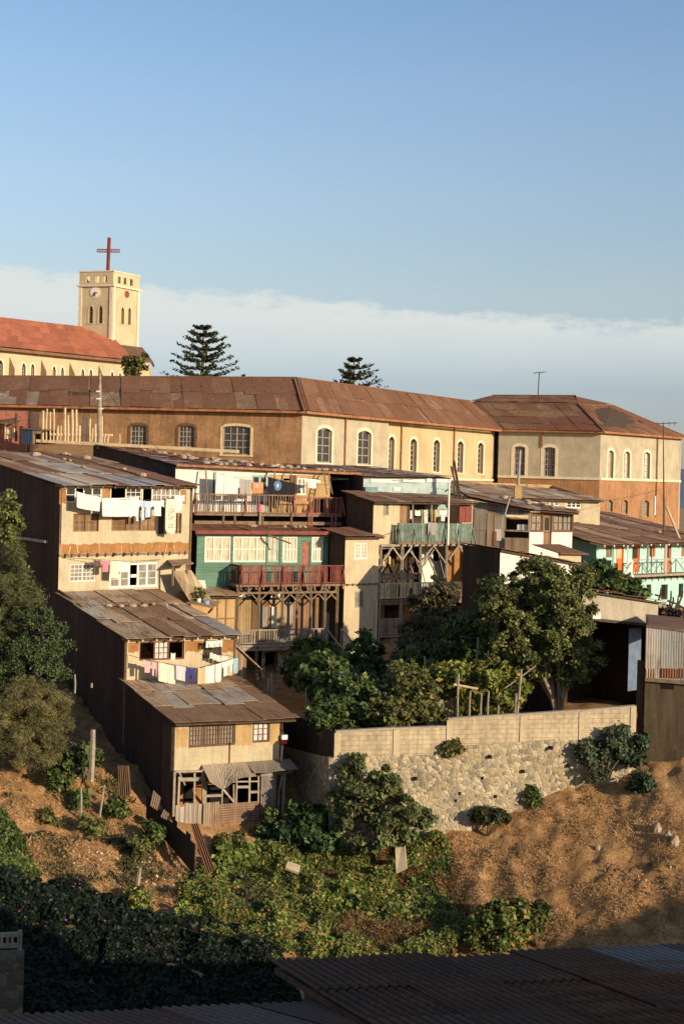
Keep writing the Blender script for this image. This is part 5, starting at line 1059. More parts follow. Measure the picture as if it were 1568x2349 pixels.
# ---------------------------------------------------------------- house with a strip of windows, below the school
FM = Fac((1060, 1160), 103, (1375, 1165), 106.5)
b = Bld('low_house', 'low house with a white framed window strip under a broad pale tin roof', 'house', FM, -6)
zm1 = FM.hit('Z6', 600, 252)[1]
for r, cs in (((535, 262, 702, 302), 5), ((748, 266, 852, 318), 3)): b.win(('Z6', *r), cas=cs, cols=1, rows=2, fw=.09, pane='glass')
b.wall('plaster', 0, FM.w, -7, zm1); b.sides('plaster_ochre', 0, FM.w, -7, zm1, zm1, 8, zm1 + 1.1, zm1 + 1.0, d=-.01)
roof(b.root, FM.p(-.5, zm1 + .1, .6), FM.p(FM.w + .2, zm1 - .05, .6), FM.p(FM.w + .2, zm1 + .75, -8.5), FM.p(-.5, zm1 + 1.3, -8.5), M['tin_flat'], TAN, .95, 2.4, 49)
# ---------------------------------------------------------------- white shed behind the tree
FI = Fac((1146, 1290), 80, (1345, 1290), 83.6)
b = Bld('white_shed', 'long white plastered shed with a dark end wall, behind the big garden tree', 'shed', FI, -11)
z0_, z1_ = FI.hit('Z6', 287, 608)[1], FI.hit('Z6', 880, 722)[1]; zz0 = FI.hit('Z6', 287, 810)[1] - 4
b.wall('plaster_white', 0, FI.w, zz0 + 3.7, z0_, z1_); m = MB(); m.slab([FI.p(.05, zz0, -.6), FI.p(FI.w, zz0, -.6), FI.p(FI.w, zz0 + 4, -.6), FI.p(.05, zz0 + 4, -.6)], .1); b.add(m, 'lower_wall', 'wood_dark')
b.sides('wood_dark', 0, FI.w, zz0, z0_, z1_, 3.4, z0_ + .1, z1_ + .1, d=-.005)
roof(b.root, FI.p(-.15, z0_ + .05, .25), FI.p(FI.w + .1, z1_ + .05, .25), FI.p(FI.w + .1, z1_ + .2, -3.6), FI.p(-.15, z0_ + .2, -3.6), M['tin_rusty'], [((.24, .15, .09), 1), ((.2, .12, .07), 1)], .9, 2.5, 50)
FX = Fac((1225, 1300), 86, (1340, 1300), 88); b2 = Bld('lean_to', 'small ochre lean-to with a rusty roof tucked beneath the glazed bay', 'shed', FX, -8)
zx = FX.hit('Z6', 760, 618)[1]; b2.wall('plaster', FX.hit('Z6', 690, 650)[0], FX.hit('Z6', 850, 650)[0], zx - 2.2, zx - .1); m = MB(); g = [FX.hit('Z6', 680, 615)[0], FX.hit('Z6', 875, 640)[0]]; m.slab([FX.p(g[0], zx - .1, .4), FX.p(g[1], zx - .15, .4), FX.p(g[1], zx + .3, -2.4), FX.p(g[0], zx + .3, -2.4)], .05, (.3, .17, .1)); b2.add(m, 'roof', 'tin_rusty')
# ---------------------------------------------------------------- aqua house
FL = Fac((1366, 1300), 98.5, (1600, 1300), 106.6)
b = Bld('aqua_house', 'two storey aqua house with orange doors and a cross braced balcony railing', 'house', FL, -10)
zle = FL.hit('Z6', 1200, 568)[1]; zl0 = FL.hit('D', 1520, 1440)[1] - 1.5; zdk = FL.hit('R1', 1000, 545)[1]
for r in ((338, 128, 437, 312),): b.win(('R1', *r), cas=2, cols=1, rows=1, fr='beam', fw=.08, pane='curtain_grey')
for r in ((1018, 98, 1112, 305), (1520, 98, 1620, 300)): b.win(('R1', *r), cas=2, cols=1, rows=2, fr='orange_paint', fw=.09, pane='curtain_grey')
for r in ((500, 110, 618, 545), (752, 110, 872, 545), (1252, 95, 1362, 545)): b.door(('R1', *r), 'orange_paint', 'orange_paint', light='curtain' if r[0] < 700 else 'glass')
for r in ((975, 735, 1050, 935), (1205, 735, 1308, 975), (1480, 720, 1552, 935)): b.win(('R1', *r), cas=1, cols=1, rows=1, fr='beam_dark', fw=.07, pane='dark', recess=.25)
b.wall('plaster_aqua', 0, FL.w + 1.5, zl0 + 1.9, zle, rev=.3); b.holes = []; b.wall('orange_paint', FL.hit('R1', 1290, 1100)[0], FL.w + 1.5, zl0, zl0 + 1.9, d=.01, name='base_wall'); b.wall('plaster_aqua', 0, FL.hit('R1', 1290, 1100)[0], zl0, zl0 + 1.9, name='base_wall')
b.sides('blue_boards', 0, FL.w + 1.5, zl0, zle, zle, 4.6, zle + .75, zle + .75, d=-.005)
Fl = Fac.__new__(Fac); o_ = FL.p(0, 0, -4.6); Fl.o = Vector((o_.x, o_.y, 0)); Fl.u = FL.n.copy(); Fl.n = -FL.u; Fl.w = 4.6
m = MB(); m.fbox(Fl, .3, 1.3, zdk + .1, zdk + 2.0, .01, .1); b.add(m, 'door', 'orange_paint'); m = MB(); m.fbox(Fl, .5, 1.1, zdk + .9, zdk + 1.8, .1, .12); b.add(m, 'pane', 'glass')
roof(b.root, FL.p(-.8, zle + .08, 1.3), FL.p(FL.w + 2, zle + .08, 1.3), FL.p(FL.w + 2, zle + 1.95, -10), FL.p(-.5, zle + 1.95, -10), M['tin'], [((.25, .14, .09), 4), ((.29, .18, .115), 2), ((.38, .27, .18), 1.2), ((.2, .11, .07), 2)], .95, 2.4, 51)
m = MB()
for k in range(15): s = lerp(-.7, FL.w + 1.9, k / 14); m.beam(FL.p(s, zle - .02, 1.25), FL.p(s, zle + .15, 0), .1, .1)
b.add(m, 'rafter', 'trim')
s0 = FL.hit('R1', 672, 600, 1.1)[0]; m = MB(); m.fbox(FL, s0, FL.w + 1.5, zdk - .2, zdk - .06, 0, 1.15)
b.add(m, 'deck', 'beam_grey'); m = MB()
for k in range(16): s = lerp(s0, FL.w + 1.4, k / 15); m.fbox(FL, s - .05, s + .05, zdk - .36, zdk - .21, 0, 1.1)
b.add(m, 'joist', 'beam_dark')
xs = [FL.hit('R1', x, 450, 1.1)[0] for x in (840, 990, 1135, 1278, 1435, 1590)]; h_ = FL.hit('R1', 1100, 345, 1.1)[1] - zdk
for i, s in enumerate(xs):
    tall = i in (1, 3); m = MB(); m.beam(FL.p(s, zdk - .1, 1.1), FL.p(s, zle if tall else zdk + h_, 1.1), .13 if tall else .09); b.add(m, 'post', 'steel' if i != 3 else 'trim')
m = MB()
for i in range(len(xs) - 1):
    a, c = xs[i], xs[i + 1]; m.beam(FL.p(a, zdk + h_, 1.1), FL.p(c, zdk + h_, 1.1), .07); m.beam(FL.p(a, zdk, 1.1), FL.p(c, zdk + h_, 1.12), .06) if i % 2 else m.beam(FL.p(a, zdk + h_, 1.1), FL.p(c, zdk, 1.12), .06)
    m.beam(FL.p((a + c) / 2, zdk + h_ / 2, 1.08), FL.p(c if i % 2 == 0 else a, zdk + h_, 1.08), .03)
b.add(m, 'railing', 'steel')
m = MB(); st0, st1 = FL.p(s0 + .5, zdk, 1.2), FL.p(s0 - 1.6, zdk - 1.6, 1.4); m.beam(st0 + V3((0, 0, .9)), st1 + V3((0, 0, .9)), .1); m.beam(st0, st1, .1, .25); b.add(m, 'stair', 'trim'); m = MB(); m.beam(FL.p(s0, zdk - .1, 1.1), FL.p(s0, zle, 1.1), .09); b.add(m, 'post', 'trim'); m = MB(); r = FL.R('R1', 690, 350, 770, 580, 1.1); m.fbox(FL, *r, 1.0, 1.04); b.add(m, 'side_panel', 'trim'); aqua = b
# ---------------------------------------------------------------- grey shed at the right, over a dark void
FJ = Fac((1330, 1400), 68.4, (1508, 1400), 71)
b = Bld('grey_shed', 'grey fronted shed jutting over a dark recess beside the garden wall', 'shed', FJ, -11)
ja, jb = FJ.hit('Z6', 950, 905)[1], FJ.hit('Z6', 1385, 975)[1]; jc, jd = FJ.hit('Z6', 1010, 1105)[1], FJ.hit('Z6', 1385, 1140)[1]; k0 = FJ.hit('Z6', 950, 900)[0]
jl = ja + (ja - jb) / (FJ.w - k0) * k0; m = MB(); m.slab([FJ.p(0, jc + .2, 0), FJ.p(FJ.w, jd, 0), FJ.p(FJ.w, jb, 0), FJ.p(0, jl, 0)], .12); b.add(m, 'front_wall', 'plaster_shed')
m = MB(); m.slab([FJ.p(0, jc - 5, -4.6), FJ.p(FJ.w, jc - 5, -4.6), FJ.p(FJ.w, jb, -4.6), FJ.p(0, jl, -4.6)], .12); b.add(m, 'back_wall', 'wood_dark')
m = MB(); m.slab([FJ.p(FJ.w, jc - 5, -.1), FJ.p(FJ.w, jc - 5, -5), FJ.p(FJ.w, jb, -5), FJ.p(FJ.w, jb, -.1)], .1); b.add(m, 'side_wall', 'wood_dark')
m = MB(); m.slab([FJ.p(0, jc - 5, -5), FJ.p(0, jc - 5, -2.2), FJ.p(0, jc, -.1), FJ.p(0, jl, -.1), FJ.p(0, jl, -5)], .1); b.add(m, 'side_wall', 'wood_dark'); m = MB(); m.beam(FJ.p(0, jc + .2, .03), FJ.p(FJ.w, jd, .03), .1, .14); b.add(m, 'sill_beam', 'beam_dark')
roof(b.root, FJ.p(-.1, jl + .06, .25), FJ.p(FJ.w + .1, jb + .06, .25), FJ.p(FJ.w + .1, jb + .22, -5), FJ.p(-.1, jl + .22, -5), M['tin_rusty'], [((.22, .14, .08), 1), ((.17, .1, .06), 1)], .9, 2.5, 52)
m = MB(); m.slab([FJ.p(FJ.w - 1.6, jd - 3.2, -.3), FJ.p(FJ.w - .6, jd - 3.2, -.5), FJ.p(FJ.w - .6, jd - .1, -.5), FJ.p(FJ.w - 1.6, jd - .1, -.3)], .04); b.add(m, 'loose_sheet', 'blue_tin')
sg = MB(); r = FJ.R('Z6', 930, 1050, 985, 1090, .3); sg.fbox(FJ, *r, .25, .32); o = sg.build('white_board', M['trim'], None, loc=FJ.p(r[0], r[2], .28)); tag(o, 'small blank white board on the edge of the grey shed', 'board')
# ---------------------------------------------------------------- building on the right edge: patched iron over a stained wall
FK = Fac((1477, 1600), 63.1, (1660, 1600), 62.4)
b = Bld('iron_clad_building', 'stained concrete wall topped with patched corrugated iron sheets at the right edge', 'building', FK, -14)
kt, kb = FK.hit('K1', 465, 140)[1], FK.hit('K1', 465, 690)[1]; kt2, kb2 = FK.hit('K1', 872, 205)[1], FK.hit('K1', 872, 728)[1]
m = MB(); m.slab([FK.p(0, kb - 7, 0), FK.p(FK.w, kb - 7, 0), FK.p(FK.w, kb2 - .35, 0), FK.p(0, kb, 0)], .4); b.add(m, 'wall', 'concrete_dark'); m = MB(); rnd = random.Random(2)
wS = FK.w / 5.2
for k in range(6):
    s = k * wS; u = s / FK.w; m = MB(); corr(FK, s, s + wS + .06, lerp(kb, kb2, u) + .02, lerp(kt, kt2, u) - rnd.uniform(0, .06), .06 + .012 * (k % 2), False, .11, .005, [[(.34, .31, .27), (.30, .29, .26), (.33, .3, .26), (.36, .32, .24), (.46, .40, .29), (.3, .28, .25)][k]], m); b.add(m, 'iron_sheet', 'tin_flat')
for k, (x0, x1) in enumerate(((630, 810), (815, 872), (470, 560))): m = MB(); r = FK.R('K1', x0, 585, x1, 685, .1); corr(FK, r[0], r[1], r[2], r[3], .1, False, .11, .006, [[(.24, .09, .045), (.17, .1, .07), (.42, .33, .22)][k]], m); b.add(m, 'iron_sheet', 'tin')
m = MB(); m.beam(FK.p(0, kb - .02, .08), FK.p(FK.w, kb2 - .05, .08), .12, .16); b.add(m, 'rail_beam', 'beam'); m = MB(); m.beam(FK.p(0, kt, .05), FK.p(FK.w, kt2 - .1, .05), .1, .08); b.add(m, 'rail_beam', 'beam')
m = MB(); m.fbox(FK, *FK.R('K1', 635, 738, 765, 798), -.05, .03); b.add(m, 'dark_opening', 'dark')
m = MB(); m.slab([FK.p(0, kb - 7, -6), FK.p(0, kb - 7, -.01), FK.p(0, kt, -.01), FK.p(0, kt - .1, -6)], .1); b.add(m, 'side_wall', 'adobe_dark'); m = MB(); m.slab([FK.p(0, kt - .05, 0), FK.p(FK.w, kt2 - .15, 0), FK.p(FK.w, kt2 - .1, -7), FK.p(0, kt - .1, -7)], .06); b.add(m, 'roof', 'tin')
m = MB(); r = FK.R('K1', 375, 505, 462, 1060, .1); corr(FK, r[0], r[1], r[2], r[3], -.2, False, .12, .02, [(.10, .055, .03)], m); b.add(m, 'iron_sheet', 'tin'); m = MB(); r2 = FK.R('K1', 378, 1060, 455, 1620, -.3); m.fbox(FK, r2[0], r2[1], r2[2] - 1.5, r2[3], -.6, -.3); b.add(m, 'side_pier', 'adobe_dark'); iron = b
# ---------------------------------------------------------------- garden retaining wall
RW = Fac((770, 1700), 60, (1457, 1640), 63)
b = Bld('garden_wall', 'long garden wall of pale concrete block on rubble stone, holding up the green garden', 'wall', RW, -16)
sec = [(770, 905, 1680, 1672, 1738, 1732), (905, 1027, 1673, 1668, 1731, 1722), (1027, 1195, 1651, 1640, 1713, 1704), (1195, 1330, 1641, 1631, 1703, 1691), (1330, 1457, 1632, 1621, 1691, 1682)]
for x0, x1, t0, t1, u0, u1 in sec:
    a, c = RW.hit('D', x0, t0), RW.hit('D', x1, t1); e, g = RW.hit('D', x0, u0), RW.hit('D', x1, u1); m = MB()
    m.hexa([RW.p(a[0] + .02, e[1] - .1, 0), RW.p(c[0] - .02, g[1] - .1, 0), RW.p(c[0] - .02, g[1] - .1, -.2), RW.p(a[0] + .02, e[1] - .1, -.2)], [RW.p(a[0] + .02, a[1], 0), RW.p(c[0] - .02, c[1], 0), RW.p(c[0] - .02, c[1], -.2), RW.p(a[0] + .02, a[1], -.2)]); b.add(m, 'block_panel', 'block')
    m = MB(); m.fbox(RW, a[0] - .06, a[0] + .22, e[1] - .1, a[1] - .02, .003, .035); b.add(m, 'pilaster', 'plaster_pale')
    m = MB(); m.hexa([RW.p(a[0], a[1], .03), RW.p(c[0], c[1], .03), RW.p(c[0], c[1], -.23), RW.p(a[0], a[1], -.23)], [RW.p(a[0], a[1] + .06, .03), RW.p(c[0], c[1] + .06, .03), RW.p(c[0], c[1] + .06, -.23), RW.p(a[0], a[1] + .06, -.23)]); b.add(m, 'coping', 'plaster_shed')
m = MB(); c = RW.hit('D', 1457, 1621); m.fbox(RW, c[0] - .25, c[0] + .02, RW.hit('D', 1457, 1750)[1], c[1], .004, .04); b.add(m, 'pilaster', 'plaster_pale')
m = MB(); rnd = random.Random(4); n = 60
for k in range(n):                                     # rubble face, a little bulged and battered
    s0, s1 = lerp(-.3, RW.w + .05, k / n), lerp(-.3, RW.w + .05, (k + 1) / n)
    zt0, zt1 = [float(np.interp(s, [0, RW.w * .2, RW.w * .375, RW.w * .385, RW.w], [RW.hit('D', 770, 1738)[1], RW.hit('D', 905, 1731)[1], RW.hit('D', 1027, 1722)[1], RW.hit('D', 1027, 1713)[1], RW.hit('D', 1457, 1682)[1]])) for s in (s0, s1)]
    for j in range(12):
        f = lambda s, zt, j: RW.p(s, zt - j * .55, .06 + .05 * j + .1 * math.sin(s * 1.3 + j) * math.sin(j * .9 + s * .4))
        m.face([f(s0, zt0, j + 1), f(s1, zt1, j + 1), f(s1, zt1, j), f(s0, zt0, j)])
    m.face([f(s0, zt0, 0), f(s1, zt1, 0), RW.p(s1, zt1, -.3), RW.p(s0, zt0, -.3)])
o = b.add(m, 'stone_face', 'stone', smooth=True)
m = MB()
for x, y in ((1120, 257), (1318, 225), (1183, 345), (1455, 112), (1160, 155), (1537, 198), (990, 365), (800, 260), (1010, 330)): s, z = RW.hit('Y7', x, y, .3); m = MB(); m.fbox(RW, s - .06, s + .05, z - .07, z + .06, .05, .3 + .02 * ((257 - y) < 0)); b.add(m, 'weep_hole', 'dark')
FR = Fac((648, 1690), 66.7, (770, 1700), 60.0)
m = MB(); a, c, e, g = FR.hit('D', 655, 1720), FR.hit('D', 770, 1742), None, None; zlo = -18; m.slab([FR.p(-.5, zlo, 0), FR.p(FR.w + .35, zlo, 0), FR.p(FR.w, c[1], 0), FR.p(-.5, a[1], 0)], .3); b.add(m, 'return_wall', 'stone')
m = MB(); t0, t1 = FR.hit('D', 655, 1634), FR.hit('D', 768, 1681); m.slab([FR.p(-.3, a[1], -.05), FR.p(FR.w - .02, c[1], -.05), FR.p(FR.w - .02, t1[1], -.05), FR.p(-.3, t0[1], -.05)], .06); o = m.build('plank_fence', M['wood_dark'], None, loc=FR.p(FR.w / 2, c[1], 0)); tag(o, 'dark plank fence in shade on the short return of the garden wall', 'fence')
# ---------------------------------------------------------------- trees and shrubs
def limb_tree(name, label, base, fork_h, tips, r0, seed, bark='bark', lean=(0, 0), group=None):
    r = empty(name, label, 'tree', base, group); rnd = random.Random(seed); m = MB(); b0 = Vector(base); f = b0 + V3((lean[0], lean[1], fork_h))
    m.tube([b0 - V3((0, 0, .3)), lerp(b0, f, .5) + V3((rnd.uniform(-.05, .05), 0, 0)), f], [r0 * 1.25, r0, r0 * .85], 8)
    for t in tips:
        t = Vector(t); mid = lerp(f, t, .45) + V3((rnd.uniform(-.3, .3), rnd.uniform(-.3, .3), .25)); m.tube([f - V3((0, 0, .1)), mid, t], [r0 * .6, r0 * .36, .025], 6)
        for k in range(3):
            a = lerp(mid, t, rnd.uniform(.1, .8)); e = a + V3((rnd.uniform(-1, 1), rnd.uniform(-1, 1), rnd.uniform(.1, 1.0))) * .9; m.tube([a, lerp(a, e, .5) + V3((0, 0, .08)), e], [r0 * .24, r0 * .15, .012], 5)
    m.build('trunk', M[bark], r, True); return r
def PB(px, py, Y, rx, ry, rz): p = P(px, py, Y); return (p.x, p.y, p.z, rx, ry, rz)
# the big garden tree
bs = P(1280, 1632, 66.0); bs.z = gz(bs.x, bs.y)
blobs = [PB(1170, 1400, 67.5, 1.5, 1.6, 1.5), PB(1250, 1345, 68, 1.6, 1.6, 1.35), PB(1225, 1300, 68, .8, .9, .7), PB(1300, 1440, 67, 1.2, 1.5, 1.3), PB(1240, 1470, 66.5, 1.6, 1.5, 1.2), PB(1335, 1510, 66.4, 1.0, 1.1, .85), PB(1150, 1490, 66.8, 1.1, 1.2, 1.1), PB(1290, 1390, 66.5, 1.3, 1.3, 1.0), PB(1130, 1355, 68, .65, .8, .7), PB(1335, 1330, 68, .6, .8, .55), PB(1215, 1540, 67, 1.1, 1.0, .7), PB(1305, 1550, 66.4, .75, .8, .5)]
t = limb_tree('garden_tree', 'large dusty green spreading tree rising from behind the garden wall', bs, 1.0, [b[:3] for b in blobs[:8]], .17, 4, 'bark_pale')
foliage('crown', blobs, 66000, .1, OLIVE, t, clump=.27, dens=.95, shell=.72)
m = MB(); m.tube([bs + V3((.1, 0, 0)), P(1262, 1590, 66), P(1245, 1555, 66)], [.13, .11, .1], 7); m.tube([bs + V3((.1, 0, .2)), P(1290, 1585, 66), P(1303, 1560, 66.2)], [.1, .07, .04], 6); m.build('limb', M['bark_pale'], t, True)
bs = P(985, 1560, 78); bs.z = gz(bs.x, bs.y); blobs = [PB(985, 1405, 78, 1.3, 1.3, 1.2), PB(960, 1465, 77.5, 1.1, 1.2, 1.1), PB(1030, 1440, 77.5, 1.05, 1.1, 1.0), PB(1010, 1355, 78, .7, .8, .75), PB(1000, 1490, 77, 1.2, 1.1, .9), PB(935, 1500, 77, .7, .8, .7)]
t = limb_tree('garden_tree', 'brownish olive tree half hiding the lower galleries of the balcony tower', bs, 1.1, [b[:3] for b in blobs], .13, 5); foliage('crown', blobs, 24000, .11, [((.12, .11, .05), 4), ((.15, .125, .06), 3), ((.085, .085, .038), 2)], t, clump=.28, dens=1.0)
bs = P(1075, 1600, 73); bs.z = gz(bs.x, bs.y); blobs = [PB(1075, 1500, 73.5, 1.1, 1.1, 1.0), PB(1120, 1445, 73.5, .9, 1, .9), PB(1065, 1440, 74, .7, .8, .8)]
t = limb_tree('garden_tree', 'dark young tree between the brownish tree and the large dusty one', bs, .8, [b[:3] for b in blobs], .1, 6); foliage('crown', blobs, 9000, .16, GREEN, t, clump=.34)
def gb(px, py, Y): p = P(px, py, Y); p.z = gz(p.x, p.y); return p
bush('leafy_bush', 'dense dark green large leaved bush filling the left of the garden', 'bush', [(790, 1600, 64, 1.5, 1.3, 1.0), (740, 1545, 66, 1.1, 1.2, .9), (840, 1625, 63.5, 1.1, 1.1, .85), (760, 1650, 62.5, .9, .9, .6), (870, 1580, 65, .7, .8, .6)], 22000, .18, DARKG, gb(790, 1670, 63.5), stems=5, clump=.32, asp=1.5)
bush('leafy_bush', 'bright green bush growing against the stone foundation below the long gallery', 'bush', [(720, 1500, 78, 1.2, 1.0, .75), (690, 1540, 76, .8, .9, .8), (760, 1530, 75, 1.0, 1.0, .7)], 8000, .22, GREEN, gb(720, 1580, 76.5), clump=.3)
bush('leafy_bush', 'tall thin feathery green bush in front of the narrow pale house', 'bush', [(845, 1515, 76, .9, .9, 1.0), (880, 1550, 75, .8, .8, .7), (835, 1470, 77, .4, .5, .6), (820, 1560, 74, .8, .8, .6)], 7000, .17, [((.05, .095, .03), 3), ((.075, .12, .04), 2)], gb(850, 1590, 75), clump=.28, dens=1.1)
bush('dry_bush', 'browning bush behind the low left sections of block wall', 'bush', [(940, 1600, 63.5, 1.2, 1.1, 1.0), (900, 1640, 62.5, .8, .8, .6), (985, 1640, 63, .8, .8, .7), (925, 1555, 65, .8, .8, .6)], 15000, .13, BROWNISH, gb(940, 1670, 63), clump=.3)
bush('leafy_bush', 'green bush below the brownish tree, left of the vine arbor', 'bush', [(960, 1530, 71, 1.2, 1.1, .9), (1010, 1560, 70, 1.0, 1.0, .8), (1035, 1510, 72, .8, .9, .7)], 9000, .19, GREEN, gb(985, 1600, 70), clump=.3)
# grape arbor
ab = gb(1090, 1640, 64); r = empty('vine_arbor', 'rickety pole arbor carrying a yellowing grape vine', 'arbor', ab)
m = [MB()]; posts = [(1048, 1545, 1650, 63.2), (1075, 1585, 1648, 63.3), (1101, 1590, 1645, 63.4), (1117, 1585, 1643, 63.5), (1141, 1590, 1641, 63.6), (1180, 1590, 1637, 63.7)]
posts += [(1060, 1530, 1620, 66), (1125, 1515, 1610, 66.5), (1170, 1530, 1610, 66.5)]
for x, y0, y1, Y in posts: p = MB(); p.tube([P(x, y1 + 12, Y), P(x + 1, (y0 + y1) / 2, Y), P(x + 3, y0, Y)], [.05, .045, .04], 6); p.build('post', M['beam_grey'], r)
for a, c in (((1040, 1570, 63.2), (1095, 1580, 63.4)), ((1040, 1530, 66), (1120, 1535, 66.5)), ((1095, 1545, 66.3), (1180, 1550, 66.5))): p = MB(); p.tube([P(*a), P(*c)], .05, 6); p.build('rail', M['beam_pale'], r)
foliage('vine', [PB(1050, 1545, 65.5, 1.0, 1.2, .5), PB(1120, 1550, 65.3, 1.1, 1.3, .55), PB(1170, 1580, 64.8, .7, .9, .6), PB(1090, 1580, 64.8, .9, .9, .4), PB(1015, 1560, 65.5, .6, .8, .6), PB(1150, 1610, 64.3, .6, .7, .5), PB(1075, 1610, 64.6, .6, .6, .45)], 13000, .17, VINE, r, clump=.26, dens=1.3)
bush('vine', 'vine with yellow leaves heaped over the roof of the white shed', 'vine', [(1390, 1330, 74, .95, 1, .55), (1430, 1345, 73.5, .8, .9, .45), (1370, 1310, 74.5, .6, .8, .5), (1345, 1335, 74, .6, .8, .5), (1462, 1362, 73, .4, .6, .2)], 9000, .17, [((.05, .09, .03), 4), ((.08, .12, .03), 3), ((.22, .19, .04), 1.2)], P(1400, 1372, 73.5), clump=.24, stems=3)
# shrubs on the stone wall
bush('wall_shrub', 'big sprawling vine shrub climbing the left end of the stone wall', 'shrub', [(840, 1820, 59.3, 1.0, .5, .9), (890, 1800, 59.4, .9, .5, .75), (930, 1860, 59.2, .9, .6, .7), (810, 1760, 59.6, .55, .3, .6), (880, 1870, 59.1, .8, .6, .45), (960, 1880, 59.5, .5, .5, .4), (790, 1850, 59.4, .7, .4, .7), (790, 1890, 59.2, .4, .4, .4), (880, 1925, 58.7, .7, .5, .35), (930, 1915, 58.8, .5, .4, .35), (830, 1930, 58.8, .4, .4, .3)], 22000, .115, [((.13, .16, .058), 4), ((.15, .18, .06), 2), ((.16, .12, .055), 1.5), ((.08, .1, .038), 2)], P(870, 1950, 58.8), clump=.24, dens=.8, stems=4)
bush('wall_shrub', 'grey green shrub rooted near the right end of the garden wall', 'shrub', [(1380, 1715, 62.2, .75, .4, .6), (1420, 1690, 62.4, .5, .35, .4), (1345, 1725, 62, .45, .4, .45), (1370, 1760, 61.8, .45, .4, .45), (1430, 1730, 62.2, .45, .35, .4)], 8000, .11, [((.085, .12, .066), 3), ((.115, .15, .08), 2), ((.15, .11, .06), 1)], P(1385, 1790, 61.8), clump=.24, dens=.9, stems=5)
bush('wall_shrub', 'small dry tuft growing from the foot of the block panels', 'shrub', [(1040, 1715, 61, .4, .25, .28), (1022, 1722, 61, .22, .2, .22)], 900, .13, BROWNISH, P(1040, 1730, 61.05), clump=.2, stems=3)
bush('corner_shrub', 'leafy shrub at the foot of the stained concrete corner', 'shrub', [(1470, 1700, 62.3, .25, .3, .35), (1470, 1800, 61.2, .4, .4, .45), (1460, 1740, 62, .25, .3, .3)], 2200, .15, [((.045, .075, .035), 3), ((.07, .1, .045), 2)], P(1470, 1835, 60.9), clump=.2)
bush('hillside_bush', 'low dark tuft at the foot of the stone wall, middle of the dry slope', 'bush', [(1115, 1870, 60.6, .55, .4, .25), (1150, 1875, 60.4, .3, .3, .2)], 1800, .14, [((.05, .06, .025), 3), ((.08, .08, .03), 2)], gb(1120, 1885, 60.4), clump=.2)
bush('hillside_bush', 'small sparse weed against the rising foot of the stone wall', 'bush', [(1222, 1830, 61.5, .35, .3, .35)], 900, .12, GREEN, gb(1222, 1850, 61.3), clump=.2)
bush('hillside_bush', 'rounded bright green bush at the foot of the dry slope', 'bush', [(1140, 2110, 54, .8, .8, .55), (1185, 2095, 54.3, .5, .6, .45), (1100, 2140, 53.6, .55, .6, .45), (1165, 2150, 53.4, .7, .6, .45)], 11000, .13, IVY, gb(1140, 2160, 53.6), clump=.26, asp=1.3)
bush('hillside_bush', 'thin upright weed just right of the rounded green bush', 'bush', [(1235, 2095, 54.3, .35, .4, .4), (1222, 2125, 54, .3, .3, .3)], 1300, .13, OLIVE, gb(1230, 2135, 54), clump=.2)
bush('porch_bush', 'dark green bush beside the ruined porch of the lowest house', 'bush', [(700, 1880, 60.2, .75, .7, .55), (720, 1915, 59.6, .8, .8, .55), (665, 1905, 59.8, .45, .5, .4)], 7000, .19, [((.035, .075, .026), 3), ((.06, .1, .03), 2)], gb(700, 1930, 59.8), clump=.26)
bush('porch_bush', 'scrubby olive bush in front of the rusty fence sheets', 'bush', [(507, 1935, 58.7, .38, .4, .32), (545, 1925, 59, .3, .3, .25)], 2000, .12, OLIVE, gb(515, 1955, 58.6), clump=.18)
bush('porch_bush', 'small shaded bush under the right corner of the porch', 'bush', [(618, 1875, 60.6, .3, .3, .4), (600, 1905, 60.4, .3, .3, .3)], 1700, .13, DARKG, gb(612, 1925, 60.5), clump=.2)
# left bank vegetation
bush('climbing_vine', 'yellow green climbing vine against the dark side wall at the left edge', 'vine', [(25, 1150, 66, .45, .4, .55), (35, 1200, 66, .35, .4, .6), (10, 1225, 66, .5, .5, .3), (30, 1260, 65.5, .4, .4, .5), (40, 1310, 65, .35, .4, .6), (5, 1180, 66, .35, .4, .3)], 4200, .1, [((.12, .16, .045), 3), ((.17, .2, .06), 2), ((.2, .19, .06), .7)], gb(15, 1420, 65), clump=.2, dens=.7, stems=4)
bush('bank_shrub', 'tall feathery dark shrub at the left edge of the bank', 'shrub', [(20, 1350, 64, .9, 1.0, 1.3), (60, 1420, 63.5, .9, .9, 1.2), (-20, 1420, 64, 1.1, 1.1, 1.5), (35, 1300, 64.5, .5, .6, .9), (80, 1470, 63, .8, .8, .8)], 70000, .026, [((.11, .12, .044), 4), ((.15, .15, .056), 2), ((.08, .095, .036), 2)], gb(20, 1560, 63.8), clump=.3, asp=8.0)
fb = bush('flowering_bush', 'green bush dotted with magenta flowers on the left bank', 'bush', [(60, 1510, 62, 1.2, 1.1, 1.0), (110, 1470, 62.5, .75, .8, 1.0), (0, 1530, 62, 1.1, 1.0, 1.0), (120, 1540, 62, .5, .6, .5), (85, 1420, 63, .7, .7, .5)], 42000, .07, [((.085, .115, .04), 4), ((.075, .11, .032), 2), ((.035, .055, .02), 2)], gb(60, 1620, 61.8), clump=.28)
bush('grassy_shrub', 'brownish grassy shrub drooping over the earth bank', 'shrub', [(50, 1610, 60.5, 1.2, 1.0, .9), (110, 1620, 60.6, .9, .8, .75), (0, 1630, 60.5, 1.1, 1.0, .9), (140, 1660, 60.5, .45, .5, .45), (60, 1690, 59.8, 1.2, .8, .55), (115, 1695, 59.8, .7, .6, .5), (0, 1700, 59.8, 1.0, .8, .5), (75, 1735, 59.4, .9, .6, .4)], 95000, .02, [((.17, .155, .06), 4), ((.23, .19, .08), 3), ((.12, .125, .046), 2)], gb(60, 1700, 60.2), clump=.28, asp=9.0, stems=0)
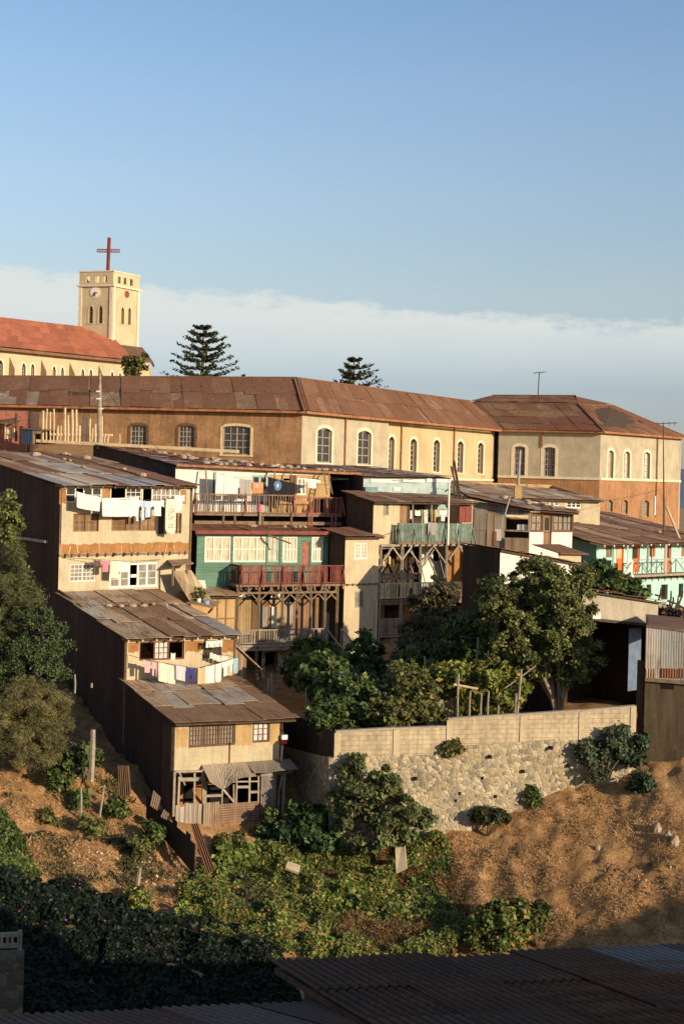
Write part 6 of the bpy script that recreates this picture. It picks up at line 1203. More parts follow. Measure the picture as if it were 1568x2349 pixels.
bush('bank_bush', 'flowering green creeper hanging over the broken earth bank', 'bush', [(170, 1745, 60, .7, .5, .6), (140, 1790, 59.4, .5, .4, .5), (200, 1725, 60.3, .45, .4, .35), (180, 1830, 58.8, .35, .35, .45)], 5200, .15, GREEN, gb(170, 1860, 58.9), clump=.22, dens=1.0)
for k, (x, y, Y, rx, rz, lab) in enumerate(((262, 1850, 58.9, .35, .4, 'bright leafy weed beside the leaning corrugated sheet'), (345, 1905, 57.6, .45, .4, 'leafy weed at the edge of the shaded gully by the low house'), (315, 1935, 56.6, .45, .3, 'grey green weed on the slope above the rubbish strewn path'), (205, 1890, 57.3, .5, .35, 'scrubby brown weed in the middle of the left slope'), (110, 1880, 57.5, .45, .5, 'dry trailing weed below the broken bank'), (310, 2060, 53.5, .6, .5, 'round bush with a plank stake standing in it'), (155, 2045, 53.3, .5, .3, 'low weed on the lip of the shaded slope at left'))):
    bush('slope_weed', lab, 'weed', [(x, y, Y, rx * .8, rx * .8, rz * .8), (x + 12, y + 10, Y - .2, rx * .6, rx * .6, rz * .6)], 1500, .1, [GREEN, GREEN, OLIVE, OLIVE, BROWNISH, IVY, OLIVE][k], gb(x, y + 15, Y), clump=.2, stems=3)
# magenta flowers, one object: nobody could count them
C = [];
for x0, x1, y0, y1, n, Y in ((20, 125, 1440, 1640, 45, 60.9), (120, 215, 1700, 1850, 18, 59.0)):
    for k in range(n): C.append(tuple(P(rng.uniform(x0, x1), rng.uniform(y0, y1), Y + rng.uniform(-.4, .5))))
G2 = ground_ray(np.stack([rng.uniform(0, 420, 34), rng.uniform(2030, 2290, 34)], 1)); G2[:, 2] += .45; G3 = ground_ray(np.stack([rng.uniform(430, 1000, 16), rng.uniform(1990, 2190, 16)], 1)); G3[:, 2] += .35
C = np.concatenate([np.array(C), G2, G3]); tag(leafmesh('flowers', C, rng.normal(size=(len(C), 3)) + (0, -.6, .5), np.full(len(C), .085), tints(len(C), [((.45, .06, .34), 3), ((.4, .1, .4), 1)], .2), M['leaf'], None, 1.1), None, kind='stuff')
# ivy and creepers covering the gully floor
def in_poly(pts, poly):
    x, y = pts[:, 0], pts[:, 1]; ins = np.zeros(len(pts), bool); j = len(poly) - 1
    for i in range(len(poly)):
        xi, yi = poly[i]; xj, yj = poly[j]; c = ((yi > y) != (yj > y)) & (x < (xj - xi) * (y - yi) / (yj - yi + 1e-9) + xi); ins ^= c; j = i
    return ins
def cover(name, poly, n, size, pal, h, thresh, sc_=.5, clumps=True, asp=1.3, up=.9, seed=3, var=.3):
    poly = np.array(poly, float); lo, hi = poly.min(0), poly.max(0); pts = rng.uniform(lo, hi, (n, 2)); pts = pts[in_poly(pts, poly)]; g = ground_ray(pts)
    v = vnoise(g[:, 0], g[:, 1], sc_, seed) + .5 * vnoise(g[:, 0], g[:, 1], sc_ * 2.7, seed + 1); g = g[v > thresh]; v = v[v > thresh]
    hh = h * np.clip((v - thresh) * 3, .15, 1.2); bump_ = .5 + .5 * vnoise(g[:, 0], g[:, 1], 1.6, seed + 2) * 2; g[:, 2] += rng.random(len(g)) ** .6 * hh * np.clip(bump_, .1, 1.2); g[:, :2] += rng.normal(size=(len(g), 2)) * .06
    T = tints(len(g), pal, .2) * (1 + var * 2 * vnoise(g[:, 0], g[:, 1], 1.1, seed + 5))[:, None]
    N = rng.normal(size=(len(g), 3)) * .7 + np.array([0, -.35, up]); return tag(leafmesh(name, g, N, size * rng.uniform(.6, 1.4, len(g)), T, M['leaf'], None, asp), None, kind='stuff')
cover('ground_cover', [(420, 2010), (520, 1960), (640, 1930), (760, 1930), (1010, 1925), (1050, 1980), (1010, 2060), (1060, 2120), (1040, 2200), (560, 2210), (400, 2130)], 150000, .1, IVY, .55, -.26, sc_=.95)
cover('ground_cover', [(440, 2020), (520, 1965), (640, 1940), (760, 1940), (1000, 1935), (1040, 1990), (1000, 2060), (1050, 2120), (1030, 2190), (560, 2200), (420, 2130)], 44000, .17, IVY[:4], .6, -.1, seed=53)
cover('ground_cover', [(700, 2030), (820, 1960), (1040, 1940), (1060, 2120), (1030, 2200), (800, 2200)], 26000, .03, [((.2, .12, .05), 3), ((.14, .085, .04), 2)], .45, -.2, asp=6, seed=59)
cover('ground_cover', [(540, 2030), (760, 2010), (830, 2120), (780, 2180), (560, 2170)], 45000, .12, [((.10, .105, .045), 3), ((.14, .13, .06), 2), ((.07, .09, .03), 2)], .5, -.1, seed=9)
cover('ground_cover', [(0, 2010), (170, 2025), (390, 2120), (620, 2130), (700, 2330), (0, 2340)], 110000, .13, [((.011, .02, .009), 4), ((.017, .028, .012), 3), ((.008, .014, .007), 2)], .45, -.4, sc_=.9, seed=14)  # near-black leaf tints: the shade over this part is put into the colour
cover('ground_cover', [(0, 1870), (45, 1930), (90, 2010), (60, 2060), (0, 2060)], 16000, .11, GREEN, .5, -.4, seed=17)
cover('ground_cover', [(800, 2010), (1060, 1990), (1080, 2200), (840, 2200)], 26000, .05, [((.24, .13, .05), 3), ((.18, .105, .042), 2), ((.13, .13, .045), 1)], .35, -.1, seed=21, asp=5)
# dry grass on the right hand slope and scrub on the left one
cover('dry_grass', [(1020, 1930), (1380, 1790), (1480, 1760), (1568, 1900), (1568, 2200), (1060, 2200), (1030, 2030)], 70000, .018, [((.5, .31, .145), 4), ((.58, .38, .19), 3), ((.42, .25, .115), 2)], .13, -.1, sc_=.8, asp=8, up=.25, seed=31)
cover('dry_scrub', [(1050, 1900), (1400, 1770), (1568, 1880), (1568, 2190), (1080, 2190)], 5000, .07, [((.18, .12, .05), 3), ((.17, .11, .045), 3), ((.07, .075, .028), 1)], .34, .30, sc_=.9, asp=2.6, up=.5, seed=37)
cover('dry_scrub', [(0, 1720), (220, 1720), (420, 1990), (440, 2060), (330, 2090), (160, 2030), (0, 1990)], 26000, .085, [((.10, .095, .035), 3), ((.13, .10, .04), 2), ((.06, .075, .025), 2)],   .3, .22, sc_=.75, asp=2.4, up=.6, seed=41)
cover('dry_grass', [(0, 1730), (220, 1730), (420, 1990), (440, 2060), (330, 2090), (160, 2030), (0, 1990)], 26000, .025, [((.46, .29, .14), 3), ((.36, .22, .1), 2)], .2, -.3, sc_=.8, asp=8, up=.3, seed=43)
cover('litter', [(130, 1930), (440, 1980), (430, 2060), (330, 2080), (180, 2030), (110, 1980)], 700, .09, [((.75, .68, .55), 3), ((.5, .42, .3), 2), ((.6, .5, .25), 1)], .05, -.5, asp=1.3, seed=47)
cover('litter', [(1050, 1950), (1380, 1800), (1568, 1900), (1568, 2190), (1080, 2190)], 900, .07, [((.42, .3, .17), 3), ((.3, .2, .1), 2), ((.55, .45, .3), 1)], .05, -.5, asp=1.3, seed=61)
# Norfolk Island pines behind the school
def norfolk(label, px, ytop, ybase, Y, halfw, tiers, seed, lop=0):
    rnd = random.Random(seed); top = P(px, ytop, Y); zb = P(px, ybase, Y).z - 7; base = Vector((top.x, top.y, zb)); r = empty('norfolk_pine', label, 'tree', base, 'pines on the ridge'); m = MB()
    m.tube([base, Vector((top.x, top.y, top.z))], [.45, .05], 8); H = top.z - P(px, ybase, Y).z; hw = halfw / FOC * Y; C, N, S = [], [], []
    for k in range(tiers):
        f = (k + .4) / tiers; z = top.z - H * f * 1.15 + rnd.uniform(-.15, .15); L = hw * (.16 + 1.05 * f ** .75) * rnd.uniform(.9, 1.1); nb = 7
        for j in range(nb):
            a = 2 * math.pi * (j + .5 * (k % 2) + rnd.uniform(-.15, .15)) / nb; Lj = L * rnd.uniform(.62, 1.15) * (1 + lop * .3 * math.cos(a)); bare = lop and math.cos(a) > .3; d = V3((math.cos(a), math.sin(a), 0)); n = 9; pts = []
            for i in range(n + 1):
                u = i / n; pts.append(Vector((top.x, top.y, z)) + d * Lj * u + V3((0, 0, Lj * (-.22 * u + .40 * u * u))))
            m.tube(pts, [.07 * (1 - .8 * i / n) for i in range(n + 1)], 4)
            side = V3((-d.y, d.x, 0))
            for i in range(2, n + 1):
                for e in range(3 if bare else 7):
                    w_ = (.12 + .5 * (i / n)) * (1.05 - .5 * (i / n)) * min(1, Lj / 2.5); C.append(tuple(pts[i] + side * rnd.uniform(-.5, .5) * w_ + d * rnd.uniform(-.25, .2) + V3((0, 0, rnd.uniform(-.05, .18))))); N.append((rnd.gauss(0, .7), rnd.gauss(0, .7), .8)); S.append(rnd.uniform(.13, .26))
    m.build('trunk', M['bark'], r); leafmesh('crown', np.array(C), np.array(N), np.array(S), tints(len(C), [((.05, .062, .024), 4), ((.08, .085, .032), 2), ((.032, .042, .018), 2)], .2), M['leaf'], r, 2.4)
norfolk('taller dark Norfolk Island pine standing behind the left wing roof', 467, 745, 868, 152, 80, 9, 1)
norfolk('shorter Norfolk Island pine with bare slanting branches behind the roof ridge', 812, 825, 896, 150, 60, 6, 2, 1)
bush('churchyard_tree', 'small wispy tree in front of the church porch', 'tree', [(310, 845, 176, 1.3, 1.3, 1.2), (318, 826, 176, .9, 1, .7), (296, 830, 176, .8, .8, .6)], 1500, .3, BROWNISH, P(310, 905, 176), clump=.5, dens=.8)
# ---------------------------------------------------------------- roofs right below the camera
PIT = .088
def near_roof(label, P0, P1, P2, over, seed, cols, base_h):
    rnd = random.Random(seed); ex = (P1 - P0); L = ex.length; ux = ex.normalized(); ey = (P2 - P0); W = ey.length; uy = ey.normalized(); n = ux.cross(uy); n = n if n.z > 0 else -n
    r = empty('tin_roof_house', label, 'house', lerp(P0, P1, .3) + uy * W * .5 - V3((0, 0, base_h))); m = MB(); step = PIT / 6; sw = .80; ns = int(L / sw) + 1
    for i in range(ns):
        for j in range(over[1]):
            c = pick(cols, rnd); y0 = j * over[0] - rnd.uniform(0, .12) - (.05 if j else 0); y1 = (j + 1) * over[0] + .06; lift = .008 * (i % 2) + (0.0 if j % 2 else .012); x0 = i * sw; k = int(sw * 1.05 / step)
            y0 += rnd.uniform(-.08, .08) if j == 0 else 0; sl_ = rnd.uniform(-.012, .012)
            for q_ in range(k):
                a, b_ = x0 + q_ * step, x0 + (q_ + 1) * step
                if b_ > L: break
                h0, h1 = [.019 * math.sin(2 * math.pi * t / PIT) + lift for t in (a, b_)]; mid = (y0 + y1) / 2; dz = rnd.uniform(-.0015, .0015)
                m.face([P0 + ux * a + uy * y0 + n * (h0 + sl_), P0 + ux * b_ + uy * y0 + n * (h1 + sl_), P0 + ux * b_ + uy * y1 + n * (h1 - .01), P0 + ux * a + uy * y1 + n * (h0 - .01)], tuple(x * (1.25 if h0 + h1 > 2 * lift else .7) for x in c))  # ridges lightened, valleys darkened: dirt plus sky-light contrast put into the tint
    m.build('roof', M['tin_near'], r, True); A, B_ = P0 + ux * .05 - n * .12, P1 - ux * .05 - n * .12; D_, E_ = B_ + uy * over[0] * over[1], A + uy * over[0] * over[1]
    m = MB(); m.slab([A, B_, D_, E_], .06); m.build('roof_deck', M['beam_dark'], r); m = MB(); q4 = [A + uy * .3 + ux * .3, B_ + uy * .3, D_, E_ + ux * .3]
    for a, b_ in ((0, 1), (3, 0)): m.slab([q4[a] - n * .1 - V3((0, 0, base_h)), q4[b_] - n * .1 - V3((0, 0, base_h)), q4[b_] - n * .1, q4[a] - n * .1], .1)
    m.build('wall', M['wood_dark'], r); return r
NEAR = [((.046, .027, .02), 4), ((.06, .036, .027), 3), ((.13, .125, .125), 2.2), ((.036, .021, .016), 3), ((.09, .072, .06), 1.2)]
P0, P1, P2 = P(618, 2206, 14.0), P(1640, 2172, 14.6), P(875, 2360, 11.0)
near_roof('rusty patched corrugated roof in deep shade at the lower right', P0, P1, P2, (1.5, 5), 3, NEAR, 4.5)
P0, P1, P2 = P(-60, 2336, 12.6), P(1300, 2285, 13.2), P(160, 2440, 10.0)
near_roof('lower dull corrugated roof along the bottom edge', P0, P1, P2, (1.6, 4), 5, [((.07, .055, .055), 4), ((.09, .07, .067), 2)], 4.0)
# railing and rough stone wall at the lower left
FQ = Fac((-120, 2200), 37.6, (56, 2190), 38)
b = Bld('stone_terrace', 'rough stone terrace wall at the lower left corner', 'wall', FQ, -17); zq = FQ.hit('D', 40, 2192)[1]
m = MB(); m.slab([FQ.p(0, zq - 5, .5), FQ.p(FQ.w, zq - 5, .5), FQ.p(FQ.w, zq, 0), FQ.p(0, zq, 0)], .7); b.add(m, 'stone_face', 'stone_dark')
rb = empty('balustrade', 'short pale wooden balustrade on the stone terrace', 'railing', FQ.p(FQ.w - .4, zq, -.3)); zr = FQ.hit('D', 40, 2138, -.3)[1]; railing(rb, FQ, 0, FQ.hit('D', 46, 2160, -.3)[0], zq + .12, zr - zq - .12, -.3, 'beam_grey', .14, .05, 1.2, seed=2, missing=0, rail=.12)
# ---------------------------------------------------------------- the tall house to the right of the photographer; its shade falls across the gully
FO = Fac.__new__(Fac); FO.o = Vector((20.5, 21.5, 0)); FO.u = Vector((0, -1, 0)); FO.n = Vector((-1, 0, 0)); FO.w = 46
b = Bld('tall_house', 'tall plastered house outside the picture at the right', 'house', FO, -10)
for i in range(7):
    for z in (-6, -2.5, 1.0): b.win((2 + i * 5.4, 3.4 + i * 5.4, z, z + 1.8), cas=2, cols=1, rows=3, fw=.08)
b.wall('plaster', 0, FO.w, -14, 4.5); b.sides('plaster', 0, FO.w, -14, 4.5, 4.5, 5, 4.5, 4.5, d=-.01); roof(b.root, FO.p(-.4, 4.5, .4), FO.p(FO.w + .4, 4.5, .4), FO.p(FO.w + .4, 5.3, -2.5), FO.p(-.4, 5.3, -2.5), M['tin'], RUST, 2, 3.2, 60); roof(b.root, FO.p(-.4, 4.5, -5.4), FO.p(FO.w + .4, 4.5, -5.4), FO.p(FO.w + .4, 5.35, -2.5), FO.p(-.4, 5.35, -2.5), M['tin'], RUST, 2, 3.2, 61)
FS = Fac.__new__(Fac); FS.o = Vector((20.5, 37.6, 0)); FS.u = Vector((0, -1, 0)); FS.n = Vector((-1, 0, 0)); FS.w = 15.9
b = Bld('long_shed', 'long low shed stepping down the slope outside the picture at the right', 'shed', FS, -14)
b.win((3, 4.2, -12.4, -11.2), cas=2, cols=1, rows=2); b.win((9, 10.2, -9.4, -8.2), cas=2, cols=1, rows=2); b.wall('adobe', 0, FS.w, -18, -11.3, -5.2); b.sides('adobe', 0, FS.w, -18, -11.3, -5.2, 5, -11.3, -5.2, d=-.01); roof(b.root, FS.p(-.3, -11.35, .4), FS.p(FS.w, -5.15, .4), FS.p(FS.w, -4.9, -5.4), FS.p(-.3, -11.1, -5.4), M['tin'], RUST, 1.2, 2.6, 62)
def pole(name, label, cat, pts, rads, mt, n=7): m = MB(); m.tube(pts, rads, n); return tag(m.build(name, M[mt], None, loc=pts[0]), label, cat)
# ---------------------------------------------------------------- washing
def col(n, c): return cloth_mat(n, c)
W_, CR = col('white', (.80, .77, .70)), col('cream', (.74, .68, .54)); LB, PK, NV_ = col('light_blue', (.50, .60, .72)), col('pink', (.74, .45, .47)), col('navy', (.055, .06, .19)); RO, BKc, LI = col('rose', (.60, .24, .30)), col('black', (.025, .022, .026)), col('lilac', (.66, .60, .64)); TQ = col('turquoise', (.36, .58, .66))
c3 = lambda lab, cat, x0, y0, x1, y1, drop, mt, sh='sheet', d=.75, seed=0, nm='washing': cloth(nm, lab, cat, FA, d, (x0, y0), (x1, y1), drop, mt, sh, 'Z3', seed=seed)
c3('white sheet hanging at the left under the top windows', 'sheet', 533, 375, 703, 412, .82, W_, seed=1); c3('widest white sheet on the upper washing line', 'sheet', 714, 420, 968, 412, 1.02, W_, seed=2)
c3('pale blue trousers on the upper washing line', 'trousers', 950, 438, 1010, 440, 1.1, LB, 'trousers', seed=3); c3('pale blue shirt on the upper washing line', 'shirt', 1005, 440, 1062, 440, .9, LB, 'shirt', seed=4); c3('white shirt right of the pale blue shirt', 'shirt', 1055, 438, 1145, 436, .88, W_, 'shirt', seed=5)
c3('long hanging cream mat with faded red figures and rounded foot', 'mat', 1158, 428, 1225, 424, 1.95, CR, 'mat', seed=6); c3('white lace blouse at the right end of the upper line', 'blouse', 1215, 402, 1288, 398, .92, W_, 'shirt', seed=7)
s, z = FA.hit('Z3', 1192, 500, .78); m = MB(); rnd = random.Random(4)
for k in range(26): a, e = rnd.uniform(-.16, .16), rnd.uniform(-1.15, .1); m.tube([FA.p(s + a, z + e, .80), FA.p(s + a + rnd.uniform(-.08, .08), z + e + .08, .805)], .012, 4)
mo = bpy.data.objects['washing.005'] if 'washing.005' in bpy.data.objects else None
m.build('printed_figure', col('faded_red', (.55, .2, .15)), mo)
c3('rose coloured cloth over the lower windows of the adobe banded house', 'cloth', 703, 852, 770, 856, .62, RO, 'shirt', .7, 8); c3('dark patterned cloth left of the rose cloth', 'cloth', 655, 848, 702, 852, .35, col('dark_pattern', (.16, .09, .09)), 'sheet', .7, 9); c3('cream cloth hanging right of the rose cloth', 'cloth', 772, 856, 830, 862, .95, CR, 'sheet', .7, 10); c3('white cloth beside the lower casement windows', 'cloth', 832, 862, 905, 864, .55, W_, 'sheet', .7, 11)
def line(label, pts, r=.012): m = MB(); m.tube(pts, r, 5); o = m.build('clothesline', M['wire'], None, loc=pts[0]); return tag(o, label, 'clothesline')
fp = lambda F, v, x, y, d: F.p(*F.hit(v, x, y, d), d)
line('clothesline under the top windows of the adobe banded house', [fp(FA, 'Z3', 440, 362, .1), fp(FA, 'Z3', 533, 374, .75), fp(FA, 'Z3', 740, 424, .75), fp(FA, 'Z3', 1000, 436, .75), fp(FA, 'Z3', 1160, 428, .75), fp(FA, 'Z3', 1300, 395, .1)])
line('clothesline across the lower windows of the adobe banded house', [fp(FA, 'Z3', 430, 835, .05), fp(FA, 'Z3', 655, 848, .7), fp(FA, 'Z3', 905, 863, .7), fp(FA, 'Z3', 1120, 850, .05)])
cb_ = lambda lab, cat, x0, y0, x1, y1, drop, mt, sh='sheet', d=1.2, seed=0: cloth('washing', lab, cat, FB, d, (x0, y0), (x1, y1), drop, mt, sh, 'B1', seed=seed, sag=.02)
cb_('pink shirt on the middle house washing line', 'shirt', 520, 418, 655, 432, .58, PK, 'shirt', .9, 21); cb_('pink trousers on the middle house washing line', 'trousers', 665, 440, 752, 452, .68, PK, 'trousers', 1.0, 22); cb_('cream towel between the pink trousers and the striped cloth', 'towel', 760, 462, 1030, 502, .88, CR, 'sheet', 1.1, 23); cb_('pale striped cloth beside the navy trousers', 'cloth', 1040, 510, 1178, 528, .68, LI, 'sheet', 1.25, 24); cb_('navy blue trousers hanging down to the tin roof', 'trousers', 1195, 538, 1340, 560, 1.2, NV_, 'trousers', 1.3, 25)
cb2 = lambda lab, cat, x0, y0, x1, y1, drop, mt, sh='sheet', d=1.3, seed=0: cloth('washing', lab, cat, FB, d, (x0, y0), (x1, y1), drop, mt, sh, 'Y1', seed=seed, sag=.02)
cb2('tan towels at the corner pole of the middle house line', 'towel', 842, 530, 884, 528, 1.05, col('tan', (.62, .46, .26)), 'sheet', 1.35, 26); cb2('tall white sheet right of the tan towels', 'sheet', 886, 522, 940, 510, 1.12, W_, 'sheet', 1.3, 27); cb2('white towel right of the tall white sheet', 'towel', 944, 508, 980, 498, .88, W_, 'sheet', 1.15, 28); cb2('white shirt near the right end of the middle line', 'shirt', 982, 496, 1020, 486, .72, W_, 'shirt', 1.0, 29); cb2('white vest beside the turquoise cloth', 'vest', 1020, 486, 1045, 476, .6, W_, 'shirt', .9, 30); cb2('turquoise cloth at the end of the middle house line', 'cloth', 1046, 474, 1072, 470, .72, TQ, 'sheet', .8, 31)
for k, (x0, x1) in enumerate(((890, 922), (923, 952), (954, 983))): cb2(['white undershorts left on the short line under the eave', 'white undershorts middle of the short line under the eave', 'white undershorts right on the short line under the eave'][k], 'underwear', x0, 376 - 2 * k, x1, 374 - 2 * k, .32, W_, 'shorts', .5, 40 + k)
for k, (x0, x1, y) in enumerate(((912, 930, 440), (932, 948, 448), (950, 972, 455), (976, 1014, 460))): cb2(['white sock furthest left on the second short line', 'white sock second from left on the short line', 'small white cloth on the second short line', 'cream cloth at the right of the second short line'][k], 'washing', x0, y, x1, y + 3, .3, W_ if k < 3 else CR, 'sheet', .45, 50 + k)
line('clothesline running out from the middle house to its corner pole', [fp(FB, 'B1', 290, 350, .05), fp(FB, 'B1', 520, 418, .9), fp(FB, 'B1', 760, 462, 1.1), fp(FB, 'B1', 1380, 566, 1.35)]); line('clothesline from the corner pole back to the lean to', [fp(FB, 'Y1', 838, 534, 1.35), fp(FB, 'Y1', 940, 508, 1.15), fp(FB, 'Y1', 1075, 468, .8)])
line('short line under the eave of the middle house', [fp(FB, 'Y1', 875, 378, .5), fp(FB, 'Y1', 1000, 368, .5)]); line('second short line below the eave of the middle house', [fp(FB, 'Y1', 900, 438, .45), fp(FB, 'Y1', 1050, 466, .45)])
m = MB(); p = fp(FB, 'B1', 1385, 560, 1.36); m.tube([p - V3((0, 0, 1.25)), p + V3((0, 0, .05))], .04, 6); tag(m.build('line_pole', M['beam_pale'], None, loc=p - V3((0, 0, 1.2))), 'short pole on the tin roof holding the middle washing line', 'pole')
m = MB(); r = FB.R('B1', 950, 318, 1030, 425, .05); cloth('cloth_bundle', 'white bundled cloth on the sill of the dark window', 'cloth', FB, -.02, (955, 315), (1025, 318), .44, W_, 'sheet', 'B1', None, 61)
# balcony washing
cd = lambda lab, cat, x0, y0, x1, y1, drop, mt, sh='sheet', d=1.2, seed=0: cloth('washing', lab, cat, FD, d, (x0, y0), (x1, y1), drop, mt, sh, 'Z4', seed=seed, sag=.03)
cd('large white sheet on the railed balcony', 'sheet', 285, 246, 440, 250, 1.35, W_, seed=71); cd('grey cloth hanging right of the large balcony sheet', 'cloth', 450, 285, 536, 290, 1.0, col('grey', (.42, .38, .34)), seed=72); cd('red and orange cloth in front of the blue balcony window', 'cloth', 540, 308, 616, 312, .7, col('orange', (.70, .28, .10)), seed=73)
bk = cd('black blanket with a round blue emblem on the balcony', 'blanket', 650, 275, 836, 318, 1.25, BKc, seed=74); cd('white cloth on the line by the ladder', 'cloth', 900, 280, 1012, 292, .6, W_, 'shirt', seed=75); cd('pale pink cloth above the orange cloth', 'cloth', 545, 318, 606, 320, .3, PK, seed=76)
s, z = FD.hit('Z4', 714, 335, 1.24); 
for rr_, mt, dd_ in ((.27, col('emblem_blue', (.10, .17, .30)), .05), (.11, col('emblem_white', (.5, .55, .5)), .06)):
    m = MB(); m.slab([FD.p(s + rr_ * math.cos(k * .349) * (1 if rr_ > .2 else .6), z + rr_ * math.sin(k * .349) * 1.15, 1.2 + dd_) for k in range(18)], .01); m.build('emblem', mt, bk)
line('clothesline along the railed balcony', [fp(FD, 'Z4', 280, 245, 1.2), fp(FD, 'Z4', 450, 282, 1.2), fp(FD, 'Z4', 640, 272, 1.2), fp(FD, 'Z4', 840, 320, 1.2)]); line('clothesline from the ladder to the dark wall', [fp(FD, 'Z4', 880, 278, 1.2), fp(FD, 'Z4', 1040, 298, 1.2), fp(FD, 'Z4', 1205, 288, 1.0)])
m = MB(); p = fp(FD, 'Z4', 592, 492, 1.75); m.tube([p - V3((0, 0, .25)), p + V3((0, 0, .22))], [.13, .16], 10); pole('tub_post', 'grey post carrying the pink tub below the balcony', 'post', [p - V3((0, 0, 1.9)), p - V3((0, 0, .25))], [.06, .06], 'beam_grey'); tag(m.build('tub', cloth_mat('pink_plastic', (.75, .18, .25)), None, loc=p), 'pink plastic tub set on a post below the balcony', 'tub')
r = empty('ladder', 'wooden ladder leaning against the balcony eave', 'ladder', fp(FD, 'Z4', 1075, 400, 1.3)); m = MB()
a0, a1, b0, b1 = fp(FD, 'Z4', 1058, 400, 1.4), fp(FD, 'Z4', 1035, 240, .7), fp(FD, 'Z4', 1096, 400, 1.4), fp(FD, 'Z4', 1066, 240, .7)
for a, c in ((a0, a1), (b0, b1)): m.beam(a, c, .06)
for k in range(1, 7): m.beam(lerp(a0, a1, k / 7), lerp(b0, b1, k / 7), .04)
m.build('ladder_frame', M['beam'], r)
# gallery washing on the tower
cg = lambda lab, cat, x0, y0, x1, y1, drop, mt, sh='sheet', d=-.3, seed=0: cloth('washing', lab, cat, FG, d, (x0, y0), (x1, y1), drop, mt, sh, 'Z5', seed=seed)
cg('cream towel in the top gallery', 'towel', 674, 500, 715, 502, .95, CR, seed=81); cg('ochre shirt in the top gallery', 'shirt', 730, 498, 778, 500, .75, col('ochre', (.60, .42, .14)), 'shirt', seed=82); cg('white shirt right of the ochre shirt', 'shirt', 798, 505, 846, 505, .7, W_, 'shirt', seed=83); cg('small white cloth at the left of the top gallery', 'cloth', 592, 505, 612, 505, .55, W_, seed=84); cg('grey striped cloth draped over the green railing', 'cloth', 712, 588, 775, 590, .78, col('grey_stripe', (.36, .32, .30)), d=.62, seed=85); cg('white towel left of the cream towel in the gallery', 'towel', 625, 505, 662, 505, .35, W_, seed=86)
line('clothesline inside the top gallery', [fp(FG, 'Z5', 590, 502, -.3), fp(FG, 'Z5', 720, 500, -.3), fp(FG, 'Z5', 925, 505, -.3)])
# ---------------------------------------------------------------- poles, masts, stakes
pp = empty('power_pole', 'pale concrete power pole with insulators rising before the school', 'pole', P(229, 1012, 103)); m = MB(); m.tube([P(229, 1030, 103), P(229, 930, 103), P(230, 855, 103)], [.2, .15, .07], 8); m.build('shaft', M['beam_grey'], pp)
for x, y in ((226, 898), (227, 915), (232, 938)): m = MB(); m.tube([P(x - 5, y, 102.9), P(x + 5, y, 102.9)], .06, 6); m.build('insulator', M['trim'], pp)
r_ = random.Random(12)
stakes = [(540, 135, 495, .12), (590, 110, 490, .08), (630, 150, 500, .08), (675, 110, 500, .08), (725, 320, 500, .1), (765, 320, 495, .06), (815, 95, 500, .12), (852, 190, 500, .1), (905, 120, 505, .12), (955, 120, 505, .12), (998, 320, 510, .13), (1045, 195, 510, .11), (1085, 200, 510, .13), (1130, 230, 510, .1), (1162, 350, 510, .07), (1195, 300, 515, .11), (1275, 205, 520, .12), (1320, 420, 520, .08), (1360, 440, 520, .1), (1500, 425, 560, .06), (70, 300, 470, .09), (98, 355, 475, .14), (135, 350, 470, .13), (172, 340, 470, .14)]
for k, (x, y0, y1, w_) in enumerate(stakes):
    a, c = Q('L1', x - r_.uniform(-4, 12), y1 + 12, 104), Q('L1', x + 4, y0, 104); o = pole('fence_stake', 'rough pale wooden stake standing in the ragged row before the school wall', 'stake', [a, lerp(a, c, .5) + V3((r_.uniform(-.04, .04), 0, 0)), c], [w_ * .8, w_ * .85, w_ * .75], 'beam_pale', 6); o['group'] = 'ragged row of stakes'
m = MB(); a, c = Q('L1', 462, 512, 103.5), Q('L1', 1568, 568, 102.5); m.beam(a, c, .25, .22); m.beam(c, P(548, 1036, 101.5), .25, .22); tag(m.build('timber_beam', M['beam_pale'], None, loc=a), 'long pale timber lying along the top of the balcony house roof', 'beam')
m = MB(); m.beam(Q('L1', 620, 430, 104.05), Q('L1', 1420, 440, 104.05), .12, .16); tag(m.build('fence_rail', M['beam_pale'], None, loc=Q('L1', 620, 430, 104)), 'crossbar behind the ragged row of stakes', 'rail')
FZ = Fac((0, 1000), 107, (66, 1000), 107); b = Bld('pinkish_shed', 'low salmon coloured shed wall at the far left below the school eave', 'shed', FZ, 1); z1, z0 = FZ.hit('L1', 100, 132)[1], FZ.hit('L1', 100, 285)[1]
b.wall('pink_paint', -3, FZ.hit('L1', 350, 200)[0], z0 - 3, z1); b.sides('adobe_dark', -3, FZ.hit('L1', 350, 200)[0], z0 - 3, z1, z1, 4, z1, z1, d=-.01)
m = MB(); r = FZ.R('L1', -300, 270, 210, 300, 1.5); m.slab([FZ.p(-4, z0, 2.2), FZ.p(r[1], z0 - .1, 2.2), FZ.p(r[1], z0 + .2, .1), FZ.p(-4, z0 + .3, .1)], .06); b.add(m, 'awning', 'tin')
FY = Fac((50, 1000), 103, (100, 1000), 102.5); b = Bld('blue_shed', 'tiny shed with a blue grey metal sheet and dark doorway at the left', 'shed', FY, 1); r = FY.R('L1', 278, 355, 410, 545); r2 = FY.R('L1', 410, 370, 530, 545)
m = MB(); corr(FY, r[0], r[1], r[2], r[3], 0, False, .12, .015, [(.2, .25, .34)], m); b.add(m, 'sheet', 'blue_tin'); b.hole((r2[0] + .1, r2[1] - .1, r2[2], r2[3] - .3)); b.wall('wood', r2[0], r2[1], r2[2], r2[3]); m = MB(); m.slab([FY.p(r[0], r[3], .1), FY.p(r2[1], r2[3], .1), FY.p(r2[1], r2[3] + .1, -2), FY.p(r[0], r[3] + .1, -2)], .06); b.add(m, 'roof', 'tin_flat')
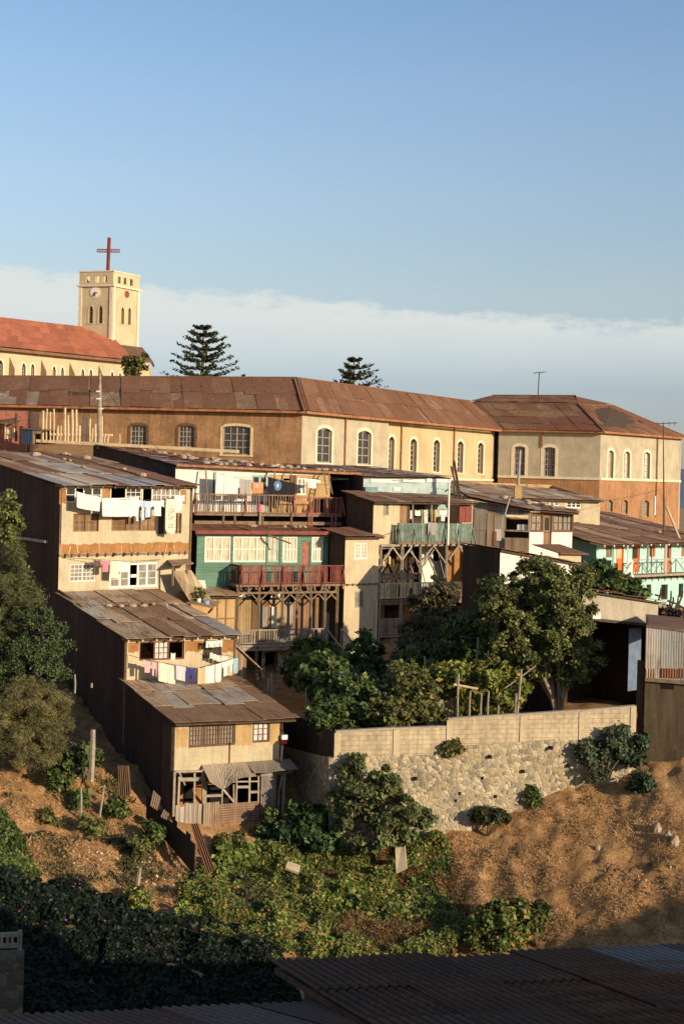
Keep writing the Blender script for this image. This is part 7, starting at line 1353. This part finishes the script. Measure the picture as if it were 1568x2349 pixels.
m = MB(); m.slab([FY.p(r[0], r[2], -2), FY.p(r2[1], r2[2], -2), FY.p(r2[1], r2[3], -2), FY.p(r[0], r2[3], -2)], .06); b.add(m, 'back_wall', 'wood_dark')
for k, (a, c, w_) in enumerate((((205, 520), (208, 165), .1), ((0, 262), (200, 235), .07), ((205, 360), (95, 250), .06))): p0, p1 = Q('L1', *a, 103.6), Q('L1', *c, 103.6); pole('grey_pole', ['upright grey pole at the far left', 'sagging crossbar tied to the upright grey pole', 'slanting brace of the upright grey pole'][k], 'pole', [p0, p1], [w_, w_ * .9], 'beam_dark', 6)
pole('flag_pole', 'white painted pole standing in front of the green railing', 'pole', [fp(FG, 'Z5', 853, 745, .75), fp(FG, 'Z5', 862, 290, .75)], [.065, .06], 'trim')
pole('metal_mast', 'grey metal mast rising from the pale tin roof', 'mast', [P(1187, 1120, 97), P(1192, 1033, 97)], [.1, .09], 'steel'); m = MB(); p = P(1187, 1128, 96.6); m.hexa([p + V3((x, y, -.5)) for x, y in ((-.25, -.2), (.25, -.2), (.25, .2), (-.25, .2))], [p + V3((x, y, .45)) for x, y in ((-.22, -.18), (.22, -.18), (.22, .18), (-.22, .18))]); tag(m.build('chimney', M['plaster_ochre'], None, loc=p), 'small ochre chimney at the foot of the grey mast', 'chimney')
pole('stovepipe', 'thin leaning stovepipe in front of the plank shack', 'pipe', [Q('Z6', 318, 370, 89.8), Q('Z6', 355, 240, 90.0)], [.05, .05], 'steel'); pole('drain_pole', 'dark pole slanting before the green house windows', 'pole', [fp(FE, 'Z4', 650, 680, .5), fp(FE, 'Z4', 805, 738, 1.4)], [.05, .05], 'beam')
tv = empty('television_antenna', 'thin television antenna on the pavilion roof ridge', 'antenna', P(1233, 908, 160)); m = MB(); m.tube([P(1233, 910, 160), P(1236, 853, 160)], .06, 5); m.build('mast', M['wire'], tv); m = MB(); m.tube([P(1222, 856, 160), P(1252, 853, 160)], .035, 4)
for x in (1228, 1236, 1243): m.tube([P(x - 2, 858, 159.5), P(x + 2, 852, 160.6)], .025, 4)
m.build('antenna_bar', M['wire'], tv)
tv = empty('television_antenna', 'tall rod antenna on a mast above the aqua house roof', 'antenna', P(1522, 1228, 106)); m = MB(); m.tube([P(1522, 1228, 106), P(1520, 972, 106)], [.07, .035], 5); m.build('mast', M['wire'], tv); m = MB(); m.tube([P(1500, 972, 106), P(1552, 970, 106)], .03, 4)
for x in (1506, 1520, 1534, 1546): m.tube([P(x, 976, 105.6), P(x, 968, 106.4)], .02, 4)
m.build('antenna_bar', M['wire'], tv); m = MB(); m.tube([P(1522, 1228, 105.9), P(1522, 1140, 105.9)], .1, 6); m.build('mast_foot', M['beam'], tv)
pole('guy_timber', 'pale timber propped against the tall antenna mast', 'timber', [P(1563, 1250, 105), P(1527, 1162, 106)], [.09, .09], 'beam_pale'); pole('white_pipe', 'short white pipe standing left of the tall antenna mast', 'pipe', [P(1500, 1182, 109), P(1501, 1138, 109)], [.09, .08], 'trim')
m = MB(); A5 = lambda x, y, Y=92: Q('Z5', x, y, Y)
for a, c, w_ in (((940, 430), (895, 160), .14), ((925, 400), (875, 200), .12), ((910, 300), (950, 420), .1), ((880, 390), (925, 385), .08), ((895, 330), (930, 340), .08), ((830, 380), (880, 340), .08), ((905, 430), (890, 330), .08)): m.beam(A5(*a), A5(*c), w_)
tag(m.build('broken_frame', M['beam_dark'], None, loc=A5(920, 420)), 'broken dark timber frame sticking up beside the pale blue room', 'frame')
# poles in the garden
for lab, a, c, r0 in (('crossed garden pole with a bent branch', (1183, 1640, 64), (1195, 1535, 64), .06), ('bent branch tied across the garden pole', (1155, 1580, 64.1), (1228, 1527, 64.1), .04), ('tall thin garden pole before the dark tree', (1090, 1530, 67), (1096, 1462, 67), .05), ('garden post at the left end of the garden', (701, 1640, 64.5), (702, 1578, 64.5), .07), ('left of two garden posts behind the lowest house', (613, 1610, 67), (616, 1555, 67), .07), ('right of two garden posts behind the lowest house', (621, 1612, 67), (623, 1545, 67), .06), ('short post by the brown bush', (974, 1526, 69), (973, 1505, 69), .06), ('weathered upright post on the left slope', (210, 1765, 59.0), (214, 1674, 59.0), .13), ('short stake on the left slope', (186, 1862, 58), (186, 1808, 58), .05), ('leaning stake on the left slope', (230, 1845, 58.4), (240, 1800, 58.5), .05), ('pointed plank stake in the round bush', (313, 2030, 54), (322, 1990, 54), .09), ('thin pale rod against the dark side wall', (172, 1590, 64), (172, 1547, 64), .05), ('pale stump end glinting on the dark side wall', (210, 1577, 64), (210, 1567, 64), .06)):
    pole('garden_post', lab, 'post', [P(*a) - V3((0, 0, .5)) if 'branch tied' not in lab and 'pale rod' not in lab and 'stump end' not in lab else P(*a), lerp(P(*a), P(*c), .5) + V3((.02, 0, 0)), P(*c)], [r0, r0 * .95, r0 * .8], 'beam_grey', 6)
m = MB(); a, c, e, g = Q('Y2', 1120, 1040, 62.9), Q('Y2', 1185, 1035, 62.9), Q('Y2', 1172, 870, 63), Q('Y2', 1138, 865, 63); m.slab([a, c, e, g], .04); tag(m.build('leaning_plank', M['wood_grey'], None, loc=a), 'narrow plank panel leaning behind the block wall', 'panel')
# loose sheets, planks and slabs on the slope
def sheet(name, label, cat, quad, cols, mt='tin', pitch=.1):
    a, c, e, g = [Vector(p) for p in quad]; n = max(6, int((c - a).length / pitch * 4)); nor = (c - a).cross(g - a).normalized(); m = MB()
    for k in range(n):
        o0, o1 = [.018 * math.sin(2 * math.pi * t / 4) for t in (k, k + 1)]; u, v = k / n, (k + 1) / n; m.hexa([lerp(a, c, u) + nor * o0, lerp(a, c, v) + nor * o1, lerp(a, c, v) + nor * (o1 - .01), lerp(a, c, u) + nor * (o0 - .01)], [lerp(g, e, u) + nor * o0, lerp(g, e, v) + nor * o1, lerp(g, e, v) + nor * (o1 - .01), lerp(g, e, u) + nor * (o0 - .01)], cols)
    return tag(m.build(name, M[mt], None, loc=a), label, cat)
sheet('corrugated_sheet', 'brown corrugated sheet leaning upright beside the dark side wall', 'metal sheet', [P(273, 1826, 58.8), P(301, 1822, 58.6), P(295, 1756, 59.6), P(270, 1756, 59.8)], (.16, .095, .05))
sheet('corrugated_sheet', 'rusty corrugated sheet standing at the near corner of the fence', 'metal sheet', [P(474, 2004, 56.2), P(493, 1996, 56.2), P(453, 1888, 57.6), P(437, 1891, 57.6)], (.14, .07, .045)); sheet('corrugated_sheet', 'half shaded corrugated sheet lying in the gully by the low house', 'metal sheet', [P(344, 1848, 58.4), P(362, 1860, 58.2), P(370, 1830, 59), P(352, 1812, 59.2)], (.22, .16, .1)); sheet('corrugated_sheet', 'small piece of corrugated sheet below the half shaded one', 'metal sheet', [P(368, 1873, 58), P(384, 1882, 57.9), P(390, 1868, 58.3), P(376, 1856, 58.5)], (.2, .14, .09))
m = MB()
for k in range(11):
    u, v, t = k / 11, (k + .96) / 11, random.uniform(-.25, .2); A0, A1 = lerp(P(335, 1875, 59.5), P(446, 2008, 56.3), u), lerp(P(335, 1875, 59.5), P(446, 2008, 56.3), v); m.slab([A0, A1, A1 + V3((0, 0, 1.25 + t)), A0 + V3((0, 0, 1.2 + t))], .03, G(random.uniform(.7, 1.2)))
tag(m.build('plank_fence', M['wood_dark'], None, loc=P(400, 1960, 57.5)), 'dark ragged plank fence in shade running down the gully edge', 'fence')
def rock(name, label, cat, p, s, mt, seed, group=None):
    rnd = random.Random(seed); m = MB(); n, k = 8, 5; ring = []
    for j in range(k + 1):
        t = math.pi * j / k; ring.append([Vector((math.cos(2 * math.pi * i / n) * math.sin(t) * s[0] * rnd.uniform(.8, 1.15), math.sin(2 * math.pi * i / n) * math.sin(t) * s[1] * rnd.uniform(.8, 1.15), math.cos(t) * s[2] * rnd.uniform(.85, 1.1))) + Vector(p) for i in range(n)])
    for j in range(k):
        for i in range(n): m.face([ring[j + 1][i], ring[j + 1][(i + 1) % n], ring[j][(i + 1) % n], ring[j][i]])
    return tag(m.build(name, M[mt], None, loc=p), label, cat, group)
m = MB(); m.slab([P(908, 2002, 58.0), P(932, 1990, 58.0), P(926, 1920, 58.9), P(905, 1922, 58.9)], .12); tag(m.build('stone_slab', M['plaster_pale'], None, loc=P(915, 1960, 58.4)), 'pale upright slab leaning in the ivy below the stone wall', 'slab'); m = MB(); m.slab([P(655, 1990, 56.3), P(685, 2002, 56.2), P(690, 1985, 56.6), P(660, 1975, 56.7)], .1); tag(m.build('stone_slab', M['plaster_pale'], None, loc=P(670, 1990, 56.4)), 'broken pale slab lying in the ivy', 'slab')
for k, (x, y, w_) in enumerate(((1505, 1905, .22), (1530, 1920, .16), (1545, 1935, .2), (1370, 1948, .12))): p = ground_ray(np.array([[x, y]]))[0]; rock('rock', ['upright rock left in the broken bank at the right', 'middle rock in the broken bank at the right', 'right rock in the broken bank at the right', 'lone small rock on the dry slope'][k], 'rock', p, (w_, w_, w_ * 1.8), 'rock', k + 20)
# stones weighing down the tin roofs (copies of a few shapes)
shapes = [rock('roof_stone', 'rough pale stone weighing down a tin roof', 'stone', (0, 0, 0), (.2, .15, .1), 'rock', 100 + k, 'stones weighing down the tin roofs') for k in range(5)]; used = 0
def on_roof(el, er, br, bl, u, v): return lerp(lerp(el, er, u), lerp(bl, br, u), v)
spots = []; rnd = random.Random(77)
for k in range(62): u = .2 + .78 * rnd.random(); spots.append(on_roof(eL, eR, bR, bL, u, .04 + .8 * rnd.random() ** 1.1))
for k in range(10): spots.append(on_roof(FA.p(0, zAL + .12, .5), FA.p(FA.w, zAR + .12, .5), FA.p(FA.w, .85, -DA), FA.p(0, .98, -DA), rnd.uniform(.3, .98), rnd.uniform(.1, .95)))
for k in range(7): spots.append(on_roof(FB.p(0, zBL + .1, .42), FB.p(wB, zBR + .1, .42), FB.p(wB, -6.55, -DB), FB.p(0, -6.6, -DB), .25 + .11 * k, .6 + rnd.uniform(-.03, .03)))
for k in range(9): spots.append(on_roof(P(1090, 1141, 92.6), P(1315, 1174, 90.5), P(1315, 1168, 95.5), P(1048, 1121, 98.5), rnd.uniform(.35, 1), rnd.uniform(.05, .7)))
for k in range(6): spots.append(on_roof(FL.p(0, zle + .1, 1.2), FL.p(FL.w, zle + .1, 1.2), FL.p(FL.w, zle + 1.95, -10), FL.p(0, zle + 1.95, -10), rnd.random(), rnd.uniform(.1, .8)))
for k in range(9): spots.append(FE.p(rnd.uniform(4, 7.6), zEr + .22, -2.0 + rnd.uniform(-.6, .5)))
for p in spots:
    if used < 5: o = shapes[used]
    else: o = shapes[rnd.randrange(5)].copy(); COL.objects.link(o)
    used += 1; o.location = p + V3((0, 0, .1)); o.rotation_euler = (0, 0, rnd.uniform(0, 6)); k = rnd.uniform(.7, 1.5); o.scale = (k, k, k)
# pots, bucket and shelf by the shelter
sh = P(448, 1392, 76.5); m = MB(); m.slab([P(428, 1382, 75.8), P(488, 1394, 76.6), P(505, 1380, 78), P(450, 1372, 77.6)], .05); m.beam(P(488, 1395, 76.6), P(478, 1406, 77.2), .08); tag(m.build('plank_shelf', M['wood_brown'], None, loc=sh), 'plank shelf with pots beside the tin roof of the middle house', 'shelf')
m = MB(); p = P(473, 1384, 76.9); m.tube([p - V3((0, 0, .16)), p + V3((0, 0, .16))], [.15, .19], 10); tag(m.build('bucket', cloth_mat('blue_enamel', (.22, .34, .58)), None, loc=p), 'blue bucket on the plank shelf', 'bucket'); m = MB(); p = P(456, 1380, 76.7); m.tube([p - V3((0, 0, .17)), p + V3((0, 0, .17))], [.1, .12], 10); tag(m.build('flower_pot', cloth_mat('white_enamel', (.75, .72, .65)), None, loc=p), 'white pot on the plank shelf', 'pot')
bush('potted_plant', 'scraggly potted plant on the plank shelf', 'plant', [(462, 1362, 77.2, .35, .3, .35), (448, 1366, 77, .2, .2, .25)], 420, .09, OLIVE, P(460, 1378, 77), clump=.14, stems=5)
m = MB(); p = fp(FE, 'Z4', 182, 1030, .6); m.hexa([p + V3((x, y, -.25)) for x, y in ((-.3, -.15), (.3, -.15), (.3, .15), (-.3, .15))], [p + V3((x, y, .3)) for x, y in ((-.2, -.1), (.2, -.1), (.2, .1), (-.2, .1))]); tag(m.build('white_sack', W_, None, loc=p), 'white sack at the corner of the green house', 'sack')
bg_ = empty('shopping_bag', 'red and white bag hanging from the corner of the lowest house', 'bag', fp(FC, 'Y1', 1333, 965, .15)); FB2 = FC; r = FC.R('Y1', 1319, 912, 1350, 962, .15); m = MB(); zmid = lerp(r[2], r[3], .5); m.fbox(FC, r[0], r[1], zmid, r[3], .08, .22); m.build('bag_top', W_, bg_); m = MB(); m.fbox(FC, r[0] + .02, r[1] - .02, r[2], zmid, .07, .23); m.build('bag_bottom', cloth_mat('bag_red', (.62, .06, .03)), bg_); m = MB(); m.tube([FC.p((r[0] + r[1]) / 2, r[3], .15), FC.p(r[0], r[3] + .3, .1)], .015, 4); m.build('handle', M['wire'], bg_)
pole('corner_pipe', 'pale pipe at the right corner of the lowest house', 'pipe', [fp(FC, 'Y1', 1318, 1075, .1), fp(FC, 'Y1', 1325, 970, .1)], [.05, .05], 'beam_pale')
# jumble of sticks and washing above the iron cladding
fst = [((1165, 990), (1205, 790)), ((1340, 1060), (1362, 835)), ((1385, 1050), (1395, 930)), ((1420, 1200), (1480, 900)), ((1480, 1050), (1550, 840)), ((1510, 1250), (1568, 1100)), ((1110, 900), (1250, 950)), ((1300, 990), (1560, 1100)), ((1430, 1080), (1568, 1110)), ((1330, 1150), (1390, 1000))]
for a, c in fst: o = pole('crooked_stick', 'crooked dark stick in the ragged paling before the aqua house', 'stick', [Q('R1', *a, 78), lerp(Q('R1', *a, 78), Q('R1', *c, 78), .5) + V3((.04, 0, .02)), Q('R1', *c, 78)], [.06, .055, .04], 'beam_dark', 5); o['group'] = 'ragged paling of crooked sticks'
m = MB(); m.slab([Q('R1', 1160, 1275, 74), Q('R1', 1262, 1260, 74.4), Q('R1', 1295, 1005, 74.4), Q('R1', 1165, 1010, 74)], .06); tag(m.build('wooden_hatch', M['wood_grey'], None, loc=Q('R1', 1160, 1275, 74)), 'weathered board box end at the right end of the grey shed', 'board')
FT = Fac((1500, 1400), 70, (1620, 1400), 70)
for k, (x0, x1, y, dr, mt, lab) in enumerate(((1168, 1222, 1310, .62, W_, 'white cloth above the iron cladding'), (1215, 1275, 1305, .58, col('mid_blue', (.22, .26, .45)), 'blue cloth above the iron cladding'), (1300, 1336, 1312, .5, col('scarlet', (.6, .08, .06)), 'scarlet cloth above the iron cladding'), (1368, 1400, 1340, .4, CR, 'cream cloth above the iron cladding'), (1525, 1600, 1300, .7, W_, 'white cloth at the right edge above the iron cladding'))): cloth('washing', lab, 'cloth', FT, 0, (x0, y), (x1, y), dr, mt, 'sheet', 'R1', 'washing above the iron cladding', 90 + k)
bush('rubbish_heap', 'dark heap of brush and timber behind the iron cladding', 'heap', [(1530, 1410, 72, .7, .5, .6), (1560, 1420, 71.5, .5, .5, .6), (1510, 1432, 71, .5, .4, .2)], 1500, .16, [((.06, .045, .03), 3), ((.12, .08, .05), 2)], P(1530, 1440, 71), clump=.3)

for k, (lab, a, c, sg) in enumerate((('overhead cable from the power pole towards the left edge', P(229, 870, 103), P(-60, 985, 96), .8), ('overhead cable from the power pole down to the balcony house', P(229, 868, 103), P(420, 1066, 90), .8), ('thin cable from the balcony house to the pale blue room', P(640, 1072, 91.5), P(1000, 1094, 91.5), .5), ('thin cable from the white painted pole to the antenna mast', P(1030, 1105, 92), P(1521, 1120, 106), 1.2), ('thin cable sagging from the white painted pole over the garden', P(1030, 1140, 90), P(862, 1232, 87), .4))):
    pts = [lerp(a, c, t / 12) - V3((0, 0, sg * 4 * (t / 12) * (1 - t / 12))) for t in range(13)]; m = MB(); m.tube(pts, .014, 4); tag(m.build('cable', M['wire'], None, loc=a), lab, 'cable')
